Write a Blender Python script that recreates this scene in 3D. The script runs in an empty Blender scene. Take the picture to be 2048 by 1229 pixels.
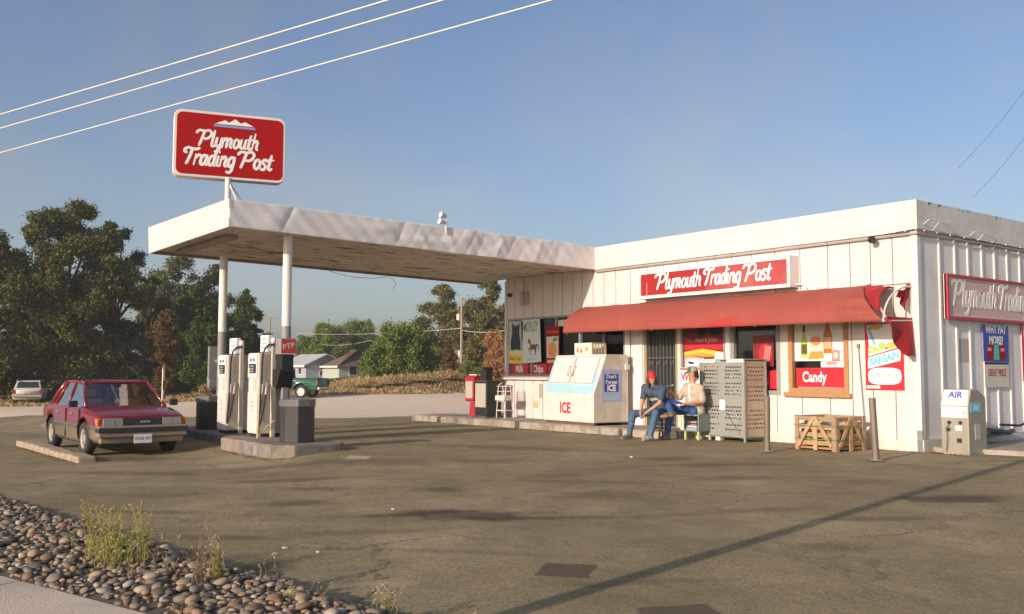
import bpy, math, random
import numpy as np
from mathutils import Vector, Matrix
S = bpy.context.scene
COL = S.collection
rnd = random.Random(7)
R = math.radians
# ---------------------------------------------------------------- camera
CX, CY, CZ = 8.648, -15.500, 1.300
YAW, PITCH, ROLL, FPX = -.91392, .06836, .00203, 1898.5
cy_, sy_, cp_, sp_ = math.cos(YAW), math.sin(YAW), math.cos(PITCH), math.sin(PITCH)
fwd = Vector((sy_*cp_, cy_*cp_, sp_)); rgt = Vector((cy_, -sy_, 0)); upv = rgt.cross(fwd)
r2 = rgt*math.cos(ROLL) + upv*math.sin(ROLL); u2 = -rgt*math.sin(ROLL) + upv*math.cos(ROLL)
cam = bpy.data.objects.new('camera', bpy.data.cameras.new('camera')); COL.objects.link(cam)
cam.matrix_world = Matrix(((r2.x, u2.x, -fwd.x, CX), (r2.y, u2.y, -fwd.y, CY), (r2.z, u2.z, -fwd.z, CZ), (0, 0, 0, 1)))
cam.data.sensor_width = 36; cam.data.lens = FPX/2048*36; cam.data.clip_end = 6000; cam.data.clip_start = .1
S.camera = cam
# ---------------------------------------------------------------- sky, sun, exposure
SUN_AZ, SUN_EL = R(9.5), R(17)          # the light travels towards +y, a little towards -x
W = bpy.data.worlds.new('World'); S.world = W; W.use_nodes = True
nt = W.node_tree; bg = nt.nodes['Background']
sky = nt.nodes.new('ShaderNodeTexSky'); sky.sky_type = 'NISHITA'; sky.sun_disc = False
sky.sun_elevation = SUN_EL; sky.sun_rotation = math.pi - SUN_AZ
sky.altitude = 200; sky.air_density = 1.0; sky.dust_density = 2.6; sky.ozone_density = 2.6
# thin smoky veils and a paler, slightly lavender cast of the summer air
tcw = nt.nodes.new('ShaderNodeTexCoord'); mpw = nt.nodes.new('ShaderNodeMapping'); mpw.inputs['Scale'].default_value = (1, 1, 1.5); nt.links.new(tcw.outputs['Generated'], mpw.inputs[0])
nw = nt.nodes.new('ShaderNodeTexNoise'); nw.inputs['Scale'].default_value = 3.4; nw.inputs['Detail'].default_value = 7; nw.inputs['Roughness'].default_value = .55; nw.inputs['Distortion'].default_value = .5; nt.links.new(mpw.outputs[0], nw.inputs['Vector'])
rw = nt.nodes.new('ShaderNodeValToRGB'); rw.color_ramp.elements[0].position = .40; rw.color_ramp.elements[0].color = (0, 0, 0, 1); rw.color_ramp.elements[1].position = .72; rw.color_ramp.elements[1].color = (.5, .5, .5, 1); nt.links.new(nw.outputs['Fac'], rw.inputs[0])
hs_ = nt.nodes.new('ShaderNodeHueSaturation'); hs_.inputs['Hue'].default_value = .506; hs_.inputs['Saturation'].default_value = 1.0; nt.links.new(sky.outputs[0], hs_.inputs['Color'])
bw = nt.nodes.new('ShaderNodeRGBToBW'); nt.links.new(sky.outputs[0], bw.inputs[0])
gy = nt.nodes.new('ShaderNodeMix'); gy.data_type = 'RGBA'; gy.blend_type = 'MULTIPLY'; gy.inputs[0].default_value = 1; gy.inputs[7].default_value = (1.14, 1.17, 1.22, 1); nt.links.new(bw.outputs[0], gy.inputs[6])
mxw = nt.nodes.new('ShaderNodeMix'); mxw.data_type = 'RGBA'; nt.links.new(rw.outputs[0], mxw.inputs[0]); nt.links.new(hs_.outputs[0], mxw.inputs[6]); nt.links.new(gy.outputs[2], mxw.inputs[7])
nt.links.new(mxw.outputs[2], bg.inputs['Color']); bg.inputs['Strength'].default_value = .12
sun = bpy.data.objects.new('sun', bpy.data.lights.new('sun', 'SUN')); COL.objects.link(sun)
sun.data.energy = 3.9; sun.data.angle = R(.5); sun.data.color = (1.0, .82, .68)
sd = Vector((-math.sin(SUN_AZ)*math.cos(SUN_EL), math.cos(SUN_AZ)*math.cos(SUN_EL), -math.sin(SUN_EL)))
sun.rotation_euler = sd.to_track_quat('-Z', 'Y').to_euler()
S.view_settings.view_transform = 'Standard'; S.view_settings.look = 'None'
S.view_settings.exposure = .35; S.view_settings.gamma = 1
S.cycles.max_bounces = 6; S.cycles.transparent_max_bounces = 12

# ---------------------------------------------------------------- helpers
def smooth(t):
    t = np.clip(t, 0, 1); return t*t*(3-2*t)
def hexc(h):
    h = h.lstrip('#'); c = [int(h[i:i+2], 16)/255 for i in (0, 2, 4)]
    return tuple(x/12.92 if x <= .04045 else ((x+.055)/1.055)**2.4 for x in c)
def spot(px, d):                        # a surveyed place: bearing (as an image column) and distance ahead
    u = (px-1024)/FPX
    return (CX + d*(sy_+u*cy_), CY + d*(cy_-u*sy_))
def zat(py, d): return CZ + d*(745-py)/FPX

MATS = {}
class NB:
    def __init__(s, m): s.t = m.node_tree; s.n = s.t.nodes; s.l = s.t.links; s.b = s.n['Principled BSDF']
    def new(s, ty, **k):
        n = s.n.new(ty)
        for a, v in k.items(): setattr(n, a, v)
        return n
    def noise(s, sc, det=4, rough=.6, co='Object', dist=0):
        tc = s.new('ShaderNodeTexCoord'); n = s.new('ShaderNodeTexNoise')
        n.inputs['Scale'].default_value = sc; n.inputs['Detail'].default_value = det; n.inputs['Roughness'].default_value = rough; n.inputs['Distortion'].default_value = dist
        s.l.new(tc.outputs[co], n.inputs['Vector']); return n
    def ramp(s, fac, stops, mode='LINEAR'):
        r = s.new('ShaderNodeValToRGB'); r.color_ramp.interpolation = mode
        e = r.color_ramp.elements
        while len(e) < len(stops): e.new(.5)
        for i, (p, c) in enumerate(stops):
            e[i].position = p; e[i].color = (*c, 1) if hasattr(c, '__len__') else (c, c, c, 1)
        s.l.new(fac, r.inputs[0]); return r
    def mix(s, fac, a, b, ty='MIX'):
        m = s.new('ShaderNodeMix', data_type='RGBA', blend_type=ty)
        for sock, v in ((m.inputs[0], fac), (m.inputs[6], a), (m.inputs[7], b)):
            if hasattr(v, 'is_linked') or hasattr(v, 'links'): s.l.new(v, sock)
            elif hasattr(v, '__len__'): sock.default_value = (*v[:3], 1)
            else: sock.default_value = v
        return m.outputs[2]
    def math(s, op, a, b=0, c=None):
        m = s.new('ShaderNodeMath', operation=op)
        for i, v in enumerate((a, b, c)):
            if v is None: continue
            if hasattr(v, 'links'): s.l.new(v, m.inputs[i])
            else: m.inputs[i].default_value = v
        return m.outputs[0]
def newmat(name):
    m = bpy.data.materials.new(name); m.use_nodes = True; return m, NB(m)
def mat(name, col, rough=.6, var=.12, sc=6, bump=0, metal=0, dirt=None, dscale=1.5, damt=.5, spec=.5, coat=0, bsc=None):
    if name in MATS: return MATS[name]
    m, b = newmat(name)
    n = b.noise(sc, 5)
    c = b.mix(n.outputs['Fac'], tuple(x*(1-var) for x in col), tuple(min(1, x*(1+var)) for x in col))
    if dirt:
        n2 = b.noise(dscale, 8, .7, dist=.3)
        f = b.ramp(n2.outputs['Fac'], [(.45, 0), (.72, damt)])
        c = b.mix(f.outputs[0], c, dirt)
    b.l.new(c, b.b.inputs['Base Color'])
    b.b.inputs['Roughness'].default_value = rough; b.b.inputs['Metallic'].default_value = metal
    b.b.inputs['Specular IOR Level'].default_value = spec
    if coat: b.b.inputs['Coat Weight'].default_value = coat; b.b.inputs['Coat Roughness'].default_value = .08
    if bump:
        n3 = b.noise(bsc or sc*4, 4); bp = b.new('ShaderNodeBump'); bp.inputs['Strength'].default_value = bump; bp.inputs['Distance'].default_value = .02
        b.l.new(n3.outputs['Fac'], bp.inputs['Height']); b.l.new(bp.outputs[0], b.b.inputs['Normal'])
    MATS[name] = m; return m

ORG = {}
class MB:
    def __init__(s): s.v = []; s.f = []; s.fm = []; s.mats = []; s.k = 0
    def use(s, m):
        if m not in s.mats: s.mats.append(m)
        s.k = s.mats.index(m); return s
    def add(s, vs, fs, M=None):
        o = len(s.v)
        for v in vs:
            v = Vector(v); s.v.append(M @ v if M else v)
        for f in fs: s.f.append([i+o for i in f]); s.fm.append(s.k)
        return s
    def box(s, x0, y0, z0, x1, y1, z1, M=None):
        vs = [(x, y, z) for z in (z0, z1) for y in (y0, y1) for x in (x0, x1)]
        return s.add(vs, [(0, 2, 3, 1), (4, 5, 7, 6), (0, 1, 5, 4), (2, 6, 7, 3), (0, 4, 6, 2), (1, 3, 7, 5)], M)
    def cyl(s, p, q, r, r2=None, n=10, cap=True, M=None):
        p = Vector(p); q = Vector(q); r2 = r if r2 is None else r2
        d = (q-p).normalized(); a = d.orthogonal().normalized(); b = d.cross(a)
        vs = []
        for c, rr in ((p, r), (q, r2)):
            for i in range(n):
                t = 2*math.pi*i/n; vs.append(c + (a*math.cos(t)+b*math.sin(t))*rr)
        fs = [(i, (i+1) % n, n+(i+1) % n, n+i) for i in range(n)]
        if cap: fs += [tuple(range(n-1, -1, -1)), tuple(range(n, 2*n))]
        return s.add(vs, fs, M)
    def tube(s, pts, r, n=6, M=None):
        pts = [Vector(p) for p in pts]; rs = r if hasattr(r, '__len__') else [r]*len(pts)
        vs = []; a = None
        for i, p in enumerate(pts):
            d = (pts[min(i+1, len(pts)-1)] - pts[max(i-1, 0)]).normalized()
            if a is None: a = d.orthogonal().normalized()
            a = (a - d*a.dot(d)).normalized(); b = d.cross(a)
            vs += [p + (a*math.cos(2*math.pi*j/n)+b*math.sin(2*math.pi*j/n))*rs[i] for j in range(n)]
        fs = []
        for i in range(len(pts)-1):
            for j in range(n): fs.append((i*n+j, i*n+(j+1) % n, (i+1)*n+(j+1) % n, (i+1)*n+j))
        fs += [tuple(range(n-1, -1, -1)), tuple(range((len(pts)-1)*n, len(pts)*n))]
        return s.add(vs, fs, M)
    def prism(s, poly, h, M=None, z0=0):            # polygon in xy, extruded z0..h
        n = len(poly)
        vs = [(x, y, z0) for x, y in poly] + [(x, y, h) for x, y in poly]
        fs = [tuple(range(n-1, -1, -1)), tuple(range(n, 2*n))] + [(i, (i+1) % n, n+(i+1) % n, n+i) for i in range(n)]
        return s.add(vs, fs, M)
    def face(s, poly, z=0, M=None):                 # a printed layer
        return s.add([(x, y, z) for x, y in poly], [tuple(range(len(poly)))], M)
    def rect(s, x0, y0, x1, y1, z=0, M=None): return s.face([(x0, y0), (x1, y0), (x1, y1), (x0, y1)], z, M)
    def ell(s, cx, cy, rx, ry, z=0, M=None, n=24, rot=0):
        return s.face([(cx+rx*math.cos(t)*math.cos(rot)-ry*math.sin(t)*math.sin(rot), cy+rx*math.cos(t)*math.sin(rot)+ry*math.sin(t)*math.cos(rot)) for t in [2*math.pi*i/n for i in range(n)]], z, M)
    def lathe(s, prof, n=24, M=None):               # prof (r,z) about z
        vs = [(r*math.cos(2*math.pi*j/n), r*math.sin(2*math.pi*j/n), z) for r, z in prof for j in range(n)]
        fs = [(i*n+j, i*n+(j+1) % n, (i+1)*n+(j+1) % n, (i+1)*n+j) for i in range(len(prof)-1) for j in range(n)]
        return s.add(vs, fs, M)
    def ball(s, c, r, n=10, M=None, sq=(1, 1, 1)):
        c = Vector(c); vs = []; fs = []
        for i in range(n//2+1):
            a = math.pi*i/(n//2)
            for j in range(n): vs.append(c+Vector((r*sq[0]*math.sin(a)*math.cos(2*math.pi*j/n), r*sq[1]*math.sin(a)*math.sin(2*math.pi*j/n), r*sq[2]*math.cos(a))))
        for i in range(n//2):
            for j in range(n): fs.append((i*n+j, (i+1)*n+j, (i+1)*n+(j+1) % n, i*n+(j+1) % n))
        return s.add(vs, fs, M)
    def text(s, body, size, M, z=.002, bold=0, shear=0, sx=1, ext=0, align='CENTER'):
        cu = bpy.data.curves.new('lettering', 'FONT'); cu.body = body; cu.size = size; cu.align_x = align; cu.align_y = 'CENTER'
        cu.offset = bold*size; cu.shear = shear; cu.extrude = ext; cu.resolution_u = 3
        o = bpy.data.objects.new('lettering', cu); COL.objects.link(o)
        me = bpy.data.meshes.new_from_object(o.evaluated_get(bpy.context.evaluated_depsgraph_get()))
        T = M @ Matrix.Translation((0, 0, z+ext)) @ Matrix.Diagonal((sx, 1, 1, 1))
        s.add([v.co for v in me.vertices], [tuple(p.vertices) for p in me.polygons], T)
        bpy.data.objects.remove(o); bpy.data.curves.remove(cu); bpy.data.meshes.remove(me)
        return s
    def build(s, name, m=None, par=None, sm=False, bevel=0, solid=0):
        me = bpy.data.meshes.new(name)
        inv = ORG.get(par.name) if par else None
        vs = [inv @ v for v in s.v] if inv is not None else s.v
        me.from_pydata([tuple(v) for v in vs], [], s.f)
        ms = s.mats if s.mats else [m]
        for x in ms: me.materials.append(x)
        if len(ms) > 1: me.polygons.foreach_set('material_index', s.fm)
        if sm: me.polygons.foreach_set('use_smooth', [True]*len(me.polygons))
        me.update()
        o = bpy.data.objects.new(name, me); COL.objects.link(o)
        if par: o.parent = par; ORG[o.name] = inv
        if solid:
            md = o.modifiers.new('thick', 'SOLIDIFY'); md.thickness = solid; md.offset = 0
        if bevel:
            md = o.modifiers.new('bevel', 'BEVEL'); md.width = bevel; md.segments = 2; md.limit_method = 'ANGLE'; md.angle_limit = R(40)
        return o
def tag(o, label=None, cat=None, group=None, kind=None):
    for k, v in (('label', label), ('category', cat), ('group', group), ('kind', kind)):
        if v: o[k] = v
    return o
def thing(name, label, cat, loc, group=None, rz=0, local=False):
    o = bpy.data.objects.new(name, None); COL.objects.link(o); o.empty_display_size = .1
    o.location = loc; o.rotation_euler = (0, 0, rz)
    M = Matrix.Translation(loc) @ Matrix.Rotation(rz, 4, 'Z')
    ORG[o.name] = Matrix() if local else M.inverted()      # local: its parts are drawn about its own base
    tag(o, label, cat, group); return o
def copy_tree(o, par=None):
    c = o.copy(); COL.objects.link(c)
    if par: c.parent = par
    for ch in list(o.children): copy_tree(ch, c)
    return c
def raw(name, V, F, m, par=None, sm=False, fm=None):
    me = bpy.data.meshes.new(name)
    V = np.asarray(V, float); F = np.asarray(F, np.int32); k = F.shape[1]
    if par is not None and ORG.get(par.name) is not None:
        A = np.array(ORG[par.name]); V = V @ A[:3, :3].T + A[:3, 3]
    me.vertices.add(len(V)); me.vertices.foreach_set('co', V.ravel())
    me.loops.add(F.size); me.loops.foreach_set('vertex_index', F.ravel())
    me.polygons.add(len(F)); me.polygons.foreach_set('loop_start', np.arange(0, F.size, k, dtype=np.int32))
    ms = m if isinstance(m, list) else [m]
    for x in ms: me.materials.append(x)
    if fm is not None: me.polygons.foreach_set('material_index', np.asarray(fm, np.int32))
    if sm: me.polygons.foreach_set('use_smooth', np.ones(len(F), bool))
    me.update(calc_edges=True); me.validate()
    o = bpy.data.objects.new(name, me); COL.objects.link(o)
    if par: o.parent = par; ORG[o.name] = ORG.get(par.name)
    return o
def FM(x, y, z): return Matrix(((1, 0, 0, x), (0, 0, -1, y), (0, 1, 0, z), (0, 0, 0, 1)))       # drawing plane on a face looking to -y
def SM(x, y, z): return Matrix(((0, 0, 1, x), (1, 0, 0, y), (0, 1, 0, z), (0, 0, 0, 1)))        # drawing plane on a face looking to +x
def TM(o, right, up):                                                                            # drawing plane from two directions
    r = Vector(right).normalized(); u = Vector(up).normalized(); n = r.cross(u)
    return Matrix(((r.x, u.x, n.x, o[0]), (r.y, u.y, n.y, o[1]), (r.z, u.z, n.z, o[2]), (0, 0, 0, 1)))

# brush lettering of the shop signs
GL = {
 'P': (1.2, [[(-.55, 1.42), (-.35, 1.68), (-.05, 1.72), (.3, 1.62), (.75, 1.72), (1.12, 1.5), (1.1, 1.1), (.78, .85), (.45, .88)], [(.42, 1.6), (.3, .8), (.12, .02)]]),
 'T': (1.02, [[(-.3, 1.08), (-.5, 1.2), (-.5, 1.5), (-.2, 1.68), (.3, 1.6), (.75, 1.56), (1.15, 1.74)], [(.38, 1.58), (.3, .8), (.1, .02)]]),
 'l': (.46, [[(.10, 1.72), (.08, .3), (.20, .02), (.40, .12)]]),
 'y': (.76, [[(.06, 1), (.05, .35), (.25, .03), (.52, .25)], [(.58, 1), (.54, -.2), (.36, -.55), (.1, -.5)]]),
 'm': (1.2, [[(.06, 1), (.04, 0)], [(.08, .72), (.3, 1), (.48, .8), (.48, 0)], [(.5, .72), (.72, 1), (.9, .8), (.88, .2), (1.06, .02)]]),
 'o': (.74, [[(.32, 1), (.08, .8), (.06, .3), (.3, .01), (.54, .22), (.58, .72), (.32, 1)]]),
 'u': (.8, [[(.06, 1), (.05, .3), (.24, .03), (.5, .25)], [(.56, 1), (.54, .2), (.72, .03)]]),
 't': (.56, [[(.2, 1.5), (.16, .25), (.3, .02), (.5, .12)], [(-.04, 1.02), (.48, 1.04)]]),
 'h': (.78, [[(.08, 1.72), (.04, 0)], [(.08, .7), (.32, 1), (.52, .8), (.5, .2), (.68, .02)]]),
 'r': (.58, [[(.06, 1), (.04, 0)], [(.08, .65), (.28, .98), (.52, .94)]]),
 'a': (.8, [[(.52, .85), (.28, 1), (.06, .7), (.08, .2), (.28, .02), (.52, .3)], [(.56, 1), (.54, .2), (.72, .03)]]),
 'd': (.8, [[(.52, .85), (.28, 1), (.06, .7), (.08, .2), (.28, .02), (.52, .3)], [(.58, 1.72), (.54, .2), (.72, .03)]]),
 'i': (.36, [[(.07, 1), (.06, .2), (.22, .03)], [(.07, 1.38), (.1, 1.46)]]),
 'n': (.78, [[(.06, 1), (.04, 0)], [(.08, .7), (.32, 1), (.52, .8), (.5, .2), (.68, .02)]]),
 'g': (.76, [[(.52, .85), (.28, 1), (.06, .7), (.08, .2), (.28, .02), (.52, .3)], [(.58, 1), (.54, -.25), (.34, -.58), (.04, -.5)]]),
 's': (.64, [[(.50, .84), (.36, 1.02), (.14, .96), (.08, .72), (.28, .54), (.46, .34), (.38, .05), (.14, .0), (-.02, .16)]]),
 ' ': (.52, [])}
def spline(p, n=5):
    if len(p) < 3: return [Vector(q) for q in p]
    q = [2*Vector(p[0])-Vector(p[1])] + [Vector(a) for a in p] + [2*Vector(p[-1])-Vector(p[-2])]
    out = []
    for i in range(1, len(q)-2):
        for k in range(n):
            t = k/n; a, b, c, d = q[i-1:i+3]
            out.append(.5*((2*b)+(c-a)*t+(2*a-5*b+4*c-d)*t*t+(3*b-a-3*c+d)*t**3))
    return out + [Vector(p[-1])]
GL['P'] = (1.36, [[(-.46, 1.34), (-.30, 1.60), (.0, 1.64), (.40, 1.60), (.82, 1.70), (1.14, 1.46), (1.08, 1.04), (.74, .78), (.38, .82)], [(.36, 1.58), (.26, .8), (.10, .02)]])
GL['T'] = (.80, [[(-.10, 1.16), (-.32, 1.24), (-.32, 1.48), (-.06, 1.64), (.36, 1.58), (.78, 1.55), (1.02, 1.68)], [(.38, 1.56), (.28, .8), (.1, .02)]])
def script_width(t): return sum(GL[c][0] for c in t)
def script(mb, t, M, h, w=.132, slant=.22, sx=1, lift=.003):   # h: x-height; centred on the plane's origin
    x = -script_width(t)/2; k = 0
    for c in t:
        for st in GL[c][1]:
            P = [Vector(((a.x+x+slant*a.y)*h*sx, (a.y-.5)*h)) for a in spline([(*q,) for q in st])]
            k += 1; top = lift + .0006*(k % 9); hw = w*h; n = len(P); vs = []; fs = []
            for i, p in enumerate(P):
                d = (P[min(i+1, n-1)]-P[max(i-1, 0)]).normalized(); nn = Vector((-d.y, d.x))
                if i == 0: p = p-d*hw*.5
                if i == n-1: p = p+d*hw*.5
                e = hw*(.62 if i in (0, n-1) else 1.)
                for u, z in ((1, .0), (.9, top), (-.9, top), (-1, 0)): vs.append((p.x+nn.x*e*u, p.y+nn.y*e*u, z))
            for i in range(n-1):
                for j in range(3): fs.append((i*4+j, (i+1)*4+j, (i+1)*4+j+1, i*4+j+1))
            fs += [(0, 1, 2, 3), tuple((n-1)*4+q for q in (3, 2, 1, 0))]
            mb.add(vs, fs, M)
        x += GL[c][0]
# ---------------------------------------------------------------- materials
white = mat('white_paint', (.68, .605, .58), .55, .05, 3, dirt=(.52, .45, .36), dscale=1.2, damt=.35)
white2 = mat('old_white_paint', (.72, .69, .66), .6, .07, 2, dirt=(.42, .36, .29), dscale=.9, damt=.5, bump=.15, bsc=9)
soffm = mat('dark_gap', (.03, .028, .026), .8)
trimw = mat('white_trim', (.72, .655, .63), .5, .05)
concrete = mat('concrete', (.38, .33, .26), .85, .22, 5, bump=.4, bsc=30, dirt=(.13, .11, .09), dscale=1.6, damt=.85)
darkconc = mat('dark_kerb', (.16, .15, .14), .85, .3, 5, bump=.5, bsc=20, dirt=(.4, .36, .28), dscale=3, damt=.6)
red = mat('sign_red', (.36, .008, .008), .6, .08, 4, spec=.15)
redflat = mat('decal_red', (.55, .02, .035), .4, .06)
black = mat('black', (.018, .018, .018), .5, .2)
rubber = mat('rubber', (.022, .021, .02), .75, .3)
dgrey = mat('dark_grey', (.075, .075, .078), .55, .2, dirt=(.13, .12, .1), damt=.4)
mgrey = mat('mid_grey', (.25, .25, .245), .55, .12, dirt=(.15, .13, .11), damt=.4)
steel = mat('steel', (.48, .47, .44), .45, .12, 8, metal=.7, dirt=(.3, .24, .17), damt=.5)
wood = mat('crate_wood', (.42, .25, .12), .75, .3, 9, bump=.3, dirt=(.2, .12, .06), dscale=4, damt=.5)
woodframe = mat('window_wood', (.42, .22, .09), .5, .25, 12, bump=.1)
paper = mat('paper_white', (.80, .79, .77), .6, .04)
blue = mat('print_blue', (.03, .07, .40), .5, .05)
sky_blue = mat('print_sky_blue', (.18, .52, .72), .5, .06)
green = mat('print_green', (.05, .33, .16), .5, .08)
yellow = mat('print_yellow', (.75, .52, .06), .5, .08)
orange = mat('print_orange', (.75, .30, .06), .5, .1)
navy = mat('print_navy', (.012, .014, .03), .5, .1)
def glassmat(name, tint=(1, 1, 1), gl=1.0):
    m, b = newmat(name)
    tr = b.new('ShaderNodeBsdfTransparent'); tr.inputs[0].default_value = (*tint, 1)
    g = b.new('ShaderNodeBsdfGlossy'); g.inputs['Roughness'].default_value = .03
    fr = b.new('ShaderNodeFresnel'); fr.inputs[0].default_value = 1.5
    mx = b.new('ShaderNodeMixShader'); b.l.new(b.math('MULTIPLY', fr.outputs[0], gl), mx.inputs[0]); b.l.new(tr.outputs[0], mx.inputs[1]); b.l.new(g.outputs[0], mx.inputs[2])
    b.l.new(mx.outputs[0], b.n['Material Output'].inputs[0]); MATS[name] = m; return m
glass = glassmat('window_glass', (.72, .76, .74))
cglass = glassmat('car_glass', (.62, .66, .62), .8); sglass = glassmat('windscreen_glass', (.66, .68, .62), .28)
# ---------------------------------------------------------------- ground
EDGE = [(-.95, 52), (-.54, 54), (-.33, 58), (-.223, 58), (-.15, 57), (-.086, 58), (-.034, 62), (.3, 64), (.9, 60)]   # far edge of the lot: bearing, distance
BANK = [(-.95, .3), (-.45, .2), (-.25, .15), (-.215, .35), (-.16, .9), (-.086, 1.25), (-.01, 1.7), (.9, 2.0)]      # how far the field rises behind it
def gz(x, y):
    x = np.asarray(x, float); y = np.asarray(y, float)
    q = smooth((x+7)/4); z = -.05-.20*(smooth((-y-7.8)/2)*(1-q)+np.clip((-y-1)/11, 0, 1)*q)
    z = z-.018*(1-smooth(y/14))*np.clip(-x-14, 0, 45)
    dx, dy = x-CX, y-CY
    dep = np.maximum(dx*sy_+dy*cy_, .01); u = (dx*cy_-dy*sy_)/dep
    e = np.interp(u, [a for a, _ in EDGE], [a for _, a in EDGE]); b = np.interp(u, [a for a, _ in BANK], [a for _, a in BANK])
    front = (dx*sy_+dy*cy_) > 5
    z = z + np.where(front, b*smooth((dep-e)/9), 0)
    return z
def lotmask(x, y):
    f = -x-(17+2.2*np.clip(-2-y, 0, 8)); return smooth(f/2.5+.3)
def grassmask(x, y):
    dx, dy = x-CX, y-CY; dep = np.maximum(dx*sy_+dy*cy_, .01); u = (dx*cy_-dy*sy_)/dep
    e = np.interp(u, [a for a, _ in EDGE], [a for _, a in EDGE])
    return np.where((dx*sy_+dy*cy_) > 5, smooth((dep-e+1)/2), smooth((np.hypot(dx, dy)-70)/5))
rad = np.concatenate([[0], np.geomspace(1.2, 30, 60), np.geomspace(30.8, 95, 90), np.geomspace(100, 5000, 30)])
NA = 300
ang = np.linspace(0, 2*np.pi, NA, endpoint=False)
gx = CX+np.outer(rad, np.sin(ang)); gy = CY+np.outer(rad, np.cos(ang))
gzv = gz(gx, gy)
GV = np.stack([gx, gy, gzv], -1).reshape(-1, 3)
i, j = np.meshgrid(np.arange(len(rad)-1), np.arange(NA), indexing='ij'); j2 = (j+1) % NA
GF = np.stack([i*NA+j, i*NA+j2, (i+1)*NA+j2, (i+1)*NA+j], -1).reshape(-1, 4)[:, ::-1]
gm, b = newmat('lot_ground')
tc = b.new('ShaderNodeTexCoord'); sep = b.new('ShaderNodeSeparateXYZ'); b.l.new(tc.outputs['Object'], sep.inputs[0])
n_big = b.noise(.35, 6, .65); n_mid = b.noise(2.2, 6, .7); n_fine = b.noise(40, 3, .8)
base = b.ramp(n_big.outputs['Fac'], [(.3, (.20, .163, .092)), (.52, (.285, .234, .130)), (.72, (.385, .316, .185))]).outputs[0]
base = b.mix(.75, base, b.ramp(n_mid.outputs['Fac'], [(.3, .72), (.7, 1.2)]).outputs[0], 'MULTIPLY')
base = b.mix(.8, base, b.ramp(n_fine.outputs['Fac'], [(.3, .55), (.7, 1.4)]).outputs[0], 'MULTIPLY')
agg = b.noise(150, 2, .8)
base = b.mix(1, base, b.ramp(agg.outputs['Fac'], [(.35, .6), (.5, 1.0), (.68, 1.6)]).outputs[0], 'MULTIPLY')
# cracks
nv = b.noise(1.1, 5, .7); vv = b.new('ShaderNodeTexVoronoi', feature='DISTANCE_TO_EDGE'); vv.inputs['Scale'].default_value = .33
ad = b.new('ShaderNodeVectorMath', operation='MULTIPLY_ADD'); ad.inputs[1].default_value = (1.6, 1.6, 0); b.l.new(nv.outputs['Color'], ad.inputs[0]); b.l.new(tc.outputs['Object'], ad.inputs[2]); b.l.new(ad.outputs[0], vv.inputs['Vector'])
crk = b.ramp(vv.outputs['Distance'], [(0, 1), (.006, .5), (.012, 0)]).outputs[0]
crk = b.math('MULTIPLY', crk, b.ramp(n_big.outputs['Fac'], [(.45, 0), (.6, .75)]).outputs[0])
base = b.mix(crk, base, (.06, .052, .042))
nd = b.noise(2.6, 6, .72)
def stain(x, y, ra, rb, amt, col, rot=YAW, rag=1.5, sq=False):
    global base
    mp = b.new('ShaderNodeMapping', vector_type='TEXTURE'); mp.inputs['Location'].default_value = (x, y, 0); mp.inputs['Rotation'].default_value = (0, 0, -rot); mp.inputs['Scale'].default_value = (ra, rb, 1e4)
    b.l.new(tc.outputs['Object'], mp.inputs[0])
    ln = b.new('ShaderNodeVectorMath', operation='LENGTH'); b.l.new(mp.outputs[0], ln.inputs[0])
    dv = ln.outputs['Value']
    if sq:
        ab = b.new('ShaderNodeVectorMath', operation='ABSOLUTE'); b.l.new(mp.outputs[0], ab.inputs[0]); sx_ = b.new('ShaderNodeSeparateXYZ'); b.l.new(ab.outputs[0], sx_.inputs[0]); dv = b.math('MAXIMUM', sx_.outputs[0], sx_.outputs[1])
    d = b.math('ADD', dv, b.math('MULTIPLY_ADD', nd.outputs['Fac'], rag, -rag*.5))
    f = b.ramp(d, [(.88, amt), (1.0, 0)] if sq else [(.35, amt), (.95, 0)]).outputs[0]
    base = b.mix(f, base, col)
DK = (.07, .052, .036)
for k, (px, d, ra, rb, amt) in enumerate([(850, 10.3, 1.1, .16, .8), (1050, 9.9, 1.3, .18, .75), (1160, 12.8, 1.6, .22, .4), (700, 9.2, 1.2, .2, .35), (300, 10.6, 1.4, .2, .4), (1500, 10.2, 1.5, .22, .35), (1780, 9.6, 1.2, .2, .45), (930, 8.2, 1.2, .15, .3), (1250, 7.0, .9, .12, .35), (430, 9.0, 1.3, .18, .35), (600, 13.4, 1.6, .3, .5), (1420, 14.6, 1.8, .3, .45), (1000, 17.5, 2.2, .5, .4), (560, 15.2, 1.8, .4, .5), (250, 14.6, 1.6, .35, .45)]):
    x, y = spot(px, d); stain(x, y, ra, rb, amt, DK, YAW+.12*((k*7) % 5-2))
for px, d, ra, rb, amt in [(950, 10.1, .95, .45, .8), (860, 10.4, .5, .3, .55), (595, 11.2, .55, .4, .6), (1900, 10.9, .75, .35, .7), (880, 12.2, .5, .35, .55), (540, 7.7, .35, .3, .65),
                           (1330, 15.6, .7, .45, .6), (1190, 11.5, .7, .5, .3), (640, 12.4, .8, .3, .45), (1650, 8.2, .5, .3, .35), (330, 12.0, .7, .25, .35), (760, 15.2, 1.2, .7, .4), (1000, 15.5, .9, .5, .35), (1480, 13.0, .8, .35, .4), (250, 17, 1.6, .8, .5), (1120, 13.5, .6, .3, .3), (1750, 12.5, .6, .3, .35)]:
    x, y = spot(px, d); stain(x, y, ra, rb, amt, DK)
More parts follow.
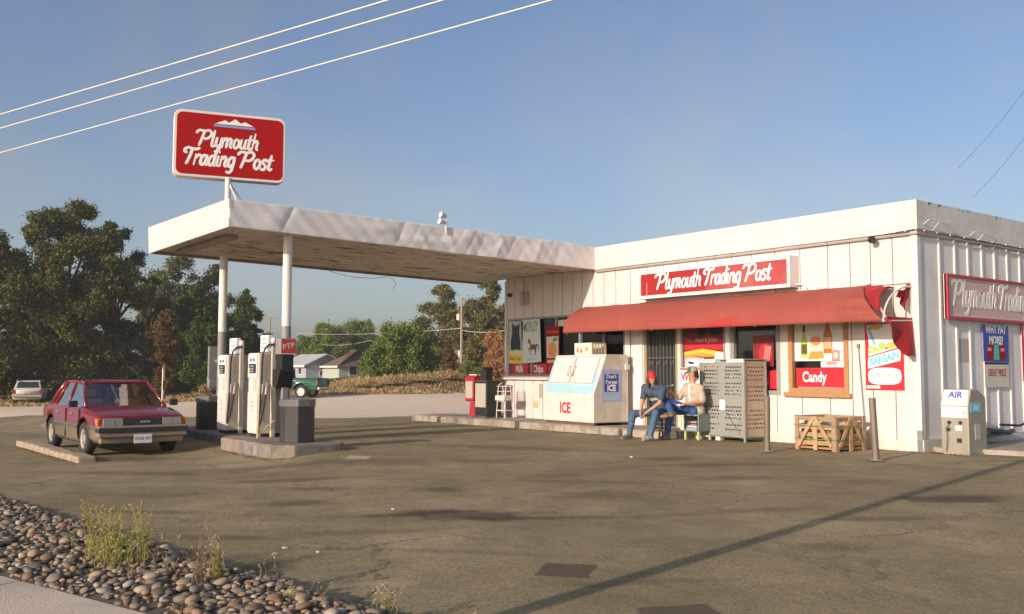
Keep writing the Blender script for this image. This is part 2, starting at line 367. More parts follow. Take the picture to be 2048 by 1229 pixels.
for px, d, ra, rb, amt, col in [(775, 7.05, .32, .15, .5, (.40, .32, .19)), (330, 13.1, 1.3, .25, .4, (.30, .26, .19)), (420, 15.4, 2.2, .5, .35, (.28, .24, .18)), (1250, 9, 1.6, .6, .25, (.26, .22, .165))]:
    x, y = spot(px, d); stain(x, y, ra, rb, amt, tuple(q*1.25 for q in col))
x, y = spot(720, 15.7); stain(x, y, .20, .20, .8, (.50, .43, .31), YAW+.1, .7, True)
for px, d, ra, rb, amt, rt in [(1132, 7.45, .22, .24, .8, .25), (1350, 6.2, .26, .16, .75, -.15), (1890, 10.8, .5, .25, .6, .1)]:
    x, y = spot(px, d); stain(x, y, ra, rb, amt, (.085, .066, .048), YAW+rt, .55, True)
at_l = b.new('ShaderNodeAttribute', attribute_name='lot'); at_g = b.new('ShaderNodeAttribute', attribute_name='grass')
lotc = b.mix(b.ramp(n_mid.outputs['Fac'], [(.35, 0), (.7, 1)]).outputs[0], (.72, .57, .41), (.86, .69, .50))
fl = b.ramp(b.math('ADD', at_l.outputs['Fac'], b.math('MULTIPLY_ADD', n_big.outputs['Fac'], .7, -.35)), [(.35, 0), (.65, 1)]).outputs[0]
base = b.mix(fl, base, lotc)
ng = b.noise(.22, 6, .7)
gc = b.ramp(ng.outputs['Fac'], [(.3, (.10, .075, .035)), (.46, (.30, .20, .09)), (.62, (.42, .28, .125)), (.8, (.20, .17, .06))]).outputs[0]
gc = b.mix(.8, gc, b.ramp(b.noise(3, 6, .8).outputs['Fac'], [(.3, .5), (.7, 1.35)]).outputs[0], 'MULTIPLY')
fg = b.ramp(b.math('ADD', at_g.outputs['Fac'], b.math('MULTIPLY_ADD', n_mid.outputs['Fac'], .9, -.45)), [(.4, 0), (.6, 1)]).outputs[0]
base = b.mix(fg, base, gc)
b.l.new(base, b.b.inputs['Base Color']); b.b.inputs['Roughness'].default_value = .92; b.b.inputs['Specular IOR Level'].default_value = .25
bp = b.new('ShaderNodeBump'); bp.inputs['Strength'].default_value = .55; bp.inputs['Distance'].default_value = .012
b.l.new(agg.outputs['Fac'], bp.inputs['Height']); bp2 = b.new('ShaderNodeBump'); bp2.inputs['Strength'].default_value = .35; bp2.inputs['Distance'].default_value = .06
b.l.new(n_mid.outputs['Fac'], bp2.inputs['Height']); b.l.new(bp.outputs[0], bp2.inputs['Normal']); b.l.new(bp2.outputs[0], b.b.inputs['Normal'])
ground = raw('ground', GV, GF, gm, sm=True); tag(ground, kind='structure')
for nme, fn in (('lot', lotmask), ('grass', grassmask)):
    a = ground.data.attributes.new(nme, 'FLOAT', 'POINT'); a.data.foreach_set('value', np.asarray(fn(GV[:, 0], GV[:, 1]), np.float32))

# pavement beside the road, with joints
def pav_y(x): return -14.21+.29*(x-1.13)
pm = MB()
xs = [-7.5, -5.0, -2.9, -.75, 1.42, 3.55, 5.7, 8, 10.5]
for x0, x1 in zip(xs[:-1], xs[1:]):
    a, c = x0+.008, x1-.008; o = 1.1
    pm.prism([(a, pav_y(a)), (a+o, pav_y(a)-3.4), (c+o, pav_y(c)-3.4), (c, pav_y(c))][::1], -.12, z0=-.36)
pavm = mat('pavement_concrete', (.60, .51, .39), .85, .1, 3, bump=.3, bsc=60, dirt=(.30, .26, .2), dscale=1.3, damt=.6)
tag(pm.build('pavement', pavm, bevel=.012), kind='structure')
# bed of river stones
def bed_y(x): return -13.40+.112*(x+4.3)
bm_ = MB(); N = 40
for k in range(N+1):
    x = -8+k*14/N
    a, e = pav_y(x)-.02, bed_y(x); 
    if a > e-.1: a = e-.1
    for t, z in ((0, -.13), (.3, -.09), (.75, -.10), (.93, -.14), (1.0, -.30)): bm_.v.append(Vector((x, a+(e-a)*t, z)))
for k in range(N):
    for q in range(4): bm_.f.append([k*5+q, (k+1)*5+q, (k+1)*5+q+1, k*5+q+1]); bm_.fm.append(0)
bedsoil = mat('bed_soil', (.10, .08, .06), .95, .35, 20, bump=.6)
tag(bm_.build('gravel_bed', bedsoil, sm=True), kind='structure')
def bed_z(x, y):
    e, a = bed_y(x), min(pav_y(x)-.02, bed_y(x)-.1); t = (y-a)/(e-a)
    return float(np.interp(t, [0, .3, .75, .93, 1.0, 1.1], [-.13, -.09, -.10, -.14, -.24, -.26]))
import bmesh
stone_cols = [('grey', (.185, .155, .118)), ('tan', (.285, .21, .135)), ('brown', (.17, .115, .07)), ('pale', (.34, .29, .22)), ('rust coloured', (.24, .135, .08)), ('dark', (.085, .068, .05))]
smats = [mat('stone_'+c.replace(' ', '_'), tuple(q*1.15 for q in v), .75, .25, 9, bump=.15, dirt=tuple(x*.55 for x in v), dscale=12, damt=.5) for c, v in stone_cols]
base_st = []
for k in range(9):
    bmm = bmesh.new(); bmesh.ops.create_icosphere(bmm, subdivisions=2, radius=1)
    V = np.array([v.co[:] for v in bmm.verts]); Fs = np.array([[v.index for v in f.verts] for f in bmm.faces]); bmm.free()
    r_ = np.random.RandomState(k)
    for _ in range(5):
        d = r_.randn(3); d /= np.linalg.norm(d); V = V*(1-.20*np.clip(V@d-.25, 0, 1)[:, None]*r_.rand())
    V *= np.array([1.3, .95, .45+.25*r_.rand()]); base_st.append((V, Fs))
cand = []
for k in range(8000):
    x = rnd.uniform(-6.2, 5.8); a, e = min(pav_y(x)-.02, bed_y(x)-.1), bed_y(x)
    y = a+.03+(e-a)*(rnd.random()**.9)*1.02
    r = rnd.choice([.014, .018, .022, .026, .030, .036, .046])*rnd.uniform(.85, 1.15)
    cand.append((x, y, bed_z(x, y)+r*rnd.uniform(.15, .55), r))
for x, y, r in [(4.95, -12.62, .05), (3.3, -12.65, .055), (2.2, -12.7, .06), (4.4, -12.5, .04), (3.9, -12.35, .03)]: cand.append((x, y, -.25+r*.4, r))
kept = []; grid = {}
for c in cand:                                     # loose packing
    g = (int(c[0]/.12), int(c[1]/.12)); ok = True
    for a in (-1, 0, 1):
        for q in (-1, 0, 1):
            for o in grid.get((g[0]+a, g[1]+q), []):
                if (o[0]-c[0])**2+(o[1]-c[1])**2 < (.72*(o[3]+c[3]))**2: ok = False
    if ok: kept.append(c); grid.setdefault(g, []).append(c)
def seen(c):
    dx, dy = c[0]-CX, c[1]-CY; dep = dx*sy_+dy*cy_; u = (dx*cy_-dy*sy_)/dep
    py = 745+FPX*(1.3-c[2])/dep
    return c[3]/dep if abs(u) < .55 and py < 1250 else 0
kept.sort(key=lambda c: -seen(c))
stone_me = {}
for k, (V, Fs) in enumerate(base_st):
    for q in range(6):
        o = raw('river_stone', V, Fs, smats[q], sm=True); stone_me[(k, q)] = o.data; bpy.data.objects.remove(o)
SV = []; SF = []; SM_ = []; off = 0
for n, c in enumerate(kept):
    k = rnd.randrange(9); q = rnd.choices(range(6), [6, 5, 4, 2, 1, 3])[0]
    Rm = Matrix.Rotation(rnd.uniform(0, 6.28), 4, 'Z') @ Matrix.Rotation(rnd.uniform(-.35, .35), 4, 'X') @ Matrix.Rotation(rnd.uniform(-.35, .35), 4, 'Y')
    if n < 300:
        o = bpy.data.objects.new('river_stone', stone_me[(k, q)]); COL.objects.link(o)
        o.matrix_world = Matrix.Translation(c[:3]) @ Rm @ Matrix.Scale(c[3], 4)
        big = 'larger' if c[3] > .033 else 'smaller'
        tag(o, f'{big} rounded {stone_cols[q][0]} river stone in the weedy bed beside the pavement', 'stone', 'river stones in the bed beside the pavement')
    else:
        V, Fs = base_st[k]; A = np.array(Rm)[:3, :3]
        SV.append(V*c[3]@A.T+np.array(c[:3])); SF.append(Fs+off); SM_ += [q]*len(Fs); off += len(V)
g = raw('small_stones', np.vstack(SV), np.vstack(SF), smats, sm=True, fm=SM_); tag(g, 'far and smaller rounded stones filling the bed beside the pavement', 'stones', kind='stuff')
# weeds
def leafmat(name, c1, c2, tr=.25, rough=.6):
    m, b = newmat(name); geo = b.new('ShaderNodeNewGeometry')
    n = b.noise(.6, 3); f = b.math('ADD', b.math('MULTIPLY', geo.outputs['Random Per Island'], .7), b.math('MULTIPLY', n.outputs['Fac'], .4))
    c = b.ramp(f, [(.15, c1), (.85, c2)]).outputs[0]
    d = b.new('ShaderNodeBsdfDiffuse'); t = b.new('ShaderNodeBsdfTranslucent'); b.l.new(c, d.inputs[0]); b.l.new(c, t.inputs[0])
    mx = b.new('ShaderNodeMixShader'); mx.inputs[0].default_value = tr; b.l.new(d.outputs[0], mx.inputs[1]); b.l.new(t.outputs[0], mx.inputs[2])
    b.l.new(mx.outputs[0], b.n['Material Output'].inputs[0]); MATS[name] = m; return m
wgreen = leafmat('weed_green', (.26, .25, .07), (.52, .48, .17)); wyel = leafmat('weed_flower', (.45, .40, .08), (.60, .52, .14)); wdry = leafmat('weed_dry', (.26, .17, .10), (.42, .31, .19)); wtip = leafmat('weed_seed', (.42, .30, .22), (.55, .45, .36))
def weed(px, d, h, n, spread, label, stem=wgreen, tip=wyel, seed=1, leaf=1., tipn=5, lean=.25, z=None):
    r = random.Random(seed); x, y = spot(px, d); z = bed_z(x, y) if z is None else z
    sb = MB(); fb = MB()
    for _ in range(n):
        bx, by = r.gauss(0, spread), r.gauss(0, spread*.6); hh = h*r.uniform(.4, 1.12); lx, ly = r.gauss(0, lean)*hh*.6+bx*.5, r.gauss(0, lean)*hh*.6
        P = [(x+bx+lx*q*q, y+by+ly*q*q+.015*math.sin(q*5+bx*90), z-.02+hh*q) for q in (0, .25, .5, .75, 1)]
        sb.tube(P, [.0035, .003, .0026, .002, .0014], 4)
        for _k in range(int(10*leaf)):
            q = r.uniform(.1, .95); c = Vector(P[0]).lerp(Vector(P[-1]), q) + Vector((lx*(q*q-q), ly*(q*q-q), 0)); a = r.uniform(0, 6.28); l = r.uniform(.018, .042)*(1.2-q*.7)
            dd = Vector((math.cos(a), math.sin(a), .9)).normalized(); w = dd.cross(Vector((0, 0, 1))).normalized()*.0045
            sb.add([c-w, c+dd*l*.5-w*1.3, c+dd*l, c+dd*l*.5+w*1.3, c+w], [(0, 1, 2, 3, 4)])
        for _k in range(max(2, tipn-2)):
            q = r.uniform(0, .16); c = Vector(P[-1])+Vector((r.gauss(0, .008), r.gauss(0, .008), -q*hh+.01)); fb.ball(c, r.uniform(.003, .0068), 6)
    sb.mats = [stem, tip]; o = len(sb.v); sb.v += fb.v; sb.f += [[i+o for i in f] for f in fb.f]; sb.fm += [1]*len(fb.f); tag(sb.build('weed'), label, 'weed', 'weeds growing out of the stone bed')
weed(240, 7.0, .40, 60, .13, 'wide clump of yellow green weeds, the biggest in the stone bed', seed=1)
weed(192, 7.2, .45, 14, .05, 'tall yellow flowered weed rising at the left side of the big clump', seed=2, leaf=.6)
weed(296, 6.95, .45, 14, .04, 'tall flowering weed rising at the right side of the big clump', seed=3, leaf=.8)
weed(405, 6.35, .41, 12, .04, 'dry reddish brown weed with bare branching stalks', wdry, wtip, 4, .8, 6, .5)
weed(450, 6.5, .33, 16, .035, 'yellow green weed beside the dry reddish one', wgreen, wtip, 5, .8, 7)
weed(562, 6.15, .36, 1, .004, 'single tall straight dry stalk', wdry, wtip, 6, .6, 12, .05)
weed(535, 6.4, .20, 2, .02, 'two short thin stems left of the tall straight stalk', wdry, wtip, 7, .4, 5)
weed(592, 5.95, .13, 5, .02, 'small low tuft of pale green stems at the bed edge', wgreen, wtip, 8, .4, 3)
weed(782, 5.92, .24, 20, .04, 'clump of upright pale stems with fluffy seed heads in the bed tip', wgreen, wtip, 9, .5, 9, .12, z=-.25)
weed(690, 6.0, .15, 6, .03, 'loose small weed between the seed head clump and the low tuft', wgreen, wtip, 10, .4, 4, z=-.25)
weed(745, 5.95, .2, 3, .015, 'thin weed touching the left of the seed head clump', wgreen, wtip, 14, .4, 6, .2, z=-.25)
weed(325, 6.9, .26, 2, .01, 'bent dry stalk leaning right of the big green clump', wdry, wtip, 11, .3, 6, .9)
weed(104, 8.2, .22, 2, .012, 'thin lone stem with a dry head, leftmost in the stone bed', wdry, wtip, 12, .4, 6, .1)
weed(158, 7.6, .18, 4, .03, 'short weed left of the big green clump', wgreen, wtip, 13, .6, 4)
weed(936, 5.72, .17, 1, .02, 'thin weed standing alone right of the seed head clump', wgreen, wtip, 15, .5, 6, .2, z=-.25)
weed(360, 6.6, .16, 5, .05, 'low dry weed between the big clump and the reddish weed', wdry, wtip, 16, .6, 4, .6)
weed(640, 5.95, .12, 5, .05, 'low scruffy weed beside the small tuft', wdry, wtip, 17, .6, 4, .6)
weed(300, 6.5, .12, 6, .08, 'low dry weed in front of the big clump', wdry, wtip, 18, .6, 3, .7)
# litter
litm = mat('litter_white', (.75, .74, .7), .6)
for px, d, s_, lab in [(578, 8.45, .03, 'larger white paper scrap on the asphalt near the weeds'), (643, 8.25, .018, 'tiny white scrap on the asphalt right of the larger one'), (860, 6.1, .02, 'small white scrap on the asphalt beside the bed tip'), (1262, 15.9, .03, 'flat white scrap on the asphalt by the left shoe'), (790, 10.6, .02, 'lone white scrap on open asphalt near the dark stain')]:
    x, y = spot(px, d); z = float(gz(x, y)); o = MB().box(x-s_, y-s_*.6, z, x+s_*.8, y+s_*.5, z+.012, ).build('litter', litm, bevel=.003); tag(o, lab, 'litter', 'white scraps on the asphalt')
# tufts of dry grass along the far edge of the lot
r_ = np.random.RandomState(3); n = 9000
uu = r_.uniform(-.6, .05, n); ee = np.interp(uu, [a for a, _ in EDGE], [a for _, a in EDGE]); dd = ee+r_.exponential(7, n)+.2
X = CX+dd*(sy_+uu*cy_); Y = CY+dd*(cy_-uu*sy_); Z = gz(X, Y); hh = r_.uniform(.05, .22, n); aa = r_.uniform(0, 6.28, n); ww = r_.uniform(.03, .10, n)
A = np.stack([X-ww*np.cos(aa), Y-ww*np.sin(aa), Z-.03], -1); B_ = np.stack([X+ww*np.cos(aa), Y+ww*np.sin(aa), Z-.03], -1); C_ = np.stack([X+r_.normal(0, .12, n), Y+r_.normal(0, .12, n), Z+hh], -1)
V = np.stack([A, B_, C_], 1).reshape(-1, 3); F = np.arange(3*n).reshape(-1, 3)
g = raw('dry_grass', V, F, leafmat('straw', (.34, .24, .11), (.52, .37, .18), .2)); tag(g, 'dry straw coloured grass along the far edge of the lot', 'grass', kind='stuff')
# ---------------------------------------------------------------- trees
barkm = mat('bark', (.12, .09, .065), .9, .35, 4, bump=.6); palebark = mat('pale_bark', (.22, .18, .14), .9, .3, 4, bump=.5)
oakleaf = leafmat('oak_leaf', (.028, .040, .013), (.185, .19, .065), .2)
greyleaf = leafmat('grey_oak_leaf', (.06, .078, .036), (.225, .24, .115), .2)
darkleaf = leafmat('dark_leaf', (.026, .055, .016), (.14, .185, .05), .2)
midleaf = leafmat('mid_leaf', (.06, .105, .02), (.28, .34, .085), .3)
paleleaf = leafmat('pale_leaf', (.09, .13, .03), (.26, .29, .09), .3)
oliveleaf = leafmat('olive_leaf', (.075, .078, .025), (.26, .23, .09), .25)
brownleaf = leafmat('brown_leaf', (.085, .05, .02), (.21, .125, .05), .2)
orangeleaf = leafmat('orange_leaf', (.28, .14, .06), (.50, .27, .13), .25)
def leaves(cen, rad_, n, size, r_, fill=.5):
    """small leaf-sized faces scattered through loose, ragged clumps"""
    cen = np.array(cen); rad_ = np.array(rad_); w = (rad_.prod(1))**.6*r_.uniform(.5, 1.5, len(cen)); w /= w.sum()
    k = r_.choice(len(cen), n, p=w); d = r_.randn(n, 3)
    p = cen[k]+d*rad_[k]*.52
    a = r_.randn(n, 3); a /= np.linalg.norm(a, axis=1)[:, None]; b_ = np.cross(a, r_.randn(n, 3)); b_ /= np.linalg.norm(b_, axis=1)[:, None]
    s = size*r_.uniform(.5, 1.35, n)[:, None]
    V = np.stack([p-a*s, p-b_*s*.6, p+a*s, p+b_*s*.6], 1).reshape(-1, 3)
    return V, np.arange(4*n).reshape(-1, 4)
def tree(name, label, px, d, w, ztop, leaf, seed, n=9000, size=.16, clear=.22, clumps=26, bark=None, shape='round', cat='tree', group='trees behind the lot', fill=.5, crad=.2, trunk=None, dz=.8, top=1.0, zb=None):
    r_ = np.random.RandomState(seed); x, y = spot(px, d); z0 = float(gz(x, y)) if zb is None else zb; h = ztop-z0
    t = thing(name, label, cat, (x, y, z0), group); tw = trunk or .03*h
    lobes = []; zc0 = z0+clear*h
    nl = max(5, int(clumps/2.2))
    for k in range(nl):
        v = ((k+.5)/nl)**.85*.95+r_.uniform(-.05, .05); v = min(max(v, .02), .97)
        if shape == 'round': prof = math.sin(math.pi*min(1, (.16+.84*v))**1.1)**.6 if v < .98 else .3
        elif shape == 'cone': prof = (1-v)**.8*.95+.08
        elif shape == 'column': prof = .5+.45*math.sin(math.pi*(.15+.8*v))
        else: prof = (1-v*v*.8)**.5
        a = k*2.4+r_.uniform(-.5, .5); q = r_.uniform(.25, 1)**.6; cr = crad*w*r_.uniform(.75, 1.35)*(.55+.5*prof)
        R_ = max(0, prof*w/2-cr*.8)
        lobes.append((np.array([x+math.cos(a)*q*R_, y+math.sin(a)*q*R_, zc0+v*(h*(1-clear)-cr*.9)]), cr))
    cen = []; rad_ = []
    for c, cr in lobes:
        for _ in range(7):
            o = r_.randn(3); o /= np.linalg.norm(o); o *= cr*r_.uniform(.35, .95); o[2] *= dz
            s_ = cr*r_.uniform(.28, .55); cen.append(c+o); rad_.append((s_, s_, s_*dz))
    V, F = leaves(cen, rad_, int(n*2.3), size*.62, r_, fill)
    V[:, 2] = np.maximum(V[:, 2], z0+.03)
    raw('crown', V, F, leaf, t)
    mb = MB(); tz = z0+h*.62
    mb.tube([(x, y, z0-.3), (x+.02*h*r_.randn()*.4, y, z0+h*.2), (x+.03*h*r_.randn()*.5, y, z0+h*.4), (x, y, tz)], [tw*1.25, tw, tw*.75, tw*.35], 8)
    for c, cr in lobes:
        q = r_.uniform(.2, .8)*min(1, (c[2]-z0)/(h*.62)); s = Vector((x, y, z0+h*.62*q)); e = Vector(c)
        m_ = s.lerp(e, .5)+Vector((0, 0, .05*h*r_.rand())); mb.tube([s, m_, e], [tw*.42, tw*.26, tw*.08], 6)
    mb.build('trunk', bark or barkm, t, sm=True)
    return t
H_ = lambda py, d: zat(py, d)
tree('oak_tree', 'great dark oak towering behind the red car, with sky showing through its crown', 128, 63, 10.4, H_(385, 63), oakleaf, 1, 54000, .155, .17, 58, crad=.125, trunk=.42)
tree('oak_tree', 'tall dark oak cut by the left edge of the picture', -38, 60, 9.2, H_(412, 60), oakleaf, 2, 26000, .16, .12, 36, crad=.15)
tree('oak_tree', 'dark oak with a ragged open crown just left of the canopy', 222, 67, 5.8, H_(425, 67), oakleaf, 33, 19000, .155, .22, 36, crad=.15)
tree('oak_tree', 'grey green oak rising behind the canopy end', 352, 84, 8.6, H_(498, 84), greyleaf, 4, 19000, .18, .2, 34, crad=.19)
tree('oak_tree', 'lower grey green oak between the white column and the grey green oak', 425, 86, 4.6, H_(516, 86), greyleaf, 5, 12000, .18, .2, 20, crad=.24)
tree('oak_tree', 'rounded dark oak filling the gap between the open oak and the grey green oak', 292, 76, 5.2, H_(520, 76), oakleaf, 61, 15000, .16, .06, 36, crad=.16)
tree('leafy_tree', 'dark green tree behind the browning conifer', 385, 78, 4.6, H_(560, 78), darkleaf, 62, 13000, .16, .04, 34, crad=.17)
tree('oak_tree', 'low spreading dark oak behind the white station wagon', 60, 70, 6.5, H_(560, 70), oakleaf, 63, 17000, .16, .05, 38, crad=.16)
tree('shrub', 'dark shrub mass behind the left fuel pump and the car aerial', 345, 70, 5.5, H_(655, 70), darkleaf, 64, 11000, .15, .0, 26, shape='mound', cat='shrub', group='dark shrubs below the oaks', crad=.2)
tree('shrub', 'big dark shrub filling the space under the great oak', 165, 64, 7.2, H_(640, 64), oakleaf, 6, 12000, .17, .02, 26, shape='mound', cat='shrub', group='dark shrubs below the oaks', crad=.2)
tree('shrub', 'dark shrub at the left edge, below the leftmost oak', 10, 66, 7, H_(650, 66), oakleaf, 7, 11000, .17, .02, 24, shape='mound', cat='shrub', group='dark shrubs below the oaks', crad=.2)
tree('shrub', 'olive brown shrub behind the car windscreen', 258, 65, 4.6, H_(660, 65), oliveleaf if False else oakleaf, 8, 8000, .16, .02, 20, shape='mound', cat='shrub', group='dark shrubs below the oaks', crad=.22)
tree('shrub', 'deep green shrub behind the left fuel pump', 410, 66, 4.2, H_(632, 66), darkleaf, 9, 11000, .15, .0, 22, shape='mound', cat='shrub', group='dark shrubs below the oaks', crad=.22)
tree('shrub', 'deep green shrub right of the left column', 470, 74, 3.6, H_(655, 74), darkleaf, 10, 7000, .15, .0, 18, shape='mound', cat='shrub', group='dark shrubs below the oaks', crad=.24)
tree('conifer', 'browning conifer standing in front of the dark shrubs', 330, 61.5, 2.1, H_(612, 61.5), brownleaf, 11, 6000, .11, .14, 22, shape='column', crad=.28, bark=palebark, trunk=.09)
tree('pine_tree', 'dark narrow pine right of the left column', 487, 80, 4.2, H_(572, 80), darkleaf, 12, 9000, .16, .1, 24, shape='cone', crad=.26)
tree('pine_tree', 'shorter dark pine leaning out beside the far utility pole', 513, 82, 2.4, H_(610, 82), darkleaf, 13, 4500, .15, .15, 14, shape='round', crad=.28)
tree('leafy_tree', 'light green tree behind the grey gabled house', 652, 118, 7.2, H_(630, 118), midleaf, 14, 9000, .2, .08, 26, crad=.2, group='green trees around the houses')
tree('leafy_tree', 'taller light green tree above the brown roofed house', 722, 124, 7.8, H_(622, 124), midleaf, 15, 10000, .21, .08, 28, crad=.2, group='green trees around the houses')
tree('leafy_tree', 'hazy grey green tree left of the houses, partly behind the right column', 602, 128, 4.6, H_(655, 128), greyleaf, 16, 4500, .2, .05, 16, crad=.24, group='green trees around the houses')
tree('leafy_tree', 'low light green tree right above the grey house roof', 690, 112, 4.2, H_(676, 112), paleleaf, 17, 5000, .18, .0, 16, shape='mound', crad=.24, group='green trees around the houses')
tree('big_bush', 'broad dark green bush with sunlit top in the middle of the bank', 800, 72, 5.4, H_(630, 72), midleaf, 18, 16000, .15, .0, 30, shape='mound', cat='bush', group='bushes on the dry bank', crad=.2)
tree('big_bush', 'rounded green bush joined to the right of the broad one', 852, 73, 3.2, H_(668, 73), midleaf, 19, 8000, .14, .0, 18, shape='mound', cat='bush', group='bushes on the dry bank', crad=.24)
tree('big_bush', 'bushy low green growth at the left foot of the broad bush', 745, 70, 2.4, H_(690, 70), midleaf, 20, 5500, .13, .0, 14, shape='mound', cat='bush', group='bushes on the dry bank', crad=.26)
tree('leafy_tree', 'tall open olive tree with sky gaps left of the near utility pole', 884, 92, 5.6, H_(560, 92), oliveleaf, 21, 11000, .17, .18, 24, crad=.18, bark=palebark, group='green trees around the houses', fill=.6)
tree('leafy_tree', 'dense olive green tree right of the near utility pole', 955, 86, 6.0, H_(578, 86), oliveleaf, 22, 13000, .17, .04, 30, crad=.2, group='green trees around the houses')
tree('leafy_tree', 'highest olive tree touching the canopy soffit at the shop end', 980, 90, 4.4, H_(545, 90), oliveleaf, 23, 9000, .17, .3, 18, crad=.22, group='green trees around the houses')
tree('leafy_tree', 'distant olive tree between the broad bush and the open tree', 845, 112, 6.0, H_(652, 112), paleleaf, 24, 4500, .2, .0, 14, shape='mound', crad=.24, group='green trees around the houses')
tree('dry_tree', 'orange dried out tree against the corner of the shop', 990, 61, 1.9, H_(650, 61), orangeleaf, 25, 7500, .10, .05, 22, shape='column', crad=.26, bark=palebark, trunk=.07)
tree('shrub', 'rusty brown shrub left of the near utility pole', 902, 70, 1.6, H_(688, 70), brownleaf, 26, 3000, .12, .0, 10, shape='mound', cat='shrub', group='bushes on the dry bank', crad=.3)
tree('shrub', 'small green shrub at the foot of the near utility pole', 945, 67, 1.8, H_(716, 67), paleleaf, 27, 3200, .11, .0, 10, shape='mound', cat='shrub', group='bushes on the dry bank', crad=.3)
twig = leafmat('dry_twig', (.20, .145, .07), (.42, .31, .16), .1)
for k, (px, d, w, py) in enumerate([(790, 62, 3.0, 752), (850, 63, 3.2, 748), (735, 61, 2.2, 764), (905, 65, 2.6, 742)]):
    tree('brush', ['straw coloured brush below the middle of the broad bush', 'straw coloured brush below the rounded bush', 'low straw coloured brush at the left end of the bank', 'straw coloured brush below the rusty shrub'][k], px, d, w, H_(py+11, d), twig, 40+k, 2600, .08, .0, 14, shape='mound', cat='shrub', group='dry brush on the bank', crad=.26, trunk=.03)
tree('shrub', 'small straw coloured shrub left of the fuel pumps', 418, 60, 1.3, H_(760, 60), leafmat('straw_leaf', (.26, .18, .08), (.45, .31, .15)), 50, 2200, .09, .0, 9, shape='mound', cat='shrub', group='dark shrubs below the oaks', crad=.3)
# ---------------------------------------------------------------- houses beyond the lot
def house(name, label, c, w, l, zb, zw, zr, wallm, roofm, windows=(), hip=False, ov=.35, chim=None):
    x, y = c; t = thing(name, label, 'house', (x-l/2, y+w/2, zb), 'houses behind the lot')   # corner nearest the lot at (x, y): walls run to -x and +y
    mb = MB().box(x-l, y, zb-.5, x, y+w, zw)
    if not hip: mb.add([(x, y, zw), (x, y+w, zw), (x, y+w/2, zr-.08), (x-.1, y, zw), (x-.1, y+w, zw), (x-.1, y+w/2, zr-.08)], [(0, 1, 2), (3, 5, 4), (0, 2, 5, 3), (1, 4, 5, 2)])
    wl = mb.build('wall', wallm, t)
    rb = MB(); a = .12; sl = (zr-zw)/(w/2); zo = zw-sl*ov
    if hip:
        q = w*.45; P = [(x+ov, y-ov, zo), (x+ov, y+w+ov, zo), (x-l-ov, y+w+ov, zo), (x-l-ov, y-ov, zo), (x-q, y+w/2, zr), (x-l+q, y+w/2, zr)]
        rb.add(P, [(0, 1, 4), (1, 2, 5, 4), (2, 3, 5), (3, 0, 4, 5), (0, 3, 2, 1)])
    else:
        for s in (0, 1):
            y0, y1 = (y-ov, y+w/2) if s == 0 else (y+w+ov, y+w/2)
            P = [(x+ov, y0, zo), (x+ov, y1, zr), (x-l-ov, y1, zr), (x-l-ov, y0, zo)]; P += [(p[0], p[1], p[2]+a) for p in P]
            rb.add(P, [(0, 1, 2, 3), (7, 6, 5, 4), (0, 4, 5, 1), (1, 5, 6, 2), (2, 6, 7, 3), (3, 7, 4, 0)])
    ro = rb.build('roof', roofm, t)
    fb = MB().box(x-l-ov, y-ov-.04, zo-.14, x+ov, y-ov, zo+.08); fb.build('fascia', trimw, ro)
    for face, u, v, ww, hh in windows:
        M = FM(x-l, y, zb) if face == 'f' else SM(x, y, zb)
        o = MB().prism([(u, v), (u+ww, v), (u+ww, v+hh), (u, v+hh)], .05, M).build('window', trimw, t)
        MB().prism([(u+.08, v+.08), (u+ww-.08, v+.08), (u+ww-.08, v+hh-.08), (u+.08, v+hh-.08)], .06, M).build('pane', mat('dark_pane', (.04, .045, .05), .15), o)
c1 = spot(613, 106); c2 = spot(679, 104)
house('gabled_house', 'grey gabled house with a pale roof behind the green pickup', c1, 4.9, 6.5, zat(760, 106), zat(731, 106), zat(711, 106), mat('house_grey', (.33, .37, .42), .7, .08), mat('pale_roof', (.46, .46, .46), .6, .1), [('f', 4.6, .5, .9, 1.0), ('s', 1.6, .3, 1.5, .7)])
house('brown_roofed_house', 'pale green house with a brown roof half hidden by the broad bush', c2, 6.0, 1.6 if False else 4.0, zat(760, 104), zat(731, 104), zat(700, 104), mat('house_green', (.42, .46, .38), .7, .08), mat('brown_roof', (.17, .105, .07), .8, .15, 2), [('s', 1.2, .4, 1.0, 1.1), ('s', 3.4, .2, .9, 1.5)], hip=True)
x, y = spot(865, 96); house('far_house', 'far low house glimpsed between the rounded bush and the pole', (x, y), 3, 5, zat(752, 96), zat(736, 96), zat(728, 96), mat('house_pink', (.48, .36, .30), .7), mat('grey_roof', (.3, .27, .25), .8), [('s', .8, .2, .8, .5)])
x, y = spot(601, 150); house('far_house', 'far house above the grey roof, nearly hidden by trees', (x, y), 4, 6, zat(738, 150), zat(712, 150), zat(698, 150), mat('house_beige', (.5, .42, .35), .7), mat('grey_roof', (.3, .27, .25), .8), [('s', 1, .6, .9, .9)])
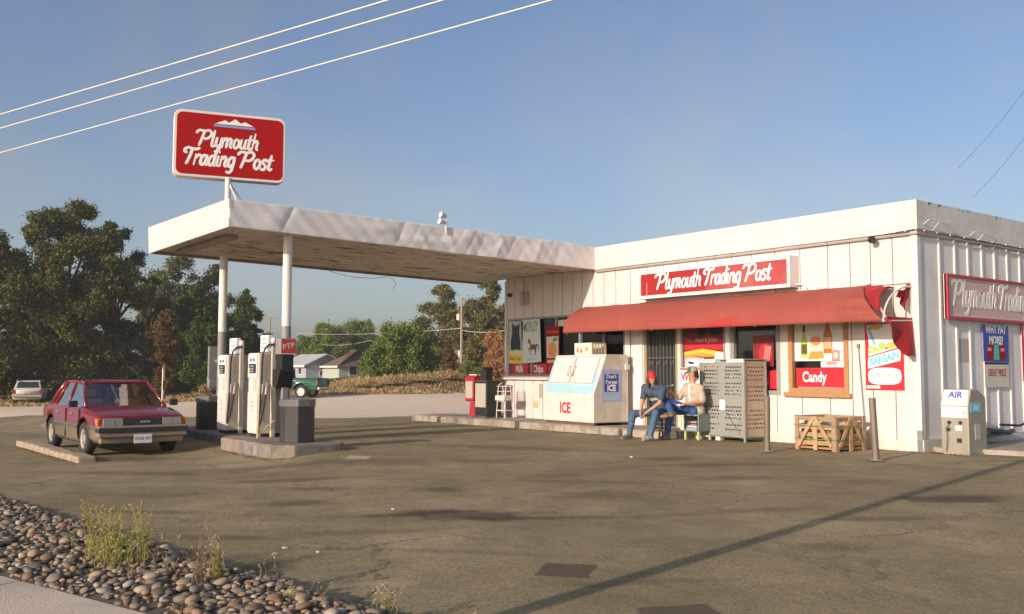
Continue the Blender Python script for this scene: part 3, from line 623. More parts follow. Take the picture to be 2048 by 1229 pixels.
# ---------------------------------------------------------------- utility poles and far wires
polem = mat('pole_wood', (.34, .26, .19), .85, .2, 3)
def upole(label, px, d, pytop, r, arms=(), extra=False):
    x, y = spot(px, d); z0 = float(gz(x, y)); zt = zat(pytop, d); t = thing('utility_pole', label, 'utility pole', (x, y, z0), 'utility poles')
    MB().cyl((x, y, z0-.4), (x, y, zt), r*1.15, r*.8, 8).build('pole', polem, t)
    for dz, l in arms:
        c = MB().box(x-.6*l*rgt.x-.05, y-.6*l*rgt.y-.05, zt-dz-.06, x-.6*l*rgt.x+.05, y-.6*l*rgt.y+.05, zt-dz+.06); c = MB().tube([(x-rgt.x*l/2, y-rgt.y*l/2, zt-dz), (x+rgt.x*l/2, y+rgt.y*l/2, zt-dz)], .06, 6); a = c.build('crossarm', polem, t)
        ins = MB()
        for q in (-.45, -.15, .15, .45): ins.cyl((x+rgt.x*l*q, y+rgt.y*l*q, zt-dz), (x+rgt.x*l*q, y+rgt.y*l*q, zt-dz+.2), .05, .04, 6)
        ins.build('insulators', mat('insulator', (.3, .28, .26), .3), a)
    if extra:
        MB().lathe([(0, 0), (.16, 0), (.2, .1), (.2, .6), (.14, .72), (0, .74)], 12, Matrix.Translation((x-.28, y-.1, zt-1.7)) @ Matrix.Scale(.7, 4)).build('transformer', white, t)
        MB().box(x-.2, y-.16, zt-4.6, x-.02, y-.02, zt-4.0).build('meter_box', trimw, t)
    return x, y, zt
upole('near brown utility pole with a white transformer at the bank', 923, 72, 597, .10, (), True)
upole('far utility pole with two crossarms beside the dark pine', 539, 118, 637, .14, ((.1, 2.4), (2.0, 2.2)))
wirem = mat('pale_wire', (.62, .56, .48), .5); wired = mat('dark_wire', (.07, .07, .08), .5)
def wire(name, label, a, b, sag, r, m, group, n=24):
    a = Vector(a); b = Vector(b); P = [a.lerp(b, i/n)-Vector((0, 0, 4*sag*(i/n)*(1-i/n))) for i in range(n+1)]
    t = MB().tube(P, r, 5).build(name, m, None, sm=True); tag(t, label, 'wire', group)
def sp3(px, py, d): x, y = spot(px, d); return (x, y, zat(py, d))
wire('service_wire', 'service wire from the near utility pole to the left behind the broad bush', sp3(921, 658, 71.6), sp3(590, 668, 120), .3, .022, wirem, 'service wires on the bank')
wire('service_wire', 'service wire from the near utility pole towards the shop', sp3(924, 662, 71.8), sp3(1040, 655, 66), .25, .022, wirem, 'service wires on the bank')
wire('service_wire', 'lower service wire leading to the brown roofed house', sp3(640, 690, 118), sp3(742, 682, 90), .3, .022, wirem, 'service wires on the bank')
# ---------------------------------------------------------------- the shop
HT, HB, XL, YB = 4.296, 3.755, -11.72, 9.0
shop = thing('shop_building', 'white board clad roadside shop with flat roof and red awning front', 'shop', (XL/2, YB/2, -.02))
# windows and doors in the front wall: x0, x1, z0, z1
HOLES = [(-11.62, -7.16, 1.19, 2.72), (-6.55, -5.52, .11, 2.62), (-5.44, -4.22, .50, 2.42), (-4.08, -2.86, .86, 2.42), (-2.66, -1.36, .92, 2.42)]
fw = MB(); seams = [XL, -11.33, -10.94, -10.55, -10.16, -9.75, -9.38, -9.0, -8.64, -8.25, -7.86, -7.46, -6.98, -6.44, -5.93, -5.49, -4.94, -4.47, -4.02, -3.52, -2.95, -2.37, -1.76, -1.29, -.88, -.45, -.11, 0]
for a, c in zip(seams[:-1], seams[1:]):
    xs = sorted({a, c} | {q for h in HOLES for q in h[:2] if a < q < c})
    for x0, x1 in zip(xs[:-1], xs[1:]):
        mid = (x0+x1)/2; zs = [(.0, HB+.1)]
        for h in HOLES:
            if h[0] < mid < h[1]: zs = [(.0, h[2]), (h[3], HB+.1)]
        for z0, z1 in zs:
            if z1 > z0+.01: fw.box(x0+(.009 if x0 == a else 0), 0, z0, x1-(.009 if x1 == c else 0), .05, z1)
fw.build('front_wall', white, shop)
bk = MB(); g = mat('groove', (.28, .25, .22), .8)
xs = sorted({XL+.02, -.02} | {q for h in HOLES for q in h[:2]})
for x0, x1 in zip(xs[:-1], xs[1:]):
    mid = (x0+x1)/2; zs = [(.02, HB)]
    for h in HOLES:
        if h[0] < mid < h[1]: zs = [(.02, h[2]-.002), (h[3]+.002, HB)]
    for z0, z1 in zs: bk.box(x0, .045, z0, x1, .12, z1)
bk.build('wall_core', g, shop)
sw = MB().box(-.12, .05, .16, 0, YB, HB+.1); sw.box(XL, .12, -.1, XL+.12, YB, HB+.1); sw.box(XL+.12, YB-.12, -.1, -.12, YB, HB+.1)
sw.build('side_wall', mat('side_wall_paint', (.78, .77, .75), .6, .06, 2.5, dirt=(.48, .45, .40), dscale=1.4, damt=.35, bump=.12, bsc=6), shop)
for y in (.74, 1.28, 1.76, 2.28, 2.77, 3.28, 3.8, 4.31, 4.83, 5.35, 5.87, 6.4, 6.9, 7.4, 7.9, 8.4):
    MB().box(0, y-.028, .17, .026, y+.028, HB-.02).build('batten', trimw, shop)
ct = MB().box(-.10, -.028, .10, .0, 0, HB-.01); ct.box(.0, -.028, .10, .03, .085, HB-.01); ct.build('corner_trim', trimw, shop)
MB().box(XL-.02, -.028, 1.30, XL+.06, .0, HB-.01).build('corner_trim', trimw, shop)
bs = MB().box(-5.45, -.035, -.1, .03, .0, .13); bs.build('base_board', mat('base_paint', (.70, .64, .56), .7, .12, 3, dirt=(.35, .27, .18), dscale=3, damt=.6), shop)
fo = MB().box(-.3, -.05, -.12, .07, YB, .155, ); fo.build('foundation', mat('foundation_paint', (.62, .60, .56), .8, .12, 3, dirt=(.3, .27, .22), dscale=2, damt=.6, bump=.3), shop)
fl = MB().box(XL+.12, .13, -.1, -.13, YB-.13, .10).build('floor', mat('shop_floor', (.12, .1, .08), .6), shop)
# parapet fascia
fa = MB()
fa.box(-8.14, -.05, HB, .05, .02, HT)
fa.build('front_fascia', white, shop)
MB().box(-.02, .021, HB+.004, .05, YB, HT-.008).build('side_fascia', mat('side_fascia_paint', (.68, .665, .64), .65, .08, 2, dirt=(.42, .38, .32), dscale=1.6, damt=.5, bump=.3, bsc=8), shop)
MB().box(XL, .03, HB+.06, -.03, YB-.02, HB+.22).build('roof', mat('roof_felt', (.2, .19, .18), .9), shop)
MB().box(XL, -.02, HB+.1, -8.16, .03, HT-.1).build('front_fascia', white, shop)
# rusty flashing flakes along the parapet top
rk = MB()
for k in range(20):
    x = rnd.uniform(.0, .045); y = rnd.uniform(.2, 5); rk.add([(.052, y, HT-rnd.uniform(.02, .09)), (.052, y+rnd.uniform(.02, .12), HT-.012), (.06, y+.03, HT-rnd.uniform(.0, .03))], [(0, 1, 2)])
o = rk.build('peeling_paint', mat('peel', (.30, .27, .24), .8), shop); o['kind'] = 'stuff'
# gutter bracket line under the fascias
MB().tube([(-8.1, -.045, HB-.05), (-4, -.05, HB-.055), (.055, -.055, HB-.05), (.06, 2.5, HB-.05), (.06, YB, HB-.06)], .022, 6).build('conduit', mat('conduit_paint', (.36, .32, .28), .6), shop)
# window frames and panes -------------------------------------------------
grayf = mat('window_frame_grey', (.27, .28, .26), .5, .1)
def window(x0, x1, z0, z1, fm_, fw_=.05, mull=(), proud=.012, name='window'):
    o = MB(); y0, y1 = -proud, .10
    o.box(x0, y0, z0, x0+fw_, y1, z1); o.box(x1-fw_, y0, z0, x1, y1, z1); o.box(x0+fw_, y0, z0, x1-fw_, y1, z0+fw_); o.box(x0+fw_, y0, z1-fw_, x1-fw_, y1, z1)
    for m_ in mull: o.box(m_-.025, y0+.01, z0+fw_, m_+.025, y1, z1-fw_)
    w = o.build(name, fm_, shop, bevel=.004)
    MB().box(x0+fw_, .062, z0+fw_, x1-fw_, .068, z1-fw_).build('pane', glass, w); return w
w1 = window(-11.62, -7.16, 1.19, 2.72, grayf, .05, (-10.62, -9.65, -8.75, -7.9))
MB().box(XL-.03, -.12, 1.105, -9.25, .0, 1.19).build('window_sill', trimw, w1)
w2 = window(-5.44, -4.22, .50, 2.42, grayf, .05)
w3 = window(-4.08, -2.86, .86, 2.42, grayf, .09)
w4 = window(-2.66, -1.36, .92, 2.42, woodframe, .09, proud=.03)
MB().box(-2.75, -.075, .84, -1.30, -.032, .925).build('window_sill', woodframe, w4, bevel=.006)
inn = MB().box(-2.5, .055, 1.0, -1.52, .06, 1.04); inn.build('inner_frame', grayf, w4)
MB().box(-4.205, -.02, .3, -4.095, -.001, 2.44).build('wall_trim', trimw, shop)
MB().box(-5.53, -.02, .11, -5.44, .0, 2.6).build('wall_trim', mat('cream_trim', (.66, .58, .45), .6), shop)
# counter front: pilaster right of the window
MB().box(-9.30, -.035, .11, -9.20, .0, 1.10).build('corner_trim', trimw, shop)
for x0, x1 in ((-7.14, -6.98), (-6.86, -6.58)): MB().box(x0, -.03, .11, x1, .0, 2.62).build('wall_trim', trimw, shop)
# door with iron security bars
dr = MB().box(-6.55, .10, .11, -5.52, .14, 2.6).build('door', mat('door_dark', (.035, .04, .04), .35), shop)
bar = MB(); iron = mat('wrought_iron', (.10, .095, .085), .5)
for k in range(8): x = -6.40+k*.105; bar.cyl((x, .02, .16), (x, .02, 2.55), .011, n=6)
for z in (.2, 1.0, 1.62, 2.4): bar.box(-6.47, .012, z-.015, -5.60, .03, z+.015)
for x in (-6.35, -6.14, -5.92, -5.71):
    bar.tube([(x+.05*math.cos(q*.7)*(1-q*.05), .012, 1.50+.055*math.sin(q*.7)*(1-q*.05)) for q in range(14)], .007, 5)
bar.build('security_bars', iron, dr)
fr = MB(); fr.box(-6.55, -.01, .11, -6.47, .09, 2.6); fr.box(-5.60, -.01, .11, -5.52, .09, 2.6); fr.build('door_frame', mat('door_frame', (.30, .25, .18), .6, .15), dr)
MB().cyl((-5.66, .01, 1.02), (-5.66, -.05, 1.02), .025).build('handle', steel, dr)
# dark room behind the glass: ceiling, shelves with goods
MB().box(XL+.13, .14, 2.75, -.14, YB-.2, 2.8).build('ceiling', mat('shop_ceiling', (.3, .29, .27), .8), shop)
for k, (x0, x1, y) in enumerate([(-11.3, -7.6, 1.5), (-5.3, -3.0, 1.6)]):
    sh = MB().box(x0, y, .1, x1, y+.5, 1.55); t = thing('goods_shelf', ['dim shop shelf seen behind the counter window', 'dim shop shelf seen behind the middle windows'][k], 'shelf', ((x0+x1)/2, y+.25, .1))
    sh.build('shelf', mat('shelf_dark', (.12, .1, .09), .6), t)
    for q in range(9):
        x = x0+(q+.5)*(x1-x0)/9; c = rnd.choice([(.4, .05, .04), (.05, .1, .3), (.5, .4, .1), (.1, .25, .1), (.45, .42, .4)])
        MB().box(x-.12, y+.05, 1.552, x+.12, y+.4, 1.6+rnd.uniform(.08, .3)).build('carton', mat('carton_%d' % int(c[0]*100), c, .5), t)
# walkway, curb
wk = MB(); 
wk.prism([(-14.2, -1.30), (-6.1, -1.12), (-5.45, -1.05), (-5.45, .0), (-14.2, .0)], .108, z0=-.35)
tag(wk.build('walkway', concrete, bevel=.015), kind='structure')
cb = MB(); nseg = 14
for k in range(nseg):
    x0 = -14.2+k*(8.1/nseg); x1 = x0+8.1/nseg-.012; ya = lambda x: -1.30+(x+14.2)*.18/8.1
    cb.prism([(x0, ya(x0)-.13), (x1, ya(x1)-.13), (x1, ya(x1)-.004), (x0, ya(x0)-.004)], .104+rnd.uniform(-.006, .004), z0=-.3)
kerbm = mat('chipped_kerb', (.37, .32, .25), .9, .3, 3, bump=.7, bsc=12, dirt=(.07, .065, .06), dscale=2.6, damt=.9)
tag(cb.build('kerb', kerbm, bevel=.02), kind='structure')
# ---------------------------------------------------------------- canopy
def csag(y): return .185*(-y/9.1)
can = thing('fuel_canopy', 'white flat canopy with dented fascia reaching from the shop over the pumps', 'canopy', (-10.5, -5, 0))
CXR, CXF, CY0 = -8.14, -12.85, -9.10
# the right fascia: sheet metal, bent and dented
NY, NZ = 320, 18; V = []; F = []
dn = np.random.RandomState(5); dents = [(-8.2, .25, .30, .42, .045), (-7.95, .4, .06, .4, -.05), (-5.9, .34, .5, .12, .06), (-5.45, .25, .12, .35, -.06), (-4.9, .2, .55, .10, .055), (-4.45, .35, .22, .12, -.06), (-3.9, .38, .3, .16, .07), (-3.4, .2, .14, .3, -.06), (-2.9, .3, .12, .4, .05), (-2.4, .28, .3, .3, -.04), (-1.8, .25, .1, .4, .04), (-1.2, .3, .12, .4, -.035), (-6.6, .3, .3, .3, .02)]
for a in range(NY+1):
    y = CY0+(-.05-CY0)*a/NY; q = a/NY; h = .52+.05*q
    for c in range(NZ+1):
        v = c/NZ; dx = 0
        for (dy, dv, ry, rv, am) in dents: dx += am*(math.exp(-abs((y-dy-.25*(v-.5))/ry)**1.15-((v*.55-dv)/rv)**2*1.2) if ry < .25 else math.exp(-((y-dy-.25*(v-.5))/ry)**2-((v*.55-dv)/rv)**2*1.2))
        dx = dx*.42+.006*abs(math.sin(y*4.3+v*1.7+.5*math.sin(y*9)))**6*math.exp(-((y+4.0)/2.2)**2)-.008*abs(math.sin(y*6.1-v*2.9+.7*math.sin(y*5)))**8*math.exp(-((y+3.2)/2.4)**2)+.002*math.sin(y*3.1+v*2)+.004*math.sin(y*7.7+v*6)+.003*math.sin(y*17+v*9)
        bot = -.02*math.sin(y*2.6)*math.exp(-((y+4.4)/2.2)**2)
        V.append((CXR+dx, y, HB+csag(y)+h*v+(bot*.5 if c == 0 else 0)+(.006*math.sin(y*5)*math.exp(-((y+4.6)/1.6)**2) if c == NZ else 0)))
for a in range(NY):
    for c in range(NZ): k = a*(NZ+1)+c; F.append((k, k+NZ+1, k+NZ+2, k+1))
fsm = mat('canopy_fascia_paint', (.77, .75, .735), .5, .04, 2, dirt=(.58, .53, .46), dscale=1.4, damt=.4)
fo_ = raw('side_fascia', V, F, fsm, can, sm=True); md = fo_.modifiers.new('thick', 'SOLIDIFY'); md.thickness = .015; md.offset = -1
z_ = lambda y: HB+csag(y)
zc = z_(CY0)
ef = MB().add([(CXF, CY0, zc-.03), (CXR, CY0, zc), (CXR, CY0, zc+.52), (CXF-.1, CY0, zc+.56), (CXF, CY0+.05, zc-.03), (CXR, CY0+.05, zc), (CXR, CY0+.05, zc+.52), (CXF-.1, CY0+.05, zc+.56)], [(0, 1, 2, 3), (7, 6, 5, 4), (0, 4, 5, 1), (1, 5, 6, 2), (2, 6, 7, 3), (3, 7, 4, 0)])
ef.build('end_fascia', white, can)
MB().add([(CXF, CY0+.06, zc-.04), (CXF, .0, HB-.02), (CXF, .0, HT), (CXF, CY0+.06, zc+.54), (CXF+.05, CY0+.06, zc-.04), (CXF+.05, .0, HB-.02), (CXF+.05, .0, HT), (CXF+.05, CY0+.06, zc+.54)], [(0, 1, 2, 3), (7, 6, 5, 4), (0, 4, 5, 1), (1, 5, 6, 2), (2, 6, 7, 3), (3, 7, 4, 0)]).build('rear_fascia', mat('rear_fascia_rust', (.30, .21, .16), .7, .3, 3), can)
# soffit boards with peeled streaks
sm_, b = newmat('soffit_paint')
tc = b.new('ShaderNodeTexCoord'); mp = b.new('ShaderNodeMapping'); mp.inputs['Scale'].default_value = (5.5, 1.0, 1); b.l.new(tc.outputs['Object'], mp.inputs[0])
n1 = b.new('ShaderNodeTexNoise'); n1.inputs['Scale'].default_value = 1.3; n1.inputs['Detail'].default_value = 8; n1.inputs['Roughness'].default_value = .72; b.l.new(mp.outputs[0], n1.inputs['Vector'])
n2 = b.noise(.5, 3)
f = b.math('ADD', n1.outputs['Fac'], b.math('MULTIPLY_ADD', n2.outputs['Fac'], .3, -.15))
c = b.mix(b.ramp(f, [(.565, 0), (.575, 1)]).outputs[0], b.mix(b.noise(1.2, 5).outputs['Fac'], (.60, .53, .43), (.72, .64, .52)), (.07, .05, .04))
b.l.new(c, b.b.inputs['Base Color']); b.b.inputs['Roughness'].default_value = .75; MATS['soffit'] = sm_
so = MB(); nb = 10
for k in range(nb):
    x0 = CXF+.06+k*(CXR-.03-CXF-.06)/nb; x1 = x0+(CXR-.03-CXF-.06)/nb-.008
    y0, y1 = CY0+.06, -.06
    P = [(x0, y0, z_(y0)+.03), (x1, y0, z_(y0)+.03), (x1, y1, z_(y1)+.03), (x0, y1, z_(y1)+.03)]; P += [(p[0], p[1], p[2]+.03) for p in P]
    so.add(P, [(3, 2, 1, 0), (4, 5, 6, 7), (0, 1, 5, 4), (1, 2, 6, 5), (2, 3, 7, 6), (3, 0, 4, 7)])
so.build('soffit', sm_, can)
rf = MB(); P = [(CXF+.06, CY0+.06, zc+.40), (CXR-.13, CY0+.06, zc+.40), (CXR-.13, -.06, HB+.42), (CXF+.06, -.06, HB+.42)]; P += [(p[0], p[1], p[2]+.05) for p in P]
rf.add(P, [(3, 2, 1, 0), (4, 5, 6, 7), (0, 1, 5, 4), (1, 2, 6, 5), (2, 3, 7, 6), (3, 0, 4, 7)]); rf.build('roof', mat('roof_felt', (.2, .19, .18), .9), can)
lf = MB().box(-12.2, -8.72, z_(-8.7)-.05, -9.2, -8.5, z_(-8.6)+.02); lf.build('strip_light', mat('strip_light_housing', (.30, .26, .20), .6), can)
tw_ = MB().tube([(-12.7, -4.9, HB+.08), (-12.72, -4.5, HB-.02), (-12.74, -4.0, HB-.07), (-12.74, -3.5, HB-.06), (-12.72, -3.1, HB+.0), (-12.72, -2.9, HB-.06), (-12.72, -2.85, HB-.2), (-12.72, -2.95, HB-.3)], .006, 5); tw_.build('loose_wire', black, can)
for cx_, cyv, zb in ((-8.44, -7.8, .09), (-11.78, -7.8, .07)):
    MB().cyl((cx_, cyv, zb-.08), (cx_, cyv, z_(cyv)+.03), .088, n=20, cap=True).build('column', white2, can, sm=False)
    MB().cyl((cx_, cyv, zb-.07), (cx_, cyv, 2.17), .0905, n=20).build('column_base', mgrey, can)
# floodlight on the canopy edge
fx, fy, fz = CXR+.02, -4.35, z_(-4.4)+.52
t = thing('floodlight', 'twin floodlight on a short post on the canopy edge', 'floodlight', (fx, fy, fz))
MB().cyl((fx, fy, fz-.12), (fx, fy, fz+.14), .014).build('post', trimw, t)
for dz, s in ((.11, 0), (.25, .03)):
    o = MB().lathe([(0, 0), (.05, .0), (.09, .14), (.095, .2), (.085, .19), (0, .17)], 14, Matrix.Translation((fx-.02, fy-.02+s, fz+dz)) @ Matrix.Rotation(R(78), 4, 'X') @ Matrix.Scale(.72, 4)).build('lamp_head', trimw, t)
MB().cyl((fx, fy, fz+.12), (fx, fy, fz+.27), .012).build('bracket', trimw, t)
# sign over the canopy corner
az = R(15.3); rd = Vector((math.sin(az), math.cos(az), 0)); nrm = Vector((math.cos(az), -math.sin(az), 0))
A = Vector((-8.71, -9.95, 4.875)); Wd, Hd = 2.02, 1.25
M = TM(A, rd, (0, 0, 1)); t = thing('roof_sign', 'red rounded box sign with white lettering on a pole over the canopy corner', 'sign', (-8.45, -9.0, 4.45), rz=0)
def rr(x0, y0, x1, y1, r, n=7):
    P = []
    for cx_, cy, a0 in ((x1-r, y0+r, -90), (x1-r, y1-r, 0), (x0+r, y1-r, 90), (x0+r, y0+r, 180)):
        P += [(cx_+r*math.cos(R(a0+90*k/n)), cy+r*math.sin(R(a0+90*k/n))) for k in range(n+1)]
    return P
MB().prism(rr(0, 0, Wd, Hd, .14), .0, M, z0=-.26).build('sign_box', trimw, t, bevel=.012)
pn = MB().use(red); pn.prism(rr(.05, .05, Wd-.05, Hd-.05, .11), .006, M, z0=-.01)
pn.use(paper); script(pn, 'Plymouth', M @ Matrix.Translation((.97, .68, .007)), .175, sx=.93, w=.14); script(pn, 'Trading Post', M @ Matrix.Translation((Wd/2-.02, .325, .007)), .185, sx=.97, w=.145)
for P in ([(.72, 1.03), (.90, 1.11), (1.04, 1.03)], [(.92, 1.03), (1.08, 1.145), (1.25, 1.03)], [(1.12, 1.03), (1.26, 1.11), (1.42, 1.03)]): pn.prism(P, .012+.001*P[0][0], M, z0=.0065)
pn.use(mat('sign_blue', (.20, .33, .58), .5)); pn.prism([(.70, .975), (1.46, .975), (1.44, 1.015), (.70, 1.015)], .012, M, z0=.0065)
pn.build('panel', None, t)
px_, py_ = -8.47, -9.0
MB().cyl((px_, py_, 4.40), (px_, py_, 4.90), .055, n=14).build('pole', trimw, t)
for dx, dy in ((.22, .12), (.15, .25)): MB().cyl((px_+dx*.9, py_+dy, 4.42), (px_, py_, 4.86), .018, n=8).build('brace', trimw, t)
# ---------------------------------------------------------------- sign above the awning
M = FM(-6.44, -.26, 2.93); t = thing('shop_sign', 'long red box sign with white lettering above the awning', 'sign', (-4.4, -.13, 2.93))
MB().box(-6.44, -.25, 2.93, -2.40, -.002, 3.545).build('sign_box', trimw, t, bevel=.008)
fb = MB(); 
for x0, z0, x1, z1 in ((0, 0, 4.04, .07), (0, .545, 4.04, .615), (0, .07, .07, .545), (3.97, .07, 4.04, .545)): fb.prism([(x0, z0), (x1, z0), (x1, z1), (x0, z1)], .02, M, z0=-.005)
fb.build('frame', trimw, t)
pk = mat('faded_sign_red', (.40, .055, .055), .45, .1, 5, dirt=(.46, .13, .11), dscale=1.5, damt=.8)
pn = MB().use(mat('deep_sign_red', (.36, .018, .02), .4, .1)); pn.rect(.07, .07, 1.95, .545, .004, M); pn.use(pk); pn.rect(1.955, .07, 3.97, .545, .004, M)
pn.use(paper); script(pn, 'Plymouth Trading Post', M @ Matrix.Translation((2.06, .285, .006)), .20, sx=.96)
pn.use(mat('print_pale', (.8, .6, .58), .5)); pn.rect(.24, .09, .25, .36, .006, M)
pn.build('panel', None, t)
t2 = MB().tube([(-2.42, -.1, 3.0), (-2.28, -.06, 2.98), (-2.2, -.02, 2.9)], .018, 6).build('cable', trimw, t)
# side wall sign
M = SM(.085, .80, 2.25); t = thing('side_wall_sign', 'faded pink sign with a red frame on the side wall', 'sign', (.05, 2.6, 2.25)); L_ = 4.3
MB().box(.037, .80, 2.25, .084, .80+L_, 3.06).build('sign_board', mat('faded_board', (.62, .44, .41), .6, .08, 1.5), t)
fb = MB()
for x0, z0, x1, z1 in ((0, 0, L_, .05), (0, .76, L_, .81), (0, .05, .05, .76), (L_-.05, .05, L_, .76)): fb.prism([(x0, z0), (x1, z0), (x1, z1), (x0, z1)], .03, M, z0=-.03)
fb.build('frame', mat('frame_red', (.45, .035, .05), .45, .1), t)
pn = MB().use(mat('faded_letters', (.80, .74, .70), .5)); script(pn, 'Plymouth Trading Post', M @ Matrix.Translation((2.15, .39, .004)), .27, sx=.90)
for z in (.07, .735): pn.rect(.06, z, L_-.06, z+.015, .006, M)
pn.build('lettering', None, t)
# string of bulbs along the parapet
t = thing('string_lights', 'string of small white bulbs along the parapet corner', 'string lights', (.06, .5, HB))
MB().tube([(-.75, -.07, HB-.02), (.07, -.075, HB+.02), (.08, 2, HB+.0), (.08, 5.5, HB-.02)], .008, 5).build('cable', black, t)
for x, y in [(-.55, -.07), (-.35, -.07), (-.16, -.07), (.05, -.08), (.085, .12), (.085, .55), (.085, 1.0), (.085, 1.5), (.085, 2.0), (.085, 2.55), (.085, 3.1), (.085, 3.7)]:
    MB().ball((x, y, HB+.005), .014, 8).build('bulb', mat('bulb_glass', (.75, .74, .7), .2), t, sm=True)
MB().lathe([(0, 0), (.05, 0), (.07, .1), (.03, .14), (0, .14)], 10, Matrix.Translation((-.72, -.13, HB-.12)) @ Matrix.Rotation(R(70), 4, 'X')).build('lamp', black, t)
# loose bracket wires above the side fascia
for k, (y, z) in enumerate(((.15, HB+.18), (1.75, HB+.12))):
    o = MB().tube([(.06, y, z-.06), (.13, y+.05, z+.02), (.14, y+.5, z), (.10, y+.95, z-.06), (.06, y+1.0, z-.12)], .007, 5); o.tube([(.06, y+.3, z-.14), (.14, y+.35, z), (.12, y+.8, z+.01)], .005, 5)
    o = o.build('sign_bracket', trimw); tag(o, ['thin bent bracket on the side parapet nearest the shop corner', 'longer bent bracket on the side parapet above the faded sign'][k], 'bracket', 'brackets on the side parapet')
# ---------------------------------------------------------------- awning
aw = thing('awning', 'faded red rounded awning with its right end torn open', 'awning', (-4.2, -.45, 2.2))
awm, b = newmat('awning_cloth')
n1 = b.noise(1.1, 6, .7); n2 = b.noise(25, 3); c = b.mix(n1.outputs['Fac'], (.26, .042, .03), (.36, .088, .06)); c = b.mix(.5, c, b.ramp(n2.outputs['Fac'], [(.3, .75), (.7, 1.2)]).outputs[0], 'MULTIPLY')
tc = b.new('ShaderNodeTexCoord'); mp = b.new('ShaderNodeMapping', vector_type='TEXTURE'); mp.inputs['Location'].default_value = (-2.6, -.9, 2.28); mp.inputs['Scale'].default_value = (1.1, .5, .22); b.l.new(tc.outputs['Object'], mp.inputs[0])
ORGAW = Vector((-4.2, -.45, 2.2)); mp.inputs['Location'].default_value = (-3.55+4.2, -.9+.45, 2.25-2.2)
ln = b.new('ShaderNodeVectorMath', operation='LENGTH'); b.l.new(mp.outputs[0], ln.inputs[0]); d_ = b.math('ADD', ln.outputs['Value'], b.math('MULTIPLY_ADD', n1.outputs['Fac'], 1.6, -.8))
c = b.mix(b.ramp(d_, [(.3, .7), (1, 0)]).outputs[0], c, (.42, .02, .02)); b.l.new(c, b.b.inputs['Base Color']); b.b.inputs['Roughness'].default_value = .8
NA_, NT = 260, 18; V = []; F = []; x0 = -8.27; DEP = .93
ribs = [x0+k*.93 for k in range(10)]
for a in range(NA_+1):
    q = a/NA_
    for c_ in range(NT+1):
        th = c_/NT*math.pi/2
        xr = -.86+.76*(c_/NT)**1.6; xl = x0-.55*(1-c_/NT)**1.5*0
        x = xl+(xr-xl)*q; ph = ((x-x0)/.93) % 1; sag = .034*math.sin(math.pi*ph)**.7*math.sin(2*th) - .012*math.exp(-(min(ph, 1-ph)/.03)**2)+.006*math.sin(x*23+c_*.5)*math.sin(2*th)*math.exp(-(min(ph, 1-ph)/.2)**2)
        sag += .035*math.sin(c_*1.3+4)*math.exp(-((x+.7)/.3)**2)
        rr_ = 1-sag; zz = 2.215+.655*math.cos(th)*rr_-.05*(x-x0)/8.2*(math.sin(th)); V.append((x, -DEP*math.sin(th)*rr_-.004, zz))
for a in range(NA_):
    for c_ in range(NT): k = a*(NT+1)+c_; F.append((k, k+1, k+NT+2, k+NT+1))
o = raw('canvas', V, F, awm, aw, sm=True); md = o.modifiers.new('thick', 'SOLIDIFY'); md.thickness = .006; md.offset = -1
# left end panel
P = [(0, 0)]+[(-DEP*math.sin(k/12*math.pi/2)+0, .655*math.cos(k/12*math.pi/2)) for k in range(13)]
MB().add([(x0+.01, -.004+p[0], 2.215+p[1]) for p in P], [tuple(range(len(P)))]).build('end_panel', awm, aw, solid=.005)
fr = MB(); fp = mat('awning_pipe', (.62, .58, .52), .45, .1)
for x in (-.10, -8.24, -5.5, -2.8): dd = 0 if x > -.2 else .07; fr.tube([(x, -(DEP-.02-dd)*math.sin(k/14*math.pi/2)-.01, 2.19+(.64-dd)*math.cos(k/14*math.pi/2)-.04*(x-x0)/8.2) for k in range(15)], .017, 7)
fr.tube([(x0, -DEP+.05, 2.245), (-.10, -DEP+.05, 2.19)], .013, 6); fr.tube([(-.10, -DEP, 2.165), (-.10, -.02, 2.20)], .020, 6); fr.tube([(-.10, -.02, 2.12), (-.10, -.02, 2.90)], .018, 6); fr.tube([(x0, -.03, 2.86), (-.10, -.03, 2.865)], .014, 6)
fr.build('pipe_frame', fp, aw)
rc = mat('torn_cloth_red', (.36, .012, .014), .7, .18, 4)
# torn end panel hanging from the end bar
V = []; F = []; NU, NV = 26, 20
for a in range(NU+1):
    q = a/NU; y = -.93+.93*q
    ln_ = .62*min(1, (1-(1-min(1, q*1.3+.02))**2.4))
    for c_ in range(NV+1):
        v = c_/NV; V.append((-.09+.05*math.sin(q*9+v*2)*v+.05*v, y+.05*v*(1-q)+.03*v*q, 2.205-ln_*v*(1+.04*math.sin(q*14))))
for a in range(NU):
    for c_ in range(NV): k = a*(NV+1)+c_; F.append((k, k+1, k+NV+2, k+NV+1))
o = raw('torn_flap', V, F, rc, aw, sm=True); md = o.modifiers.new('thick', 'SOLIDIFY'); md.thickness = .005
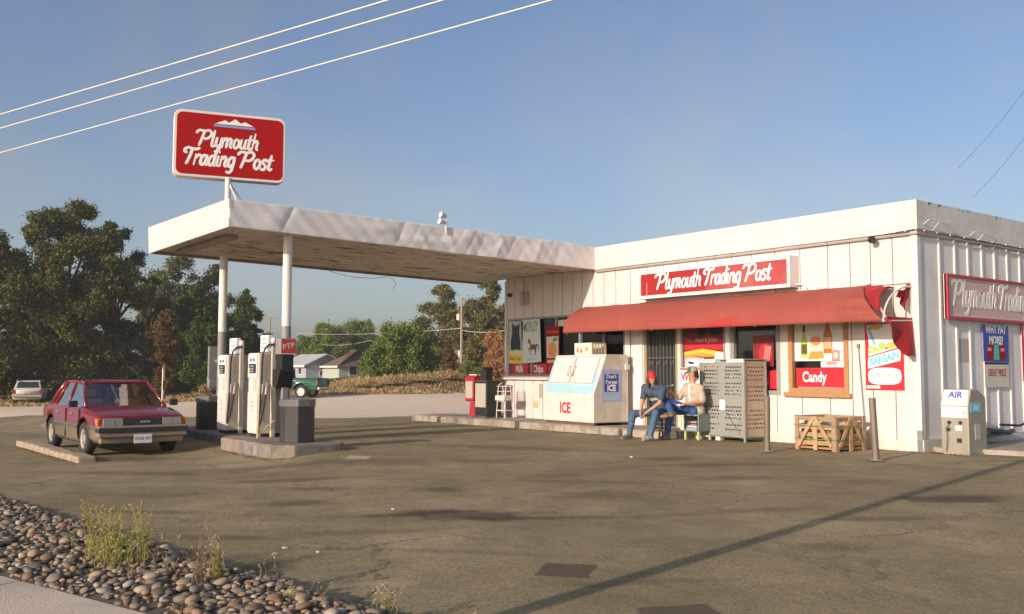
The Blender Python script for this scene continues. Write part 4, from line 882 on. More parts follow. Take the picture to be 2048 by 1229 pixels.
# bunched cloth on the top of the hoop and by the canvas edge
V = []; F = []
for a in range(17):
    q = a/16
    for c_ in range(13):
        v = c_/12; w_ = .26*(1-abs(2*q-1)**2)
        V.append((-.13+.03*math.sin(q*20+v*5), -.42+.40*q, 2.83-.18*(1-q)-(.30*(1-abs(2*q-1))+.05)*v+.03*math.sin(q*9)))
for a in range(16):
    for c_ in range(12): k = a*13+c_; F.append((k, k+1, k+14, k+13))
o = raw('torn_flap', V, F, rc, aw, sm=True); md = o.modifiers.new('thick', 'SOLIDIFY'); md.thickness = .005
V = []; F = []
for a in range(15):
    q = a/14; th = q*1.35+.02
    for c_ in range(13):
        v = c_/12; xx = -.84+.76*(th/(math.pi/2))**1.6; wd = .42*(1-q)**.8+.02
        V.append((xx+wd*v, -(DEP-.03)*math.sin(th)*(1-.10*v)-.02, 2.21+.645*math.cos(th)*(1-.10*v)+.03*math.sin(q*11+v*6)*v))
for a in range(14):
    for c_ in range(12): k = a*13+c_; F.append((k, k+1, k+14, k+13))
o = raw('torn_flap', V, F, rc, aw, sm=True); md = o.modifiers.new('thick', 'SOLIDIFY'); md.thickness = .005
v_ = MB()
for k in range(9): y = -.82+k*.09; v_.box(-.115, y, 2.205, -.085, y+.06, 2.245)
v_.build('lacing', rc, aw)
# ---------------------------------------------------------------- posters and window decals
def sheet(name, label, cat, M, w, h, base, group=None, th=.006):
    mb = MB().use(base); mb.prism([(0, 0), (w, 0), (w, h), (0, h)], 0, M, z0=-th); return mb
def done(mb, name, label, cat, group=None): return tag(mb.build(name), label, cat, group)
tan_ = mat('print_tan', (.5, .35, .2), .5, .15); cream = mat('print_cream', (.66, .62, .52), .55, .05); brownp = mat('print_brown', (.14, .07, .03), .5, .2); pgrey = mat('print_grey', (.45, .45, .43), .5, .1)
dgreen = mat('print_dark_green', (.03, .12, .05), .4, .15); lime = mat('print_lime', (.40, .58, .08), .5, .08); amber = mat('print_amber', (.45, .17, .03), .3, .15); peach = mat('print_peach', (.72, .42, .25), .5, .1); pinkp = mat('print_pink', (.62, .25, .24), .5, .1)
G1 = 'posters in the counter window'; RW = Matrix.Rotation
# black cat poster
M = FM(-11.60, -.008, 1.53) @ RW(R(-1.5), 4, 'Z')
mb = sheet('', '', '', M, .60, 1.13, pgrey); mb.use(navy); mb.face([(.10, .36), (.52, .36), (.50, .62), (.45, .80), (.46, 1.08), (.37, 1.0), (.24, 1.0), (.13, 1.08), (.15, .80), (.09, .60)], .002, M)
mb.use(yellow); mb.rect(0, 0, .60, .36, .003, M); mb.use(cream); mb.face([(.02, .26), (.2, .32), (.36, .38), (.58, .33), (.58, .25), (.3, .24)], .005, M); mb.use(brownp); mb.text('Black Cat', .15, M @ Matrix.Translation((.30, .135, 0)), .005, .01, sx=.8)
mb.use(green); mb.ell(.23, .86, .018, .01, .004, M); mb.ell(.38, .86, .018, .01, .004, M)
done(mb, 'window_poster', 'poster of a black cat over a yellow band, leftmost in the counter window', 'poster', G1)
M = FM(-10.99, -.008, 1.52) @ RW(R(3), 4, 'Z')
mb = sheet('', '', '', M, .78, 1.17, mat('poster_white', (.66, .67, .65), .5, .05)); mb.use(mat('print_sea', (.12, .38, .26), .5)); mb.text('MORLEY', .36, M @ Matrix.Translation((.40, .93, 0)), .003, .02, sx=.44); mb.text('MENTHOLS', .075, M @ Matrix.Translation((.42, .10, 0)), .003, .004)
H0 = [(.28, .60), (.26, .52), (.31, .50), (.34, .55), (.36, .47), (.34, .40), (.28, .38), (.27, .30), (.30, .31), (.31, .35), (.36, .36), (.36, .24), (.34, .21), (.38, .21), (.40, .34), (.52, .34), (.55, .25), (.52, .20), (.56, .20), (.58, .22), (.60, .33), (.62, .42), (.66, .42), (.66, .32), (.70, .34), (.70, .44), (.64, .47), (.58, .46), (.42, .47), (.38, .56), (.34, .62), (.31, .66)]
mb.use(brownp); mb.face(H0, .003, M)
done(mb, 'window_poster', 'white tilted poster with tall green letters and a dark prancing horse', 'poster', G1)
M = FM(-10.02, -.008, 1.50)
mb = sheet('', '', '', M, .52, .95, red); mb.use(pinkp); mb.text('Fresh Squeeze', .08, M @ Matrix.Translation((.26, .82, 0)), .003, .006); mb.use(cream); mb.rect(.03, .16, .49, .70, .002, M); mb.use(orange); mb.ell(.25, .36, .17, .19, .004, M); mb.use(green); mb.ell(.36, .62, .10, .045, .005, M, rot=.3); mb.use(brownp); mb.ell(.16, .28, .02, .02, .006, M); mb.use(peach); mb.rect(.05, .03, .47, .11, .004, M)
done(mb, 'window_poster', 'red bordered poster with a big orange fruit', 'poster', G1)
M = FM(-9.60, .045, 2.45); mb = sheet('', '', '', M, .34, .16, cream); done(mb, 'notice', 'small pale notice above the orange fruit poster', 'notice')
for k, (x, w, s, lab) in enumerate(((-11.57, .76, 'Milk', 'dark red window strip reading Milk'), (-10.77, .72, 'Chips', 'dark red window strip reading Chips'), (-10.01, .70, '', 'dark red window strip partly hidden by the ice freezer'))):
    M = FM(x, .05, 1.235); mb = sheet('', '', '', M, w, .28, redflat)
    if s: mb.use(paper); mb.text(s, .26, M @ Matrix.Translation((w/2, .14, 0)), .002, .03, sx=.72)
    done(mb, 'window_strip', lab, 'window strip', 'red lettered window strips')
# middle window
M = FM(-5.38, .045, 1.36); mb = sheet('', '', '', M, 1.10, 1.02, mat('poster_maroon', (.16, .02, .018), .4, .2))
mb.use(redflat); mb.face([(0, .42), (1.10, .42), (1.10, .60), (.7, .70), (.35, .62), (0, .68)], .002, M); mb.use(yellow); mb.face([(0, 0), (1.10, 0), (1.10, .36), (.5, .44), (0, .38)], .003, M); mb.use(orange); mb.face([(0, .20), (.4, .26), (1.1, .14), (1.1, .26), (.5, .36), (0, .32)], .004, M); mb.face([(0, 0), (.5, 0), (.9, .06), (0, .12)], .0045, M); mb.use(brownp); mb.face([(.2, .30), (.6, .22), (1.1, .24), (1.1, .28), (.6, .27)], .005, M); mb.use(navy); mb.ell(.86, .86, .2, .14, .003, M); mb.ell(.50, .82, .13, .1, .0033, M)
mb.use(cream); mb.text('Warm & golden', .115, M @ Matrix.Translation((.60, .62, 0)), .004, 0, shear=.3, sx=.8); mb.use(paper); mb.face([(.80, .02), (1.08, .02), (1.08, .34), (.86, .36)], .006, M)
done(mb, 'window_poster', 'dark red and orange sunset poster in the window by the door', 'poster')
M = FM(-5.47, -.03, .40); mb = sheet('', '', '', M, .62, 1.0, paper); mb.use(redflat); mb.text('WILD', .25, M @ Matrix.Translation((.31, .80, 0)), .003, .03, sx=.8); mb.rect(.02, .955, .60, .99, .003, M); mb.text('HARVEST', .1, M @ Matrix.Translation((.34, .60, 0)), .003, .003); mb.use(pgrey); mb.face([(.1, .1), (.5, .14), (.52, .48), (.2, .5)], .002, M)
done(mb, 'window_poster', 'white poster with red lettering behind the man in the green cap', 'poster')
M = FM(-5.32, -.025, 1.41); mb = sheet('', '', '', M, .55, .20, pgrey); mb.use(paper); mb.face([(.05, .03), (.3, .02), (.5, .1), (.35, .18), (.1, .16)], .002, M); mb.use(navy); mb.face([(.1, .08), (.25, .06), (.28, .1), (.12, .13)], .003, M)
done(mb, 'notice', 'grey and white notice above the white red lettered poster', 'notice')
# third window
M = FM(-3.98, .045, .98); mb = sheet('', '', '', M, 1.02, .36, redflat); mb.use(paper); mb.text('s', .30, M @ Matrix.Translation((.76, .17, 0)), .002, .012, sx=.75); done(mb, 'window_strip', 'red window strip half hidden by the perforated cage', 'window strip', 'red lettered window strips')
M = FM(-3.55, .045, 1.42); mb = sheet('', '', '', M, .5, .62, mat('poster_deep_red', (.20, .02, .02), .4, .2)); mb.use(redflat); mb.ell(.30, .26, .16, .2, .002, M); mb.use(pinkp)
for q in range(4): mb.face([(.25+.04*q, .10), (.27+.04*q, .10), (.33+.04*q, .40), (.30+.04*q, .41)], .004+.0005*q, M)
done(mb, 'window_poster', 'deep red poster with pale slanting strokes above the cage', 'poster')
# candy window
M = FM(-2.56, .045, 1.52); mb = sheet('', '', '', M, 1.10, .86, mat('poster_pale', (.74, .73, .70), .5, .04))
def bottle(x, y, h, w, body, neck, lab):
    mb.use(body); mb.face([(x-w/2, y), (x+w/2, y), (x+w/2, y+h*.5), (x+w*.2, y+h*.68), (x+w*.17, y+h), (x-w*.17, y+h), (x-w*.2, y+h*.68), (x-w/2, y+h*.5)], .003, M); mb.use(neck); mb.rect(x-w*.2, y+h*.8, x+w*.2, y+h, .004, M); mb.use(lab); mb.rect(x-w*.42, y+h*.12, x+w*.42, y+h*.42, .005, M)
bottle(.22, .06, .62, .15, lime, dgreen, brownp); bottle(.74, .14, .72, .19, amber, brownp, peach)
mb.use(orange); mb.face([(.30, .03), (.66, .05), (.62, .20), (.36, .18)], .006, M); mb.use(cream); mb.rect(.35, .18, .62, .50, .0065, M); mb.use(orange); mb.ell(.48, .38, .12, .09, .007, M); mb.use(pinkp); mb.ell(.48, .38, .07, .05, .008, M); mb.rect(.82, .0, .99, .20, .007, M); mb.use(cream); mb.ell(.905, .1, .05, .06, .008, M)
done(mb, 'window_poster', 'pale poster of a green bottle and a brown bottle in the wood framed window', 'poster')
M = FM(-1.98, .043, 1.40); mb = sheet('', '', '', M, .54, .11, paper); mb.use(pinkp); mb.rect(.12, .05, .34, .10, .002, M); done(mb, 'notice', 'thin white notice under the bottle poster', 'notice')
M = FM(-2.53, .045, 1.03); mb = sheet('', '', '', M, 1.04, .36, redflat); mb.use(paper); mb.text('Candy', .27, M @ Matrix.Translation((.40, .18, 0)), .002, .03, sx=.76); done(mb, 'window_strip', 'bright red window strip reading Candy', 'window strip', 'red lettered window strips')
# bargain posters
def bargain(M, label):
    mb = sheet('', '', '', M, .74, 1.20, redflat); mb.use(paper)
    mb.face([(.03, 1.17), (.08, .80), (.66, .95), (.70, 1.17)], .002, M); mb.use(sky_blue); mb.face([(.05, 1.12), (.10, 1.10), (.22, .82), (.17, .80)], .004, M); mb.face([(.05, 1.12), (.36, 1.17), (.36, 1.12), (.08, 1.07)], .0045, M); mb.use(yellow); mb.ell(.22, 1.12, .10, .05, .0055, M)
    mb.use(paper); mb.face([(.06, .60), (.66, .76), (.68, .96), (.08, .80)], .003, M); mb.use(lime); mb.text('OUR', .17, M @ Matrix.Translation((.24, .74, 0)) @ RW(R(14), 4, 'Z'), .005, .06); mb.use(yellow); mb.face([(.40, .72), (.64, .78), (.64, .88), (.42, .82)], .005, M)
    mb.use(paper); mb.face([(.05, .38), (.68, .52), (.69, .74), (.06, .58)], .006, M); mb.use(sky_blue); mb.text('BARGAIN', .19, M @ Matrix.Translation((.37, .555, 0)) @ RW(R(13), 4, 'Z'), .008, .05, sx=.72)
    mb.use(paper); mb.face([(.37+.32*math.copysign(abs(math.cos(a))**.6, math.cos(a)), .25+.15*math.copysign(abs(math.sin(a))**.6, math.sin(a))) for a in [2*math.pi*k/28 for k in range(28)]], .003, M); mb.use(pinkp); mb.text('SUPER VALUE', .10, M @ Matrix.Translation((.37, .27, 0)), .005, .004, sx=.85); mb.use(cream); mb.rect(.02, .03, .28, .085, .004, M)
    done(mb, 'bargain_poster', label, 'poster', 'red bargain posters')
bargain(FM(-1.02, -.008, .99), 'red bargain poster half covered by the torn awning flap')
bargain(SM(.045, 3.72, 1.14), 'red bargain poster on the side wall, cut by the picture edge')
M = SM(.046, 2.17, 1.51); mb = sheet('', '', '', M, .98, .69, blue); mb.use(paper); mb.text('WHY PAY\nMORE?', .21, M @ Matrix.Translation((.49, .50, 0)), .003, .05, sx=.86); mb.use(red); mb.face([(.10, .05), (.36, .03), (.36, .36), (.20, .38)], .002, M); mb.face([(.62, .04), (.86, .06), (.82, .36), (.64, .34)], .002, M); mb.use(mat('print_mint', (.12, .5, .36), .5)); mb.face([(.38, .03), (.60, .04), (.58, .34), (.40, .35)], .003, M); mb.use(peach); mb.rect(.14, .20, .30, .26, .004, M); mb.rect(.66, .2, .80, .26, .004, M)
done(mb, 'blue_poster', 'blue poster reading WHY PAY MORE on the side wall', 'poster')
M = SM(.046, 2.19, 1.03); mb = sheet('', '', '', M, .94, .475, cream); mb.use(redflat); mb.text('GREAT PRICE', .19, M @ Matrix.Translation((.47, .27, 0)), .003, .02, sx=.62, shear=.15); mb.use(navy); mb.rect(0, .43, .94, .47, .002, M); done(mb, 'price_poster', 'white poster reading GREAT PRICE below the blue poster', 'poster')
M = SM(.006, 1.34, 1.50); mb = sheet('', '', '', M, .36, .42, mat('wall_patch', (.46, .44, .39), .6)); done(mb, 'wall_patch', 'grey patch panel on the side wall left of the blue poster', 'panel')
o = MB().box(-11.05, -.06, 3.06, -10.72, -.002, 3.42); o.box(-11.0, -.10, 3.10, -10.84, -.06, 3.38); o.cyl((-10.88, -.08, 3.42), (-10.88, -.05, 3.70), .015); tag(o.build('electric_meter', mat('meter_grey', (.42, .39, .33), .6, .1), bevel=.01), 'weathered meter box under the canopy on the shop wall', 'meter box')
o = MB().cyl((-11.5, -.10, 3.36), (-11.5, .0, 3.36), .045, .055, 12); tag(o.build('wall_bell', black), 'small round black bell on the wall under the canopy', 'bell')
# ---------------------------------------------------------------- ice freezer
FZ = Matrix.Translation((-8.90, -1.0, .14)) @ Matrix.Rotation(R(-5), 4, 'Z')
icew = mat('freezer_white', (.72, .64, .60), .45, .06, 3, dirt=(.58, .42, .34), dscale=2.5, damt=.5); ices = mat('freezer_side', (.70, .63, .53), .5, .08, 3, dirt=(.38, .32, .24), dscale=1.8, damt=.6)
iceb = mat('freezer_blue', (.36, .58, .66), .45, .08, dirt=(.4, .45, .42), damt=.5)
t = thing('ice_freezer', 'white slant fronted ice freezer with a blue band and red ICE lettering', 'freezer', (-8.0, -.6, .11))
Wf, Df, Hf = 1.93, 1.0, 1.56
YZ = Matrix(((0, 0, 1, 0), (1, 0, 0, 0), (0, 1, 0, 0), (0, 0, 0, 1)))     # (depth, height) profile extruded across
MB().prism([(0, .03), (0, .68), (.36, Hf), (Df, Hf), (Df, .03)], Wf, FZ @ YZ).build('body', icew, t, bevel=.015)
MB().prism([(.012, .05), (.012, .68), (.365, Hf-.012), (Df-.01, Hf-.012), (Df-.01, .05)], Wf+.006, FZ @ YZ, z0=Wf-.02).build('side_panel', ices, t)
sl = math.hypot(.36, Hf-.68); SLM = FZ @ Matrix(((1, 0, 0, 0), (0, .36/sl, -(Hf-.68)/sl, 0), (0, (Hf-.68)/sl, .36/sl, .68), (0, 0, 0, 1)))
mb = MB(); mb.prism([(.02, .0), (Wf-.02, .0), (Wf-.02, .22), (.02, .22)], .006, SLM, z0=-.004); mb.prism([(.02, .225), (.14, .225), (.14, sl-.03), (.02, sl-.03)], .006, SLM, z0=-.004); mb.prism([(Wf-.26, .225), (Wf-.02, .225), (Wf-.02, .50), (Wf-.26, .50)], .006, SLM, z0=-.004); mb.prism([(.145, sl-.065), (Wf-.02, sl-.065), (Wf-.02, sl-.03), (.145, sl-.03)], .006, SLM, z0=-.004); mb.build('blue_band', iceb, t)
for x0, x1 in ((.17, .90), (.98, Wf-.14)):
    d = MB().prism([(x0, .24), (x1, .24), (x1, sl-.08), (x0, sl-.08)], .045, SLM, z0=.008).build('door', mat('freezer_door', (.78, .68, .63), .45, .07, 3, dirt=(.55, .40, .33), dscale=3, damt=.5), t, bevel=.012)
    hx = x1-.05 if x0 < .5 else x0+.05
    MB().tube([SLM @ Vector((hx, .40, .05)), SLM @ Vector((hx, .42, .10)), SLM @ Vector((hx, .62, .10)), SLM @ Vector((hx, .64, .05))], .014, 6).build('handle', mat('brass_handle', (.45, .33, .2), .4, metal=.6), d)
lk = MB().box(.88, .44, .03, 1.0, .54, .075, SLM).build('latch', iceb, t)
Mf = FZ @ FM(0, -.001, 0); mb = MB().use(redflat); mb.text('ICE', .34, Mf @ Matrix.Translation((.86, .33, 0)), .004, .03, sx=.85); mb.build('lettering', None, t)
Ms = FZ @ SM(Wf+.0085, 0, 0); pl_ = mat('print_lavender', (.42, .45, .66), .5, .08); mb = MB().use(pl_); mb.prism([(.22, .50), (.78, .50), (.78, 1.22), (.22, 1.22)], .004, Ms); mb.use(blue); mb.rect(.30, .72, .70, 1.12, .006, Ms); mb.use(paper); mb.text("Don't\nForget", .125, Ms @ Matrix.Translation((.50, 1.0, 0)), .008, .03); mb.text('ICE', .18, Ms @ Matrix.Translation((.5, .80, 0)), .008, .06, sx=.95); mb.use(iceb); mb.rect(.26, .53, .74, .62, .006, Ms); mb.build('ice_notice', None, t)
MB().box(Wf+.006, Df-.10, 1.22, Wf+.05, Df+.0, 1.34, FZ).build('hinge', trimw, t)
mb = MB().box(.05, .05, -.03, Wf-.05, .13, .03, FZ); mb.box(.05, Df-.13, -.03, Wf-.05, Df-.05, .03, FZ); mb.build('skid', mat('rust', (.16, .08, .05), .8), t)
# box on the freezer
BX = FZ @ Matrix.Translation((.66, .42, Hf)); t = thing('carton_box', 'white crate with red print and slatted end standing on the ice freezer', 'crate', tuple((BX @ Vector((.35, .2, 0)))))
MB().box(0, 0, 0, .66, .03, .28, BX).box(0, .40, 0, .66, .43, .28, BX).box(0, .03, 0, .03, .40, .28, BX).box(.03, .03, 0, .66, .40, .02, BX).build('box', cream, t, bevel=.004)
mb = MB()
for k in range(5): mb.box(.64, .03+k*.085, .02, .66, .06+k*.085, .28, BX)
mb.box(.635, .03, .25, .665, .40, .28, BX); mb.build('slats', mat('slat_tan', (.5, .42, .28), .6), t)
Mb = BX @ FM(0, -.001, 0); mb = MB().use(redflat); mb.face([(.10, .06), (.16, .06), (.14, .18), (.11, .16)], .002, Mb); mb.face([(.22, .05), (.26, .05), (.31, .09), (.26, .15)], .002, Mb); mb.text('IIS', .13, Mb @ Matrix.Translation((.48, .13, 0)), .002, .01, sx=.7); mb.build('print', None, t)
# ---------------------------------------------------------------- news racks by the shop end
redp = mat('rack_red', (.42, .02, .03), .35, .1, dirt=(.25, .03, .03), damt=.4); gl_ = mat('rack_panel', (.45, .42, .34), .3, .15)
NX, NY_ = -12.28, -.60; t = thing('news_rack', 'red newspaper box on a narrow pedestal, leftmost at the shop end', 'newspaper box', (NX, NY_, .11))
MB().prism([(0, .40), (-.03, .44), (-.03, 1.02), (.08, 1.10), (.36, 1.10), (.36, .40)], NX+.20, Matrix.Translation((0, NY_-.18, .11)) @ YZ, z0=NX-.20).build('box', redp, t, bevel=.02)
MB().prism([(.06, 0), (.10, .38), (.26, .38), (.30, 0)], NX+.13, Matrix.Translation((0, NY_-.18, .11)) @ YZ, z0=NX-.13).build('pedestal', redp, t, bevel=.01)
MB().box(NX-.16, NY_-.216, .60, NX+.16, NY_-.208, 1.05).build('window', gl_, t); MB().box(NX+.2, NY_-.12, .65, NX+.206, NY_+.0, 1.0).build('card', paper, t); MB().box(NX-.18, NY_-.08, 1.21, NX+.16, NY_+.1, 1.235).build('coin_cap', trimw, t)
NX, NY_ = -11.62, -.66; t = thing('news_rack', 'black newspaper box with a glazed front beside the red one', 'newspaper box', (NX, NY_, .11))
MB().box(NX-.27, NY_-.24, .16, NX+.27, NY_+.24, 1.05).build('box', black, t, bevel=.015); MB().box(NX-.23, NY_-.252, .38, NX+.23, NY_-.2405, 1.0).build('window', gl_, t); MB().box(NX-.31, NY_-.28, .105, NX+.31, NY_+.28, .16).build('base', dgrey, t); MB().box(NX-.28, NY_-.25, 1.05, NX+.28, NY_+.25, 1.075).build('lid', dgrey, t)
MB().box(NX-.2, NY_-.10, 1.075, NX+.02, NY_+.14, 1.42).build('coin_box', black, t, bevel=.012); MB().ball((NX-.14, NY_-.10, 1.36), .022, 8).build('lock', steel, t)
o = MB().box(-11.30, -.36, 1.076, -11.12, -.2, 1.17).build('tin_box', trimw); 
bpy.data.objects.remove(o)
# white wire rack
t = thing('wire_rack', 'thin white wire display rack beside the black newspaper box', 'rack', (-10.95, -.62, .11)); mb = MB(); RX, RY = -10.95, -.62
for x in (-.17, .17):
    mb.tube([(RX+x, RY-.14, .11), (RX+x*.95, RY-.08, .95), (RX+x*.6, RY-.02, 1.02)], .012, 6); mb.tube([(RX+x, RY+.16, .11), (RX+x*.95, RY+.06, .95)], .011, 6)
for z in (.30, .55, .80, .93): mb.tube([(RX-.17, RY-.12, z), (RX+.17, RY-.12, z)], .009, 5); mb.tube([(RX-.17, RY+.1, z), (RX+.17, RY+.1, z)], .008, 5)
mb.build('frame', trimw, t)
MB().box(RX-.2, RY-.17, .565, RX+.2, RY+.12, .70).build('tray', cream, t, bevel=.02); MB().box(RX-.18, RY-.15, .305, RX+.18, RY+.1, .325).build('shelf', cream, t)
for k, (x, z, w, h, m_, lab) in enumerate(((-10.62, .72, .20, .26, cream, 'faded notice taped to the counter wall, upper left'), (-10.30, .64, .16, .36, mat('notice_grey', (.36, .33, .28), .6), 'narrow grey panel on the counter wall'), (-10.52, .38, .18, .16, peach, 'small faded sticker low on the counter wall'))):
    M = FM(x, -.008, z); mb = sheet('', '', '', M, w, h, m_); done(mb, 'wall_notice', lab, 'notice', 'notices on the counter wall')
# ---------------------------------------------------------------- propane cage
CG = Matrix.Translation((-4.35, -.62, .0)) @ Matrix.Rotation(R(-4), 4, 'Z'); Wc, Dc, Hc = 1.17, .60, 1.54
galv = mat('galvanised', (.31, .315, .29), .5, .12, 5, metal=.1, dirt=(.22, .19, .15), dscale=2, damt=.5); galv_sunlit = mat('galvanised_sunlit', (.46, .37, .27), .5, .12, 4, metal=.1, dirt=(.42, .13, .08), dscale=1.2, damt=.6)  # right side sheet is tan: the warm sunlight on it put into colour
t = thing('propane_cage', 'perforated metal cage locker for gas bottles beside the seated men', 'cage', tuple((CG @ Vector((Wc/2, Dc/2, 0)))))
def perf(M, w, h, regions, pitch=.074, hole=.042):
    mb = MB(); xs = sorted({0, w} | {r[q] for r in regions for q in (0, 1)}); zs = sorted({0, h} | {r[q] for r in regions for q in (2, 3)})
    for x0, x1 in zip(xs[:-1], xs[1:]):
        for z0, z1 in zip(zs[:-1], zs[1:]):
            if any(r[0] <= x0 and x1 <= r[1] and r[2] <= z0 and z1 <= r[3] for r in regions):
                nx, nz = max(1, round((x1-x0)/pitch)), max(1, round((z1-z0)/(pitch*1.05))); dx, dz = (x1-x0)/nx, (z1-z0)/nz
                for a in range(nx):
                    for c in range(nz):
                        u0, v0 = x0+a*dx, z0+c*dz; ox = (dx-hole)*(.08 if c % 2 == 0 else .92); a0, a1, b0, b1 = u0+ox, u0+ox+hole, v0+(dz-hole*.8)/2, v0+(dz+hole*.8)/2; a1 = min(a1, u0+dx-.001)
                        for q in ((u0, v0, u0+dx, b0), (u0, b1, u0+dx, v0+dz), (u0, b0, a0, b1), (a1, b0, u0+dx, b1)): mb.rect(*q, 0, M)
            else: mb.rect(x0, z0, x1, z1, 0, M)
    return mb
MF = CG @ FM(0, 0, 0)
rg = [(x0, x1, z0, z1) for x0, x1 in ((.09, .50), (.66, 1.09)) for z0, z1 in ((.10, .28), (.33, .62), (.80, 1.08), (1.12, 1.40))]
rg = [r for r in rg]
perf(CG @ FM(0, 0, .04), Wc, Hc-.06, rg).build('front_panel', galv, t, solid=.003)
perf(CG @ SM(Wc, 0, .04), Dc, Hc-.06, [(.07, Dc-.06, z0, z1) for z0, z1 in ((.14, .56), (.68, 1.02), (1.08, 1.40))]).build('side_panel', galv_sunlit, t, solid=.003)
perf(CG @ SM(0, 0, .04), Dc, Hc-.06, [(.07, Dc-.06, z0, z1) for z0, z1 in ((.14, .56), (.68, 1.02), (1.08, 1.40))]).build('side_panel', galv, t, solid=.003)
mb = MB()
for x in (0, Wc): 
    for y in (0, Dc): mb.box(x-.018, y-.018, -.05, x+.018, y+.018, Hc, CG)
mb.box(-.02, -.02, Hc, Wc+.02, Dc+.02, Hc+.025, CG); mb.box(.018, Dc-.01, .06, Wc-.018, Dc, Hc, CG); mb.box(.018, -.012, .045, Wc-.018, .012, .075, CG); mb.box(Wc-.012, .018, .045, Wc+.012, Dc-.018, .075, CG); mb.box(.018, .018, .03, Wc-.018, Dc-.02, .06, CG); mb.build('frame', galv, t)
mb = MB(); mb.use(paper); mb.prism([(.02, Hc-.045), (.42, Hc-.045), (.42, Hc+.02), (.02, Hc+.02)], .028, MF, z0=.02); mb.prism([(.74, Hc-.045), (1.17, Hc-.045), (1.17, Hc+.02), (.74, Hc+.02)], .028, MF, z0=.02); mb.use(pinkp); mb.text('PROPANE', .06, MF @ Matrix.Translation((.22, Hc-.012, 0)), .031, .004); mb.text('PROPANE', .06, MF @ Matrix.Translation((.955, Hc-.012, 0)), .031, .004); mb.build('sign_strip', None, t)
MB().prism([(.52, .56), (.66, .56), (.66, .76), (.52, .76)], .008, MF, z0=.003).build('notice', paper, t)
mb = MB(); mb.tube([CG @ Vector((.72, -.02, .52)), CG @ Vector((.84, -.025, .36)), CG @ Vector((.98, -.025, .2)), CG @ Vector((1.06, -.02, .1))], .006, 4); mb.tube([CG @ Vector((.24, -.01, 1.22)), CG @ Vector((.5, -.012, .82))], .004, 4); mb.build('chain', steel, t)
tank = mat('tank_white', (.62, .60, .55), .5, .1)
for k in range(6):
    x, z = .22+.36*(k % 3), .06+(k//3)*.74; M = CG @ Matrix.Translation((x, .3, z)); o = MB().lathe([(0, 0), (.11, 0), (.15, .05), (.155, .36), (.13, .44), (.05, .48), (.05, .53), (.10, .54), (.10, .58), (0, .56)], 16, M).build('gas_bottle', tank, None, sm=False)
    tag(o, ['pale gas bottle low in the perforated cage', 'pale gas bottle in the upper tier of the perforated cage'][k//3], 'gas bottle', 'gas bottles in the cage')
# ---------------------------------------------------------------- bollards, crate, air machine
bolm = mat('bollard_steel', (.20, .165, .12), .55, .3, 4, metal=.35, dirt=(.30, .20, .12), dscale=3, damt=.6)
for k, (x, y, tx, ty, h, lab) in enumerate(((-1.70, -1.97, .012, 0, .93, 'straight steel pipe bollard beside the perforated cage'), (.37, -2.0, -.06, .02, .96, 'leaning steel pipe bollard between the crate and the shop corner'))):
    t = thing('bollard', lab, 'bollard', (x, y, -.05), 'pipe bollards before the shop'); mb = MB().lathe([(.052, 0), (.052, 1.0), (.046, 1.0), (.046, .9), (0, .9)], 16, Matrix.Translation((x, y, -.08)) @ Matrix(((1, 0, tx, 0), (0, 1, ty, 0), (0, 0, h+.03, 0), (0, 0, 0, 1)))); mb.build('pipe', bolm, t, sm=False); MB().lathe([(0, .012), (.09, .012), (.12, 0)], 14, Matrix.Translation((x, y, -.05))).build('footing', concrete, t)
CR = Matrix.Translation((-1.72, -1.14, -.05)) @ Matrix.Rotation(R(-4), 4, 'Z'); t = thing('wooden_crate', 'large open wooden bin of diagonal slats holding melons', 'crate', tuple(CR @ Vector((.48, .5, 0))))
Wk, Dk, Hk = .86, .80, .58
def plank(a, b_, w, th, n, M): # a board between two points on a drawing plane
    a = Vector(a); b_ = Vector(b_); d = (b_-a).normalized(); s = Vector((-d.y, d.x))*w/2; return MB().prism([tuple(a+s), tuple(a-s), tuple(b_-s), tuple(b_+s)], n+th, M, z0=n)
wv = [mat('crate_wood_%d' % k, c, .75, .3, 9, bump=.3, dirt=(.2, .12, .06), dscale=4, damt=.4) for k, c in enumerate([(.46, .27, .13), (.40, .25, .14), (.50, .33, .18), (.36, .25, .16)])]
MFc = CR @ FM(0, 0, 0); MSc = CR @ SM(Wk, 0, 0); MBc = CR @ TM((Wk, Dk, 0), (-1, 0, 0), (0, 0, 1)); MLc = CR @ TM((0, Dk, 0), (0, -1, 0), (0, 0, 1))
for M, w in ((MFc, Wk), (MSc, Dk), (MBc, Wk), (MLc, Dk)):
    for k, z in enumerate((.13, .27, .41, .55)): plank((.02, z+rnd.uniform(-.008, .008)), (w-.02, z+rnd.uniform(-.012, .012)), .075, .018, -.03, M).build('slat', wv[k % 4], t)
    for k, x in enumerate((.04, w/2, w-.04)): plank((x, .0), (x, Hk+.01*k), .085, .022, -.010, M).build('post', wv[(k+1) % 4], t)
    plank((.08, .08), (w/2-.03, Hk-.02), .065, .016, .013, M).build('brace', wv[2], t); plank((w-.08, .08), (w/2+.03, Hk-.02), .065, .016, .013, M).build('brace', wv[0], t)
mb = MB().box(.03, .03, .03, Wk-.03, Dk-.03, .06, CR); mb.build('floor_boards', wood, t)
gs = mat('strap_green', (.14, .28, .14), .5)
mb = MB()
for z in (.21, .44): mb.tube([CR @ Vector(p) for p in ((-.02, -.045, z), (Wk/2, -.05, z-.012), (Wk+.045, -.045, z), (Wk+.05, Dk/2, z-.01), (Wk+.045, Dk+.02, z))], .008, 4)
mb.build('strap', gs, t)
mel = [mat('melon_green', (.12, .20, .05), .5, .3, 8), mat('melon_yellow', (.45, .36, .10), .5, .2, 8), mat('melon_pale', (.42, .40, .22), .5, .2, 8)]
